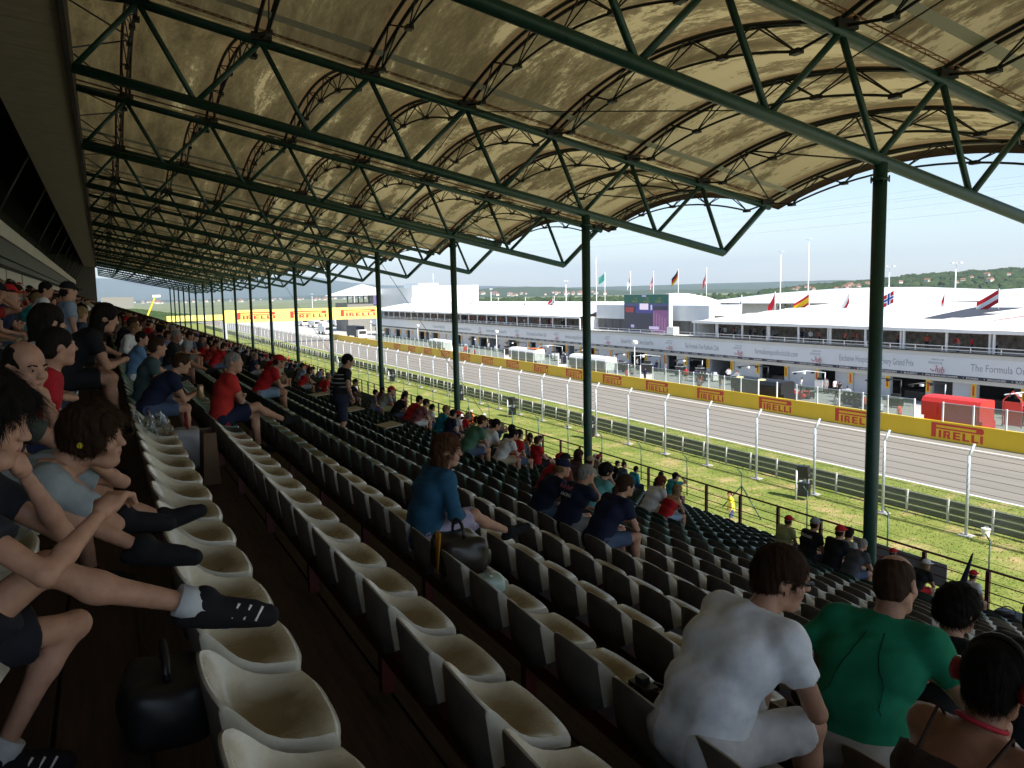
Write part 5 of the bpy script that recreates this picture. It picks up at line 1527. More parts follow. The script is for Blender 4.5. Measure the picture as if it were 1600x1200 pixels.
def hair_field(style, c, R, h, s=1.0, neck=None):
    F = Field(h); T = lambda x, y, z: c + R @ (A(x, y, z) * s)
    g = {'short': 0.012, 'mop': 0.026, 'long': 0.020, 'pony': 0.014, 'crop': 0.006, 'rim': 0.004, 'curly': 0.03}.get(style, 0.012)
    F.ell(T(-0.016, 0, 0.034), (A(0.098, 0.077, 0.092) + g) * s, R, 0.01)
    if style in ('short', 'crop', 'rim', 'mop', 'curly'):
        F.ell(T(-0.05, 0, -0.02), (A(0.056, 0.066, 0.065) + g) * s, R, 0.02)
    if style == 'mop':
        for q in (1, -1): F.ell(T(0.0, q * 0.066, 0.0), A(0.06, 0.034, 0.055) * s, R, 0.02)
        F.cone(T(0.07, -0.05, 0.075), T(0.085, 0.05, 0.07), 0.028 * s, 0.022 * s, 0.02)
    if style in ('long', 'pony'):
        F.ell(T(-0.05, 0, -0.02), A(0.07, 0.078, 0.075) * s, R, 0.02)
    if style == 'long':
        for q in (1, -1): F.cone(T(-0.02, q * 0.068, 0.0), T(0.0, q * 0.085, -0.20), 0.036 * s, 0.030 * s, 0.03)
        F.cone(T(-0.075, 0, 0.0), T(-0.085, 0, -0.22), 0.055 * s, 0.05 * s, 0.03); F.cone(T(-0.06, 0.05, 0), T(-0.06, 0.06, -0.22), 0.045, 0.035, 0.03); F.cone(T(-0.06, -0.05, 0), T(-0.06, -0.06, -0.22), 0.045, 0.035, 0.03)
    if style == 'pony':
        F.cone(T(-0.10, 0, 0.01), T(-0.135, 0, -0.05), 0.028, 0.03, 0.02); F.cone(T(-0.135, 0, -0.05), T(-0.11, 0, -0.26), 0.034, 0.012, 0.02)
    # open the face and the nape
    fx = 0.105 if style == 'mop' else 0.098
    F.ell(T(fx, 0, -0.035), A(0.078, 0.072, 0.088) * s, R, 0.006, cut=True)
    if style != 'mop':
        for q in (1, -1): F.ell(T(0.012, q * 0.085, -0.02), A(0.032, 0.022, 0.045) * s, R, 0.006, cut=True)
    if style == 'rim': F.ell(T(0.085, 0, 0.075), A(0.10, 0.10, 0.075) * s, R, 0.006, cut=True); F.ell(T(0.0, 0, 0.13), A(0.085, 0.062, 0.085) * s, R, 0.01, cut=True)
    if style in ('short', 'crop', 'mop', 'rim', 'curly'): F.half(T(-0.05, 0, -0.078), -(R @ A(0.25, 0, 1)))
    amp = 0.006 if style in ('mop', 'curly', 'long') else 0.0025
    def nz(X, Y, Z): return amp * (np.sin(95 * X + 60 * Z + 3 * np.sin(40 * Y)) * np.sin(88 * Y + 30 * Z + 2 * np.sin(50 * X)))
    return F, nz

def make_cap(c, R, s=1.0, h=0.008):
    F = Field(h); T = lambda x, y, z: c + R @ (A(x, y, z) * s)
    F.ell(T(-0.012, 0, 0.045), A(0.112, 0.092, 0.098) * s, R, 0.004); F.half(T(0, 0, 0.032), -(R @ A(0.05, 0, 1)))
    F.ell(T(0.115, 0, 0.038), A(0.085, 0.075, 0.010) * s, R, 0.008)
    return F.build()

def person_meshes(J, body=dict(), hb=0.014, hh=0.0075, hands=True, sleeve=0.55, shorts=0.8, hair='short', child=1.0, fat=0.0, shoe=True, wide=1.0, dress=False, bare=False, slim=0.0, cap=False, simple=False):
    """returns dict name -> list of (verts, quads)"""
    out = {}
    a = 1.0 - slim
    F = Field(hb); torso(F, J, -0.004 - 0.012 * slim, fat, wide)
    for q in 'lr':
        F.cone(J['sh' + q], J['el' + q], 0.049 * a, 0.037 * a, 0.03); F.cone(J['el' + q], J['el' + q] * 0.68 + J['wr' + q] * 0.32, 0.034 * a, 0.037 * a, 0.015); F.cone(J['el' + q] * 0.68 + J['wr' + q] * 0.32, J['wr' + q], 0.037 * a, 0.023 * a, 0.015)
        F.cone(J['hip' + q], J['kn' + q], 0.083 * a, 0.052 * a, 0.05); F.ell(J['kn' + q] + A(0.008, 0, 0.006), A(0.05, 0.048, 0.05) * a, None, 0.02)
        m = J['kn' + q] * 0.68 + J['an' + q] * 0.32; ax = unit(J['an' + q] - J['kn' + q]); bk = unit(np.cross(np.cross(ax, A(1, 0, 0.3)), ax)) * -0.018
        F.cone(J['kn' + q], m + bk, 0.047 * a, 0.053 * a, 0.02); F.cone(m + bk, J['an' + q], 0.052 * a, 0.031 * a, 0.03)
        F.cone(J['an' + q], J['toe' + q] - (0, 0, 0.01), 0.030, 0.018, 0.03)
        if not hands: F.cone(J['wr' + q], J['wr' + q] + unit(J['wr' + q] - J['el' + q]) * 0.10, 0.030, 0.024, 0.02)
    F.cone(J['chest'] * 0.3 + J['neck'] * 0.7, J['head'], 0.06, 0.05, 0.04)
    P = [F.build()]
    F = Field(hh); head_field(F, J['head'], J['R'], J['neck'], child, not simple); P.append(F.build())
    if hands:
        for s, q in ((1, 'l'), (-1, 'r')):
            F = Field(0.0055); hand(F, J['wr' + q], J['wr' + q] - J['el' + q], s, body.get('curl', 0.7)); P.append(F.build())
    out['body'] = P
    if hair and not cap:
        F, nz = hair_field(hair, J['head'], J['R'], hh, child); out['hair'] = [F.build(nz)]
    elif hair:
        F, nz = hair_field(hair, J['head'], J['R'], hh, child); F.half(J['head'] + J['R'] @ A(0, 0, 0.03), J['R'] @ A(0, 0, 1.0)); out['hair'] = [F.build(nz)]
        out['cap'] = [make_cap(J['head'], J['R'], child, hh)]
    # shirt
    g = 0.016
    F = Field(hb * 0.9); torso(F, J, g, fat, wide, 0.05)
    if not bare:
        for q in 'lr':
            b = J['sh' + q] + (J['el' + q] - J['sh' + q]) * min(sleeve, 1.0)
            F.cone(J['sh' + q], b, 0.068, 0.064 if sleeve < 0.9 else 0.056, 0.035, flat=True)
            if sleeve > 1.0:
                F.cone(J['el' + q], J['el' + q] + (J['wr' + q] - J['el' + q]) * (sleeve - 1.0), 0.056, 0.044, 0.02, flat=True)
        nd = unit(J['neck'] - J['chest'])
        F.ell(J['neck'] + nd * 0.078, (0.080, 0.080, 0.080), None, 0.01, cut=True)
    else:
        nd = unit(J['neck'] - J['chest']); F.half(J['chest'] + nd * 0.055, nd)
    nzs = None
    if hb < 0.02:
        def nzs(X, Y, Z): return 0.0022 * np.sin(38 * X + 26 * Z + 5 * np.sin(9 * Y)) * np.sin(20 * Y - 17 * Z + 3 * np.sin(11 * X)) + 0.002 * np.sin(75 * Z + 30 * Y + 4 * np.sin(20 * X))
    out['shirt'] = [F.build(nzs)]
    # shorts or trousers
    F = Field(hb * 0.9); lat = A(0, 1, 0)
    F.cone(J['pel'] - lat * 0.09, J['pel'] + lat * 0.09, 0.136 + fat * 0.6, 0.136 + fat * 0.6, 0.05)
    for q in 'lr':
        F.cone(J['hip' + q], J['hip' + q] + (J['kn' + q] - J['hip' + q]) * min(shorts, 1), 0.102, 0.086 if shorts < 1.01 else 0.074, 0.04, flat=shorts < 1.01)
        if shorts > 1.01: F.cone(J['kn' + q], J['an' + q], 0.073, 0.056, 0.03, flat=True)
    if dress:
        F.cone(J['hipl'], J['hipl'] + (J['knl'] - J['hipl']) * 0.85, 0.105, 0.09, 0.09); F.cone((J['hipl'] + J['hipr']) / 2, (J['knl'] + J['knr']) / 2, 0.12, 0.10, 0.06)
    out['trousers'] = [F.build(nzs)]
    if shoe:
        P = []
        for q in 'lr':
            d = unit(J['toe' + q] - J['an' + q]); F = Field(max(hh, 0.009)); b = J['an' + q] - d * 0.03
            zz = unit(np.cross(d, np.cross(A(0, 0, 1), d)))
            F.cone(b - d * 0.01 - zz * 0.036, J['toe' + q] + d * 0.02 - zz * 0.006, 0.037, 0.034, 0.015); F.cone(J['an' + q] - zz * 0.01, J['toe' + q] - d * 0.03, 0.046, 0.034, 0.025); F.cone(J['an' + q], J['an' + q] + zz * 0.012, 0.047, 0.047, 0.015)
            F.half(b - zz * 0.062, -zz); P.append(F.build())
        out['shoe_l'] = [P[0]]; out['shoe_r'] = [P[1]]
    return out

PARTN = {'hair': 'hair', 'shirt': 'shirt', 'trousers': 'trousers', 'shoe_l': 'shoe', 'shoe_r': 'shoe', 'cap': 'cap'}
def set_mat(o, m):
    o.material_slots[0].link = 'OBJECT'; o.material_slots[0].material = m
_px = {}
def cached(key, J, **kw):
    if key not in _px:
        _px[key] = {n: np_mesh(n, p, SKIN) for n, p in person_meshes(J, **kw).items()}
    return _px[key]
PPL = []
def spawn(meshes, loc, rz, sc, mats, label, group=None):
    o = link_mesh('person', meshes['body'], None, loc); o.rotation_euler = (0, 0, rz); o.scale = (sc, sc, sc)
    set_mat(o, mats.get('skin', SKIN))
    names = {'trousers': mats.get('tname', 'trousers')}
    for k, me in meshes.items():
        if k == 'body': continue
        c = link_mesh(names.get(k, PARTN.get(k, k)), me, o); set_mat(c, mats.get({'shoe_l': 'shoe', 'shoe_r': 'shoe'}.get(k, k), M['black']))
    tag(o, label, 'person', group); PPL.append(o)
    return o
def extra(parent, name, mb, m): return mb.build(name, m, parent)
def head_bits(o, J, glasses=False, lips=True, child=1.0, hairm=None, plug=False):
    """eyes, brows and lips as small parts on the face; all in the person's own frame"""
    R = J['R']; c = J['head']; T = lambda x, y, z: Vector(c + R @ (A(x, y, z) * child))
    if glasses:
        mb = MB()
        for q in (1, -1):
            mb.tube([T(0.098, q * 0.030, 0.014), T(0.102, q * 0.032, 0.002)], 0.019, 10); mb.tube([T(0.095, q * 0.05, 0.012), T(-0.01, q * 0.084, 0.010)], 0.004, 5)
        mb.build('sunglasses', M['black'], o)
    else:
        for q in (1, -1):
            mb = MB(); mb.tube([T(0.0895, q * 0.033, 0.008), T(0.0925, q * 0.032, 0.008)], [0.0075, 0.005], 8); mb.build('eye', M['black'], o)
        for q in (1, -1):
            mb = MB(); mb.tube([T(0.093, q * 0.014, 0.027), T(0.092, q * 0.034, 0.032), T(0.078, q * 0.052, 0.026)], [0.004, 0.005, 0.003], 6); mb.build('eyebrow', hairm or HAIR['brown'], o)
    if lips:
        mb = MB(); mb.tube([T(0.086, 0.021, -0.060), T(0.0955, 0.0, -0.058), T(0.086, -0.021, -0.060)], [0.004, 0.0065, 0.004], 6); mb.build('lips', LIP, o)
    if plug:
        mb = MB(); mb.tube([T(-0.01, -0.086, -0.006), T(-0.008, -0.108, -0.008)], [0.010, 0.012], 10); mb.build('earplug', mat('yellow_foam', (0.75, 0.62, 0.03), 0.7), o)

def strands(o, J, m, N=2600, L=0.045, w=0.0011, seed=3):
    """loose strands lying over the hair shell so that the outline is soft"""
    hm_ = [c for c in o.children if c.name.startswith('hair')]
    if not hm_: return
    me = hm_[0].data; r = np.random.default_rng(seed)
    co = np.array([v.co[:] for v in me.vertices]); F = np.array([p.vertices[:] for p in me.polygons]); nr = np.array([p.normal[:] for p in me.polygons])
    ar = np.linalg.norm(np.cross(co[F[:, 1]] - co[F[:, 0]], co[F[:, 3]] - co[F[:, 0]]), axis=1); idx = r.choice(len(F), N, p=ar / ar.sum())
    a_, b_ = r.random((N, 1)), r.random((N, 1)); p = co[F[idx, 0]] * (1 - a_) * (1 - b_) + co[F[idx, 1]] * a_ * (1 - b_) + co[F[idx, 2]] * a_ * b_ + co[F[idx, 3]] * (1 - a_) * b_
    n = nr[idx]; crown = J['head'] + J['R'] @ A(-0.05, 0, 0.13)
    d = p - crown; d = d * 0.7 / (np.linalg.norm(d, axis=1, keepdims=True) + 1e-6) + A(0, 0, -0.7); d += r.normal(size=(N, 3)) * 0.28
    d -= n * (d * n).sum(1, keepdims=True); d /= np.linalg.norm(d, axis=1, keepdims=True) + 1e-6
    s = np.cross(d, n); ln = L * (0.6 + 0.8 * r.random((N, 1))); V = np.zeros((N, 8, 3))
    for i, t in enumerate((0.0, 0.35, 0.7, 1.0)):
        q = p + d * ln * t + n * (0.002 + 0.006 * t * r.random((N, 1))) - n * 0.25 * (ln * t) ** 2 / 0.09
        ww = w * (1 - 0.75 * t); V[:, 2 * i] = q - s * ww; V[:, 2 * i + 1] = q + s * ww
    Q = np.array([[0, 1, 3, 2], [2, 3, 5, 4], [4, 5, 7, 6]]); FF = (Q[None] + 8 * np.arange(N)[:, None, None]).reshape(-1, 4)
    c = link_mesh('hair_strands', np_mesh('hair_strands', [(V.reshape(-1, 3), FF)], m), o); tag(c, kind='stuff')

def hip_pos(n, y, back=0.21):
    """where a person sits: below the pelvis at the row's own floor, lifted to the seat"""
    return (seat_x(n) - back, y, seat_z(n) - 0.43)

BLK = (0.012, 0.012, 0.015); NAVY = (0.012, 0.017, 0.045); RED = (0.42, 0.015, 0.02); WHT = (0.62, 0.63, 0.66); GRY = (0.22, 0.24, 0.26)
TEAL = (0.03, 0.26, 0.29); GRN = (0.02, 0.16, 0.10); OLV = (0.34, 0.36, 0.16); DEN = (0.06, 0.09, 0.16); KHK = (0.33, 0.28, 0.19); LBL = (0.22, 0.32, 0.46)
def mm(shirt, trousers=DEN, hair='brown', skin=SKIN, cap=None, shoe=BLK, tname='trousers'):
    d = dict(shirt=cloth(*shirt), trousers=cloth(*trousers), hair=HAIR[hair] if isinstance(hair, str) else hair, skin=skin, shoe=cloth(*shoe), tname=tname)
    if cap: d['cap'] = cloth(*cap)
    return d
NEAR = dict(hb=0.0135, hh=0.0068, hands=True)
MID = dict(hb=0.022, hh=0.0125, hands=True)
def near(key, J, loc, rz, sc, mats, label, q=NEAR, **kw):
    kw2 = dict(q); kw2.update(kw)
    me = {n: np_mesh(n, p, SKIN) for n, p in person_meshes(J, **kw2).items()}
    return spawn(me, loc, rz, sc, mats, label)
def local_text(o, s, size, m, org, ux, uy, sx=1.0):
    me = text_mesh('shirt_print', s, size, m, 0.001); c = link_mesh('shirt_print', me, o)
    ux = Vector(ux).normalized(); uy = Vector(uy).normalized(); uz = ux.cross(uy)
    c.matrix_basis = Matrix(((ux.x * sx, uy.x, uz.x, org[0]), (ux.y * sx, uy.y, uz.y, org[1]), (ux.z * sx, uy.z, uz.z, org[2]), (0, 0, 0, 1)))

# --- foreground, left
J = pose(lean=40, curve=22, head=(-24, 4, 4), arms=((0.50, 0.10, 0.86), (0.44, -0.10, 0.84)), legs=((0.62, 0.20, 0.58), (0.68, -0.22, 0.55)))
o = near('boy', J, hip_pos(-1, 3.20, 0.25), 0, 0.88, mm((0.27, 0.31, 0.34), (0.16, 0.15, 0.12), 'brown', tname='shorts'), 'boy in grey t-shirt with brown mop hair and yellow earplug', hair='mop', shorts=0.82, slim=0.22, sleeve=0.6)
head_bits(o, J, hairm=HAIR['brown'], plug=True); strands(o, J, HAIR['brown'], 4000, 0.04)
J = pose(lean=12, curve=14, head=(-22, 14, 0), arms=('face', (0.50, -0.12, 0.92)), legs=((0.16, 0.20, 0.12), (0.74, -0.10, 0.60)))
o = near('boy', J, hip_pos(-1, 2.30, 0.20), 0, 0.89, mm((0.02, 0.022, 0.03), (0.014, 0.015, 0.022), 'black', tname='shorts'), 'dark haired boy at left edge resting a foot on a seat', hair='mop', shorts=0.70, slim=0.2)
head_bits(o, J, hairm=HAIR['black']); strands(o, J, HAIR['black'], 3500, 0.055)
for q in 'lr':     # white socks and blue sole flashes
    mb = MB(); d = unit(J['kn' + q] - J['an' + q]); mb.tube([Vector(J['an' + q] - d * 0.01), Vector(J['an' + q] + d * 0.075)], [0.050, 0.047], 12); mb.build('sock', cloth(0.5, 0.53, 0.56), o)
    mb = MB(); d = unit(J['toe' + q] - J['an' + q]); b = J['an' + q] - d * 0.06 - A(0, 0, 0.055); mb.tube([Vector(b), Vector(b + d * 0.13)], [0.018, 0.008], 8); mb.build('sole', mat('blue_sole', (0.01, 0.16, 0.5), 0.5), o)
    mb = MB()
    for i in range(3):
        c = J['an' + q] * (0.55 - 0.2 * i) + J['toe' + q] * (0.45 + 0.2 * i); sgn = -1
        mb.tube([Vector(c + A(0.0, sgn * 0.040, -0.015)), Vector(c + A(0.025, sgn * 0.030, 0.022))], 0.004, 5)
    mb.build('lace', M['white'], o)
J = pose(lean=14, curve=14, head=(-48, 10, 0), arms=('lap', 'face'), legs=('floor', 'up'))
o = near('man', J, hip_pos(-1, 4.00, 0.26), 0, 0.90, mm((0.05, 0.06, 0.05), (0.05, 0.05, 0.05), 'black'), 'balding man resting his chin on his hand at left', q=MID, hair='rim', sleeve=0.6, hh=0.008)
head_bits(o, J, hairm=HAIR['black'])
J = pose(lean=12, curve=12, head=(14, 0, 0), arms='lap', legs='floor')
o = near('man', J, hip_pos(-1, 5.5, 0.17), 0, 0.90, mm((0.36, 0.012, 0.02), NAVY, 'black'), 'dark haired man in red t-shirt at left', q=MID, hair='short')
J = pose(lean=10, curve=16, head=(25, 5, 0), arms='lap')
near('woman', J, hip_pos(-1, 6.6, 0.29), 0, 1.0, mm((0.32, 0.36, 0.42), DEN, 'black'), 'black haired person in pale striped top behind red t-shirt', q=MID, hair='long', hands=False)
# --- foreground, right
J = pose(lean=18, curve=30, side=-3, head=(-30, 12, 0), arms='knees', legs='floor', wide=0.98)
o = near('man', J, hip_pos(2, 2.32, 0.24), 0, 0.97, mm((0.80, 0.84, 0.93), (0.62, 0.62, 0.64), 'brown', tname='shorts'), 'hunched man in white t-shirt and sunglasses in foreground', hair='short', shorts=0.92, fat=0.008)
head_bits(o, J, glasses=True); strands(o, J, HAIR['brown'], 3000, 0.035)
J = pose(lean=8, curve=20, side=-8, head=(-6, 16, -8), arms=(('hip'), (0.36, -0.22, 0.74)), legs='floor', wide=1.02)
o = near('man', J, hip_pos(3, 2.34, 0.19), 0.33, 1.0, mm((0.012, 0.19, 0.10), (0.36, 0.35, 0.32), HAIR['brown'], tname='shorts'), 'balding man in green sports t-shirt leaning right in foreground', hair='rim', shorts=0.92, fat=0.015)
from mathutils.bvhtree import BVHTree
def on_shirt(o, pts, off=0.003):
    me = [c for c in o.children if c.name.startswith('shirt')][0].data
    bv = BVHTree.FromPolygons([v.co[:] for v in me.vertices], [tuple(p.vertices) for p in me.polygons]); r = []
    for p in pts:
        q, nn, _, _ = bv.find_nearest(Vector(p)); r.append(q + nn * off)
    return r
mb = MB()
for s in (1, -1):
    k0 = J['neck'] + A(-0.10, s * 0.03, -0.03); k1 = J['chest'] + A(-0.22, s * 0.07, 0.02); k2 = J['waist'] + A(-0.22, s * 0.19, 0.06)
    mb.tube(on_shirt(o, [k0 * (1 - t) ** 2 + 2 * k1 * t * (1 - t) + k2 * t * t for t in np.linspace(0, 1, 16)]), 0.0018, 5)
mb.build('seam_piping', cloth(0.006, 0.035, 0.025), o)
J = pose(lean=14, curve=14, head=(-12, 4, 0), arms='lap')
o = near('man', J, hip_pos(4, 2.62, 0.18), 0, 0.93, mm((0.014, 0.014, 0.016), DEN, 'black'), 'dark haired man in black t-shirt beside green t-shirt', hair='curly', q=MID, hh=0.009)
head_bits(o, J, hairm=HAIR['black']); strands(o, J, HAIR['black'], 2500, 0.05)
J = pose(lean=16, curve=14, head=(4, 10, 0), arms='knees', wide=0.95)
o = near('woman', J, hip_pos(2, 1.40, 0.17), 0, 0.90, mm((0.05, 0.035, 0.03), (0.05, 0.04, 0.04), 'black', skin=SKIN2), 'bare shouldered woman wearing red headphones at lower right', hair='short', bare=True, slim=0.1)
strands(o, J, HAIR['black'], 3500, 0.06)
R = J['R']; c = J['head']; T = lambda x, y, z: Vector(c + R @ A(x, y, z))
mb = MB(); mb.tube([T(-0.02, 0.105 * math.cos(a), 0.02 + 0.125 * math.sin(a)) for a in np.linspace(0, math.pi, 13)], 0.010, 6); mb.build('headphone_band', M['black'], o)
for s in (1, -1):
    mb = MB(); mb.tube([T(-0.02, s * 0.088, 0.0), T(-0.02, s * 0.125, 0.0)], [0.036, 0.040], 12); mb.build('headphone_cup', mat('red_cup', (0.35, 0.01, 0.015), 0.3), o)
mb = MB(); mb.tube([Vector(J['neck'] + A(0.068 * math.cos(a) - 0.0, 0.07 * math.sin(a), 0.03 - 0.03 * math.cos(a))) for a in np.linspace(0, 2 * math.pi, 17)], 0.008, 6); mb.build('lanyard', cloth(0.45, 0.03, 0.05), o)
for s in (1, -1):
    mb = MB(); mb.tube([Vector(J['chest'] + A(-0.125, s * 0.09, 0.05)), Vector(J['sh' + ('l' if s > 0 else 'r')] * 0.7 + J['neck'] * 0.3 + A(-0.02, 0, 0.075)), Vector(J['chest'] + A(0.125, s * 0.08, 0.07))], 0.006, 5); mb.build('strap', cloth(0.05, 0.03, 0.025), o)
J = pose(lean=14, curve=14, head=(0, 5, 0), arms='lap')
near('woman', J, hip_pos(3, 1.18, 0.13), 0, 0.95, mm((0.04, 0.03, 0.03), DEN, 'brown', skin=SKIN2), 'bare shouldered person cut by the lower right edge', q=MID, hair='long', bare=True)
J = pose(lean=16, curve=14, head=(-10, 5, 0), arms='lap')
near('man', J, hip_pos(5, 2.72, 0.13), 0, 0.95, mm(BLK, DEN, 'black', cap=(0.38, 0.012, 0.02)), 'person in red cap at the right edge', q=MID, hair='crop', cap=True)
# --- middle
J = pose(lean=10, curve=16, head=(-32, 6, 0), arms=('lap', (0.30, -0.1, 0.68)), legs=('floor', 'cross'), wide=0.92)
o = near('woman', J, hip_pos(2, 5.40, 0.19), 0, 0.90, mm((0.022, 0.09, 0.17), (0.36, 0.32, 0.45), HAIR['chestnut'], tname='skirt'), 'woman in blue cardigan and lilac skirt with long brown hair', q=dict(hb=0.016, hh=0.008, hands=True), hair='long', sleeve=1.75, dress=True, slim=0.12, shorts=0.9)
head_bits(o, J); strands(o, J, HAIR['chestnut'], 2500, 0.06)
J = pose('stand', lean=4, curve=18, head=(-4, 18, 0), arms=('side', (0.16, -0.24, 0.98)), wide=1.05)
o = near('man', J, (seat_x(4) - 0.04, 14.4, floor_z(4)), 0, 0.97, mm((0.02, 0.02, 0.024), (0.02, 0.025, 0.045), 'black', tname='shorts'), 'standing man in black polo shirt with white stripes', q=MID, hair='short', fat=0.05, shorts=0.95)
SM_ = cloth(0.5, 0.5, 0.48)
for i in range(7):
    f = i / 6.0; p = J['pel'] * (1 - f) + J['chest'] * f + A(0, 0, 0.10 * f); rx = 0.152 + (0.045 if 0.2 < f < 0.7 else 0.01); ry = 0.232 + (0.02 if f > 0.4 else -0.005)
    mb = MB(); mb.tube([(p[0] + rx * 0.98 * math.cos(a), p[1] + ry * 0.93 * math.sin(a), p[2]) for a in np.linspace(0, 2 * math.pi, 25)], 0.010, 5); mb.build('stripe', SM_, o)

# pools of shared bodies for everyone else
def pool(key, cap=False, hair='short', **kw):
    pk = {k: kw.pop(k) for k in list(kw) if k in ('lean', 'curve', 'side', 'head', 'arms', 'legs', 'wide', 'kind')}
    kd = pk.pop('kind', 'sit'); J = pose(kd, **pk)
    q = dict(hb=0.026, hh=0.017, hands=False, simple=True); q.update(kw)
    return cached((key, cap, hair), J, cap=cap, hair=hair, **q)
def P(key, cap=False, hair='short'):
    if key == 'lean': return pool(key, cap, hair, lean=26, curve=18, head=(-10, 8, 0), arms='knees')
    if key == 'up': return pool(key, cap, hair, lean=10, curve=14, head=(12, 4, 0), arms='lap')
    if key == 'face': return pool(key, cap, hair, lean=20, curve=16, head=(-20, 6, 0), arms=('knees', 'face'))
    if key == 'cross': return pool(key, cap, hair, lean=8, curve=14, head=(-25, 2, 0), arms=('cross', 'cross'), legs=('floor', 'cross'))
    if key == 'back': return pool(key, cap, hair, lean=-4, curve=10, head=(20, 2, 0), arms='lap', legs='up')
    if key == 'camera': return pool(key, cap, hair, lean=14, curve=14, head=(-8, 0, 0), arms='cam')
    if key == 'hold': return pool(key, cap, hair, lean=30, curve=18, head=(-15, 16, 0), arms='hold')
    if key == 'long': return pool(key, cap, hair, lean=14, curve=16, head=(5, 5, 0), arms='lap', sleeve=1.7, shorts=1.5)
    if key == 'tank': return pool(key, cap, hair, lean=24, curve=18, head=(-12, 8, 0), arms='knees', bare=True, slim=0.1, wide=0.92)
    if key == 'stand': return pool(key, cap, hair, kind='stand', lean=3, curve=8, head=(0, 6, 0), arms='side')
    if key == 'stand2': return pool(key, cap, hair, kind='stand', lean=8, curve=12, head=(-20, 8, 0), arms=('hip', 'side'), shorts=1.5)
    if key == 'suit': return pool(key, cap, hair, kind='stand', lean=3, curve=8, head=(10, 6, 0), arms=('side', 'hip'), sleeve=1.9, shorts=1.5)
def seat_person(n, y, key, sc, mats, label, cap=False, hair='short', rz=0.0, group=None, back=0.18):
    hx, hy, hz_ = hip_pos(n, y, back); z = seat_z(n) - 0.03 - 0.40 * sc
    return spawn(P(key, cap, hair), (hx, hy, z), rz + random.uniform(-0.08, 0.08), sc, mats, label, group)
CASTO = {}
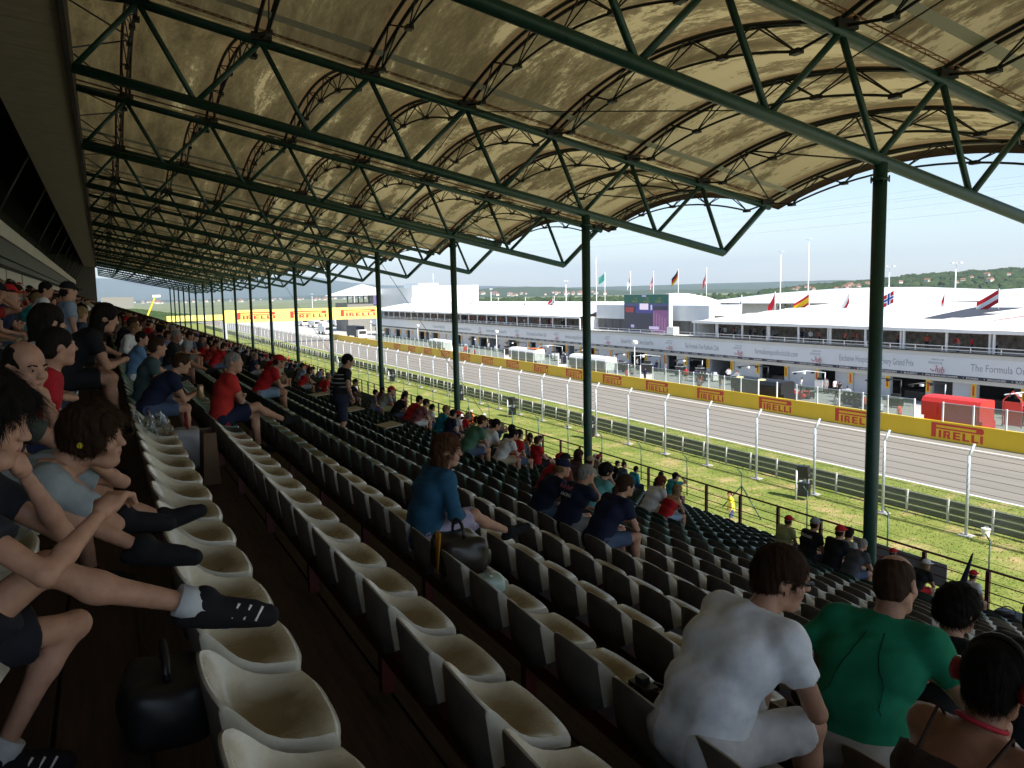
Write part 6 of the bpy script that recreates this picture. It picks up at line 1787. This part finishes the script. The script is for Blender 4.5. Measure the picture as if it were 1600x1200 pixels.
CAST = [
    (19, 10.61, 'up', 0.88, mm(WHT, NAVY, 'brown', cap=RED), 'person in white t-shirt and red cap by the front railing', True, 'crop'),
    (17, 10.62, 'lean', 0.83, mm(BLK, RED, 'blond', cap=WHT), 'person in grey cap and black top with red shorts', True, 'long'),
    (18, 11.89, 'up', 0.82, mm(RED, BLK, 'brown', cap=RED), 'person in red shirt and red cap before grey sheet', True, 'crop'),
    (14, 10.10, 'lean', 0.87, mm((0.06,0.065,0.075), DEN, 'grey'), 'grey haired man in dark grey t-shirt beside nearest column', False, 'crop'),
    (15, 10.99, 'up', 0.99, mm((0.35,0.37,0.4), NAVY, 'black'), 'dark haired man with white collar beside red cap and column', False, 'short'),
    (14, 10.49, 'up', 0.97, mm(BLK, DEN, 'brown', cap=RED), 'person in red cap and black shirt near nearest column', True, 'crop'),
    (14, 11.09, 'up', 0.97, mm(BLK, BLK, 'brown', cap=GRY), 'person in grey cap and black PETRONAS shirt', True, 'crop'),
    (14, 11.72, 'up', 0.85, mm(OLV, DEN, 'brown', cap=RED), 'person in red cap and olive yellow t-shirt', True, 'crop'),
    (11, 12.25, 'tank', 0.82, mm(RED, LBL, 'blond'), 'woman in red tank top with long fair hair', False, 'long'),
    (11, 12.79, 'lean', 0.89, mm(WHT, KHK, 'red'), 'red haired person in white t-shirt beside red tank top', False, 'curly'),
    (20, 21.65, 'camera', 1.08, mm(TEAL, NAVY, 'black'), 'person in teal shirt aiming a camera by the railing', False, 'short'),
    (20, 22.35, 'up', 0.95, mm(BLK, DEN, 'black'), 'person in black top beside the teal shirt with camera', False, 'short'),
    (19, 22.70, 'long', 0.88, mm((0.02,0.24,0.34), NAVY, 'black'), 'person in bright blue raincoat by the front railing', False, 'short'),
    (5, 6.93, 'lean', 0.89, mm(NAVY, DEN, 'brown'), 'woman with long ponytail in navy top and denim shorts', False, 'pony'),
    (5, 7.57, 'face', 0.85, mm(NAVY, GRY, 'grey'), 'grey haired man in navy Red Bull team shirt', False, 'short'),
    (5, 8.21, 'lean', 0.83, mm(NAVY, DEN, 'blond', cap=NAVY), 'person in navy cap and dark shirt left of grey haired man', True, 'crop'),
    (7, 9.69, 'face', 0.88, mm((0.10,0.30,0.30), DEN, 'black'), 'black haired woman in pale teal top', False, 'curly'),
    (10, 14.32, 'up', 0.91, mm((0.10,0.05,0.04), DEN, 'brown'), 'brown haired person in front of second column, left of tan cap', False, 'long'),
    (7, 10.64, 'up', 0.83, mm((0.16,0.05,0.03), DEN, 'brown', cap=BLK), 'person in black cap seated before second column', True, 'crop'),
    (10, 13.82, 'up', 0.85, mm(KHK, DEN, 'brown', cap=KHK), 'person in tan cap at the foot of second column', True, 'crop'),
    (7, 11.08, 'lean', 0.82, mm(RED, DEN, 'brown', cap=RED), 'person in red cap behind the navy cap', True, 'crop'),
    (12, 18.82, 'back', 0.92, mm(RED, BLK, 'brown'), 'small figure in red shirt reclining with raised legs', False, 'short'),
    (8, 16.00, 'lean', 1.06, mm((0.07,0.17,0.11), DEN, 'brown'), 'man in sage green t-shirt beside third column', False, 'crop'),
    (9, 17.05, 'lean', 1.06, mm(WHT, BLK, 'black'), 'man in white t-shirt and dark glasses next to green t-shirt', False, 'short'),
    (9, 16.04, 'lean', 0.94, mm(WHT, KHK, 'black'), 'man in white t-shirt with khaki shorts next to red t-shirt', False, 'short'),
    (10, 16.99, 'up', 0.95, mm(RED, DEN, 'black'), 'person in red t-shirt right of the white t-shirts', False, 'short'),
    (11, 19.03, 'up', 1.01, mm(BLK, DEN, 'black'), 'dark dressed person half hidden behind white t-shirt', False, 'short'),
    (10, 27.28, 'lean', 1.10, mm((0.28,0.30,0.28), OLV, 'brown', cap=RED), 'man in pale grey t-shirt and dark red cap near fourth column', True, 'crop'),
    (9, 25.62, 'up', 0.82, mm((0.12,0.12,0.13), DEN, 'black'), 'person in dark grey left of dark red cap', False, 'short'),
    (11, 28.78, 'up', 0.93, mm((0.10,0.08,0.14), DEN, 'grey'), 'grey haired person right of dark red cap', False, 'crop'),
    (10, 25.77, 'lean', 1.00, mm(BLK, DEN, 'black'), 'person in black before the railing among grey tops', False, 'short'),
    (12, 29.85, 'up', 1.06, mm((0.3,0.1,0.04), DEN, 'brown'), 'person in rust top before the railing', False, 'short'),
    (10, 24.39, 'lean', 1.07, mm(RED, DEN, 'black'), 'person in red polo beside the plaid shirt', False, 'short'),
    (10, 23.75, 'lean', 1.03, mm((0.22,0.08,0.10), WHT, 'brown'), 'person in plum plaid shirt beside red polo', False, 'short'),
    (11, 24.78, 'up', 0.89, mm(WHT, DEN, 'black'), 'person in white t-shirt left of blue raincoat near third column', False, 'short'),
    (10, 21.77, 'long', 1.00, mm((0.02,0.24,0.34), NAVY, 'blond'), 'person in blue raincoat left of third column', False, 'short'),
    (10, 21.05, 'up', 0.94, mm(NAVY, NAVY, 'black'), 'person in navy shirt beside third column', False, 'short'),
    (1, 9.94, 'cross', 0.95, mm((0.46,0.03,0.025), NAVY, 'grey'), 'man in bright red polo with crossed legs', False, 'crop'),
    (3, 17.14, 'lean', 1.07, mm(RED, LBL, 'brown', cap=RED), 'man in red t-shirt and red cap leaning forward', True, 'short'),
    (0, 13.20, 'cross', 0.82, mm((0.10,0.20,0.36), WHT, 'black'), 'bearded man in blue shirt and white shorts', False, 'short'),
    (0, 9.08, 'hold', 0.82, mm(NAVY, DEN, 'brown'), 'boy in navy team shirt holding a drinks can', False, 'short'),
    (0, 10.00, 'up', 0.87, mm((0.06,0.10,0.11), DEN, 'brown'), 'man in dull green top behind boy in navy', False, 'crop'),
    (-1, 9.50, 'hold', 1.12, mm(BLK, BLK, 'black'), 'dark haired woman in black dress leaning forward at left', False, 'long'),
    (0, 20.29, 'lean', 0.88, mm((0.16,0.20,0.26), KHK, 'black'), 'man in grey blue shirt above the boy in navy', False, 'short'),
]
for n, y, key, sc, m_, lab, cp, hs in CAST:
    CO = seat_person(n, y, key, sc, m_, lab, cp, hs)
    CASTO[lab] = CO
def print_on(lab, lines, m, sz=0.075):
    o = CASTO[lab]; J = pose(lean=10, curve=14) if 'PETRONAS' in lab else pose(lean=20, curve=16)
    up = unit(J['neck'] - J['waist']); bk = unit(np.cross(A(0, 1, 0), up)); c = J['chest']
    if bk[0] > 0: bk = -bk
    for i, (s, k) in enumerate(lines):
        org = c + up * (0.06 - 0.09 * i) + bk * 0.158 - A(0, -1, 0) * 0.0
        w = 0.26
        me_w = len(s) * sz * k * 0.62
        local_text(o, s, sz * k, m[i], tuple(org + A(0, me_w / 2, 0)), (0, -1, 0), tuple(up), 1.0)
print_on('person in grey cap and black PETRONAS shirt', [('PETRONAS', 1.0)], [M['whitetext']])
print_on('grey haired man in navy Red Bull team shirt', [('Red Bull', 1.1), ('RACING', 0.8)], [M['redtext'], M['whitetext']])

# teal cloths hung over seats, bags, cans and other belongings
def cloth_sheet(x, y, z0, z1, w, m, label):
    mb = MB(); G = []
    for i in range(11):
        t = i / 10; zz = z1 + (z0 - z1) * t
        G.append([(x + 0.03 * math.sin(9 * s + 4 * t) * (0.3 + t) + 0.05 * t, y - w / 2 + w * s, zz - 0.02 * math.sin(5 * s)) for s in np.linspace(0, 1, 13)])
    mb.grid(G, 0, True); return tag(mb.build('hanging_cloth', m), label, 'cloth')
TC = cloth(0.02, 0.13, 0.17)
cloth_sheet(1.12, 16.0, 9.75, 10.85, 0.9, TC, 'teal blue cloth draped over seat backs left of red polo')
cloth_sheet(0.55, 20.5, 10.6, 11.3, 0.8, TC, 'dark teal cloth hung over a far seat back')
def bag(name, loc, size, m, label, rz=0.0, strap=None, soft=0.35):
    F = Field(0.018); sx, sy, sz = size
    F.box((0, 0, sz * 0.45), (sx * 0.5, sy * 0.5, sz * 0.45), min(size) * 0.22); F.ell((0, 0, sz * 0.42), (sx * 0.56, sy * 0.52, sz * 0.40), None, 0.05); F.box((sx * 0.45, 0, sz * 0.32), (sx * 0.16, sy * 0.34, sz * 0.24), 0.03, 0.01)
    e = link_mesh(name, np_mesh('bag_body', [F.build(lambda X, Y, Z: 0.006 * np.sin(30 * X + 20 * Z) * np.sin(25 * Y + 10 * Z))], m)); e.location = loc; e.rotation_euler = (0, 0, rz)
    mb = MB(); mb.tube([(0, sy * 0.3 * math.cos(a), sz * 0.9 + sz * 0.35 * math.sin(a)) for a in np.linspace(0, math.pi, 11)], 0.012, 6); mb.build('strap', strap or M['black'], e)
    mb = MB(); mb.tube([(sx * 0.42, -sy * 0.3, sz * 0.62), (sx * 0.44, sy * 0.3, sz * 0.62)], 0.008, 5); mb.build('zip', M['galv'], e)
    return tag(e, label, 'bag')
o = bag('handbag', (seat_x(2) - 0.2, 4.72, seat_z(2) - 0.02), (0.30, 0.32, 0.27), mat('dark_leather', (0.016, 0.013, 0.012), 0.35, 0.2, 12), 'dark handbag with ochre stripes on seat beside blue cardigan')
for i in range(3):
    mb = MB(); mb.tube([(-0.185 + 0.01 * i, -0.10 + 0.03 * i, 0.05), (-0.16, -0.10 + 0.03 * i, 0.30)], 0.008, 5); mb.build('stripe', cloth(0.42, 0.20, 0.02), o)
bag('carrier_bag', (seat_x(2) - 0.18, 4.32, seat_z(2) - 0.02), (0.16, 0.15, 0.10), mat('pale_green_plastic', (0.35, 0.48, 0.44), 0.3), 'small crumpled pale green plastic bag near the handbag', strap=M['film'])
bag('backpack', (0.10, 2.62, floor_z(-1) + 0.01), (0.24, 0.30, 0.22), M['black'], 'black backpack on the dark floor below the boys')
bag('backpack', (seat_x(20) - 0.2, 10.2, seat_z(20) - 0.02), (0.3, 0.5, 0.26), mat('navy_nylon', (0.02, 0.022, 0.035), 0.5), 'navy backpack lying on seat next to white t-shirt, red cap')
bag('shopping_bag', (seat_x(0) + 0.12, 8.3, floor_z(0) + 0.01), (0.26, 0.3, 0.42), mat('white_plastic', (0.30, 0.31, 0.33), 0.4), 'pale plastic shopping bag on floor by the boy in navy', strap=cloth(0.2, 0.02, 0.02))
mb = MB(); mb.add([(0, -0.16, 0), (0, 0.16, 0), (0.02, 0.17, 0.45), (0.02, -0.17, 0.45), (0.14, -0.16, 0), (0.14, 0.16, 0), (0.12, 0.17, 0.45), (0.12, -0.17, 0.45)], [(0, 1, 2, 3), (7, 6, 5, 4), (0, 3, 7, 4), (1, 5, 6, 2), (0, 4, 5, 1)])
o = mb.build('paper_bag', mat('brown_paper', (0.12, 0.07, 0.035), 0.8, 0.1, 6)); o.location = (seat_x(0) + 0.16, 7.55, floor_z(0) + 0.01); tag(o, 'brown paper bag standing on floor by pale shopping bag', 'bag')
# crumpled clear film on a seat
mb = MB(); G = []
for i in range(15):
    G.append([(seat_x(0) - 0.36 + 0.30 * i / 14 + rng.normal() * 0.012, 7.45 + 0.75 * j / 14 + rng.normal() * 0.012, seat_z(0) + 0.03 + 0.16 * abs(math.sin(0.7 * i) * math.cos(0.55 * j)) + rng.normal() * 0.02) for j in range(15)])
mb.grid(G, 0, False); tag(mb.build('plastic_sheet', M['film']), 'crumpled clear plastic sheet on seats by the boy in navy', 'plastic sheet')
# drinks can in the boy's hands
o = CASTO['boy in navy team shirt holding a drinks can']
b = MB(); b.tube([(0, 0, 0), (0, 0, 0.01), (0, 0, 0.13), (0, 0, 0.15)], [0.028, 0.033, 0.033, 0.027], 14); cn = b.build('drinks_can', mat('gold_can', (0.30, 0.20, 0.12), 0.3, metal=0.6))
J = pose(lean=30, curve=18, arms='hold'); w_ = (J['wrl'] + J['wrr']) / 2 + A(0.09, 0, -0.06)
cn.location = (o.location.x + w_[0] * o.scale[0], o.location.y + w_[1], o.location.z + w_[2] * o.scale[2]); tag(cn, 'small golden drinks can held by the boy in navy', 'can')
# camera on a seat
e = empty('photo_camera', (seat_x(2) - 0.16, 2.78, seat_z(2) - 0.02)); mb = MB(); mb.box(-0.035, 0.035, -0.06, 0.06, 0, 0.085); mb.box(-0.02, 0.02, -0.02, 0.03, 0.086, 0.115); mb.build('camera_body', M['black'], e)
mb = MB(); mb.tube([(-0.036, 0, 0.04), (-0.12, 0, 0.045)], [0.036, 0.040], 14); mb.build('lens', M['black'], e); mb = MB(); mb.tube([(-0.121, 0, 0.045), (-0.124, 0, 0.045)], 0.032, 14); mb.build('lens_glass', mat('lens_glass', (0.02, 0.02, 0.03), 0.05), e)
mb = MB(); mb.tube([(0.0, 0.06, 0.08), (0.1, 0.14, 0.02), (0.16, 0.02, 0.015), (0.1, -0.10, 0.02), (0.0, -0.06, 0.08)], 0.007, 5); mb.build('neck_strap', M['black'], e)
tag(e, 'black camera lying on seat beside white t-shirt man', 'camera')
# folded dark umbrella held by the grey cap person
mb = MB(); mb.tube([(0, 0, 0), (0.05, -0.02, 0.25), (0.18, -0.08, 0.75), (0.2, -0.09, 0.82)], [0.03, 0.06, 0.02, 0.006], 8)
o = mb.build('umbrella', cloth(0.02, 0.022, 0.05)); o.location = (seat_x(17) + 0.2, 9.9, seat_z(17) + 0.15); tag(o, 'folded dark umbrella held upright by grey cap person', 'umbrella')
for k, (n, y) in enumerate(((6, 22.4), (6, 19.0), (6, 16.2))):
    mb = MB(); mb.box(-0.2, 0.2, -0.28, 0.28, 0, 0.02); o = mb.build('seat_board', mat('pale_board', (0.42, 0.38, 0.30), 0.7)); o.location = (seat_x(n) - 0.18, y, seat_z(n) + 0.20); o.rotation_euler = (0, -0.1, 0.1)
    tag(o, 'pale board lying across seats left of the striped man, %s' % ('farthest', 'middle', 'nearest')[k], 'board', 'pale boards on seats')

# --- standing people by the rear wall and on the grass
spawn(P('stand2', False, 'short'), (-0.9, 14.5, floor_z(-1)), 0.1, 0.93, mm(WHT, BLK, 'black'), 'standing man in white t-shirt by the cream wall panels')
spawn(P('stand', True, 'crop'), (-0.42, 11.2, floor_z(-1)), 0.25, 0.88, mm((0.22, 0.29, 0.38), DEN, 'black', cap=BLK), 'standing man in grey blue shirt at the gallery end')
spawn(P('stand2', False, 'pony'), (27.6, 66.0, 0), 2.4, 1.12, mm(WHT, DEN, 'blond'), 'woman in white top standing on path beside marshals')
spawn(P('suit', True, 'crop'), (27.8, 64.6, 0), 0.3, 1.15, mm((0.75, 0.16, 0.01), (0.75, 0.16, 0.01), 'brown', cap=WHT), 'marshal in orange suit and white cap, left of the two')
spawn(P('suit', True, 'short'), (27.9, 62.2, 0), -0.4, 1.15, mm((0.75, 0.16, 0.01), (0.75, 0.16, 0.01), 'grey', cap=WHT), 'marshal in orange suit and white cap, right of the two')
spawn(P('stand', False, 'crop'), (27.4, 31.2, 0), 2.6, 1.15, mm((0.75, 0.70, 0.05), DEN, 'brown'), 'steward in yellow vest standing beyond the railing')
spawn(P('stand2', True, 'crop'), (27.6, 59.0, 0), 2.6, 1.1, mm(WHT, DEN, 'brown', cap=(0.12, 0.08, 0.3)), 'person in purple cap standing beyond the railing')
for k, (y, c) in enumerate(((96, WHT), (104, (0.75, 0.16, 0.01)), (118, WHT), (132, (0.7, 0.65, 0.05)), (146, (0.75, 0.16, 0.01)))):
    spawn(P('stand2' if k % 2 else 'stand', False, 'short'), (26.5 + 0.5 * k, y, 0), 2.0 + k, 1.1, mm(c, DEN, 'brown'), 'standing figure on the path beyond third column, %s from near' % nth(k), 'people on the path')

# --- spectators in the middle distance: each its own figure
PAL = [BLK, BLK, NAVY, NAVY, RED, RED, WHT, WHT, GRY, GRY, TEAL, LBL, DEN, KHK, (0.10, 0.03, 0.03), (0.05, 0.06, 0.05), (0.2, 0.16, 0.12), (0.3, 0.03, 0.03), (0.05, 0.10, 0.22)]
CN = {BLK: 'black', NAVY: 'navy', RED: 'red', WHT: 'white', GRY: 'grey', TEAL: 'teal', LBL: 'light blue', DEN: 'denim blue', KHK: 'khaki'}
taken = [(o.location.x, o.location.y) for o in PPL]
def free(x, y, r=0.45): return all(abs(x - a) > 0.6 or abs(y - b) > r for a, b in taken)
crowd = []
for n in range(-5, 4):
    y = 7.5 if n <= -3 else (9.0 if n == -2 else 12.0 if n == -1 else 16.0 if n <= 1 else 24.0)
    while y < 62:
        y += 0.5 * random.choice([1, 1, 1, 2, 2, 3, 5] if n < 1 else [1, 1, 2, 3, 4, 6, 9]); crowd.append((n, y))
for n in range(4, 21):
    y = 28.0 if n < 12 else 24.0
    while y < 64:
        y += 0.5 * random.choice([1, 1, 1, 2, 8, 14, 22]); crowd.append((n, y))
KEYS = ['lean', 'up', 'face', 'up', 'cross', 'hold', 'long', 'tank', 'camera']
cnt = {}
crowd.sort(key=lambda c: c[1])
CN_N = 0
for n, y in crowd:
    x = seat_x(n) - 0.25
    if not free(x, y) or CN_N >= 200: continue
    taken.append((x, y)); CN_N += 1
    key = random.choice(KEYS); cp = random.random() < 0.3 and key not in ('tank',); hs = 'long' if key == 'tank' else ('crop' if cp else random.choice(['short', 'short', 'long', 'crop']))
    if cp: hs = 'crop'
    if key not in ('up', 'lean', 'face') and cp: key = 'up'
    if key in ('hold', 'camera', 'long', 'cross') and hs != 'short': hs = 'short'
    c = random.choice(PAL); cc = random.choice([RED, RED, BLK, NAVY, WHT, KHK])
    nm = CN.get(c, 'dark'); hcol = random.choice(['black', 'brown', 'brown', 'grey', 'blond'])
    lab0 = 'spectator in %s%s, %s, %s' % (nm, (' and %s cap' % CN[cc]) if cp else ', %s hair' % hcol, ('%s row from back' % nth(n + 5)) if n < 8 else ('%s row from front' % nth(20 - n)), 'near %s column' % nth(max(0, int((y - 6.6) // 12))))
    cnt[lab0] = cnt.get(lab0, 0) + 1
    lab = lab0 if cnt[lab0] == 1 else lab0 + ', %s such' % nth(cnt[lab0] - 1)
    seat_person(n, y, key, random.uniform(0.86, 0.98), mm(c, random.choice([DEN, NAVY, BLK, KHK, GRY]), hcol, random.choice([SKIN, SKIN, SKIN2]), cc if cp else None), lab, cp, hs, random.uniform(-0.5, 0.4), 'spectators in the stand')
# the far crowd beyond reads as one mass
src = [P('up'), P('lean'), P('face')]
palm = [cloth(*c) for c in PAL[:12]] + [SKIN, HAIR['brown']]
arr = []
def lowres(J):
    D = person_meshes(J, hb=0.05, hh=0.04, hands=False, simple=True, shoe=False, hair='short'); return D
LR = [lowres(pose(lean=26, curve=18, arms='knees')), lowres(pose(lean=10, curve=14, arms='lap'))]
V = []; Fq = []; MI = []; off = 0
far = []
for n in range(-5, 21):
    y = 62.0
    while y < 215:
        y += 0.5 * random.choice([1, 1, 1, 2, 2, 3, 4] if n < 4 else [1, 1, 2, 3, 6, 9, 14]); far.append((n, y))
for n, y in far:
    D = LR[random.randrange(2)]; T_ = np.array([seat_x(n) - 0.25, y, seat_z(n) - 0.40]); ci = random.randrange(12); ti = random.choice([0, 2, 11])
    for k, mi in (('body', 12), ('shirt', ci), ('trousers', ti), ('hair', 13)):
        for v, f in D[k]:
            if k == 'body' and len(v) > 900 and False: continue
            V.append(v * 0.92 + T_); Fq.append(f + off); off += len(v); MI.append(np.full(len(f), mi))
V = np.concatenate(V); Fq = np.concatenate(Fq); MI = np.concatenate(MI)
me = bpy.data.meshes.new('far_crowd'); me.vertices.add(len(V)); me.vertices.foreach_set('co', V.astype(np.float32).ravel())
me.loops.add(Fq.size); me.loops.foreach_set('vertex_index', Fq.ravel().astype(np.int32)); me.polygons.add(len(Fq)); me.polygons.foreach_set('loop_start', np.arange(len(Fq), dtype=np.int32) * 4); me.polygons.foreach_set('loop_total', np.full(len(Fq), 4, np.int32))
for m_ in palm: me.materials.append(m_)
me.polygons.foreach_set('material_index', MI.astype(np.int32)); me.polygons.foreach_set('use_smooth', np.ones(len(Fq), bool)); me.update()
tag(link_mesh('far_crowd', me), 'packed far crowd filling the distant stand', 'crowd', kind='stuff')
print('far crowd', len(far), len(Fq), 'people', len(PPL), CN_N)

# --- pit lane and terrace people
PIT = [((0.7, 0.14, 0.10), 'salmon'), (BLK, 'black'), (NAVY, 'navy'), (WHT, 'white'), (RED, 'red'), (GRY, 'grey')]
pc = {}
def pit_person(x, y, z, sc, what):
    c, nm = random.choice(PIT); key = random.choice(['suit', 'stand', 'stand2'])
    lab0 = '%s person standing %s' % (nm + ' dressed', what)
    pc[lab0] = pc.get(lab0, 0) + 1; lab = '%s, %s from the right' % (lab0, nth(pc[lab0] - 1))
    spawn(P(key, key == 'suit' and random.random() < 0.5 and True, 'crop') if key == 'suit' else P(key), (x, y, z), random.uniform(0, 6.28), sc, mm(c, random.choice([BLK, NAVY, GRY]), 'brown', cap=WHT), lab, 'people at the pits')
ys = sorted([41.2, 45.5, 47.5, 51, 52, 56, 62, 64, 69.5, 75, 76.2, 80, 85, 87, 93, 99, 101.5, 107, 111.5, 116, 121, 129, 131, 136, 144, 147, 153, 42.5, 44, 49, 53.5, 54.6, 58.0, 60.5, 66, 67.2, 72, 73, 78.5, 82.5, 83.4, 90, 91, 95, 97, 104, 105, 110, 113, 119, 124, 127, 133, 140, 141, 150, 158, 166, 172, 180])
for y in ys: pit_person(random.choice([61.8, 64.0, 68.5, 71.0, 72.5]), y, 0.01, 0.98, 'in the pit lane')
yy = 46.0
while yy < 200:
    if not 92 < yy < 124: pit_person(PX + random.uniform(0.6, 3.2), yy, 5.34, 0.86, 'on the pit terrace')
    yy += random.choice([0.6, 0.8, 1.2, 1.7, 2.5, 3.5])
# tyre stacks and jacks, a race car being wheeled in the pit lane
tym = MB()
def tyre_mesh():
    mb = MB(); G = []
    for i in range(21):
        a = 2 * math.pi * i / 20; G.append([((0.33 + dr) * math.cos(a), dy, (0.33 + dr) * math.sin(a)) for dr, dy in ((-0.15, -0.15), (-0.02, -0.17), (0.0, -0.12), (0.0, 0.12), (-0.02, 0.17), (-0.15, 0.15))])
    mb.grid(G, 0, True); mb.tube([(0, -0.10, 0), (0, 0.10, 0)], 0.17, 14, 1); return mb.mesh('tyre', [M['rubber'], M['galv']])
TYM = tyre_mesh()
for k, (x, y) in enumerate(((66.5, 56.5), (66.5, 58.2), (68, 74.0), (69, 84.5), (68, 100.0), (69, 108.0), (70, 49.5))):
    e = empty('tyre_rack', (x, y, 0)); mb = MB(); mb.box(-0.6, 0.6, -1.3, 1.3, 0.08, 0.16); mb.tube([(0.5, -1.3, 0.1), (0.5, -1.3, 1.3)], 0.03, 6); mb.tube([(0.5, 1.3, 0.1), (0.5, 1.3, 1.3)], 0.03, 6); mb.build('trolley', M['galv'], e)
    for q in range(4):
        for z in (0.5, 1.17): link_mesh('tyre', TYM, e, (0, -0.95 + 0.6 * q, z))
    tag(e, 'trolley of racing tyres in the pit lane, %s from the right' % nth(k), 'tyre trolley', 'tyre trolleys in the pit lane')
def race_car(x, y, rz, m, label):
    e = empty('race_car', (x, y, 0.02), rz)
    F = Field(0.05); F.cone((-1.9, 0, 0.45), (0.2, 0, 0.42), 0.22, 0.30, 0.1); F.cone((0.2, 0, 0.42), (2.5, 0, 0.32), 0.26, 0.10, 0.1); F.ell((-0.5, 0, 0.35), (1.1, 0.62, 0.26), None, 0.1); F.cone((-1.2, 0, 0.6), (-0.1, 0, 0.85), 0.10, 0.13, 0.1); F.ell((0.45, 0, 0.72), (0.42, 0.20, 0.16), None, 0.05, cut=True)
    link_mesh('bodywork', np_mesh('bodywork', [F.build()], m), e)
    mb = MB(); mb.box(2.35, 2.75, -0.85, 0.85, 0.16, 0.20); mb.box(2.3, 2.8, -0.87, -0.852, 0.12, 0.38); mb.box(2.3, 2.8, 0.852, 0.87, 0.12, 0.38); mb.build('front_wing', m, e)
    mb = MB(); mb.box(-2.2, -1.85, -0.48, 0.48, 0.9, 0.94); mb.box(-2.25, -1.8, -0.50, -0.482, 0.5, 1.0); mb.box(-2.25, -1.8, 0.482, 0.50, 0.5, 1.0); mb.build('rear_wing', m, e)
    for q, (xx, yy_) in enumerate(((1.75, 0.72), (1.75, -0.72), (-1.6, 0.70), (-1.6, -0.70))): link_mesh('wheel', TYM, e, (xx, yy_, 0.34))
    mb = MB(); mb.tube([(0.1, 0, 0.82), (0.12, 0, 0.9)], [0.13, 0.10], 10); mb.build('helmet', M['yemblem'], e)
    tag(e, label, 'race car')
race_car(66.8, 66.5, 1.4, M['red'], 'red race car standing in the pit lane left of nearest column')
race_car(71.5, 101.0, 1.7, mat('dark_blue_paint', (0.02, 0.03, 0.12), 0.3), 'dark blue race car before a garage below the screen')
# umbrella-like red start light frame by the red stand
mb = MB(); mb.tube([(0, 0, 0), (0, 0, 2.2), (0, -0.8, 3.0), (0, -1.6, 2.2), (0, -1.6, 0)], 0.05, 8); mb.box(0.0, 0.05, -1.5, -0.1, 0.1, 2.1)
o = mb.build('red_frame', M['red']); o.location = (67.5, 43.5, 0.01); tag(o, 'red gable shaped frame behind the red team stand', 'frame')

# garage booms and equipment trolleys
for k, y in enumerate((43.5, 53.0, 58.0, 68.0, 77.0, 89.5, 99.0, 104.0, 116.0, 128.0, 142.0, 160.0)):
    e = empty('garage_boom', (PX - 1.2, y, 0)); mb = MB(); mb.tube([(0, 0, 0), (0, 0, 2.3)], 0.06, 7); mb.build('post', M['galv'] if k % 2 else M['black'], e)
    mb = MB(); mb.tube([(0, 0, 2.25), (-2.2, 0.5, 2.55), (-4.2, 0.9, 2.45)], 0.06, 7); mb.build('arm', M['black'] if k % 3 else M['galv'], e)
    for q in range(3): mb = MB(); mb.obox((-1.6 - 1.1 * q, 0.3 + 0.25 * q, 2.33), (0.14, 0, 0), (0, 0.14, 0), (0, 0, 0.10)); mb.build('lamp', M['white'] if q % 2 else M['black'], e)
    tag(e, 'overhead equipment boom before the garages, %s from the right' % nth(k), 'boom', 'equipment booms at the garages')
for k in range(26):
    y = 41 + 4.7 * k + random.uniform(-1.2, 1.2); x = random.uniform(67.5, 73.0); e = empty('equipment_trolley', (x, y, 0.01), random.uniform(-0.5, 0.5)); w = random.uniform(0.4, 0.8); h = random.uniform(0.8, 1.4)
    mb = MB(); mb.box(-0.35, 0.35, -w, w, 0.18, h); mb.build('cabinet', random.choice([M['black'], M['red'], M['grey_pan'], M['navy'], M['black'], M['white']]), e)
    mb = MB(); mb.box(-0.37, 0.37, -w - 0.02, w + 0.02, h + 0.002, h + 0.05); mb.build('worktop', M['galv'], e)
    mb = MB(); mb.box(-0.2, 0.25, -w * 0.6, w * 0.5, h + 0.052, h + random.uniform(0.2, 0.5)); mb.build('load', random.choice([M['black'], M['rubber'], M['grey_pan']]), e)
    for sx in (-0.28, 0.28):
        for sy in (-0.8, 0.8): mb = MB(); mb.tube([(sx, sy * w - 0.04, 0.09), (sx, sy * w + 0.04, 0.09)], 0.09, 8); mb.build('wheel', M['rubber'], e)
    tag(e, 'wheeled equipment trolley before the garages, %s from the right' % nth(k), 'trolley', 'equipment trolleys in the pit lane')
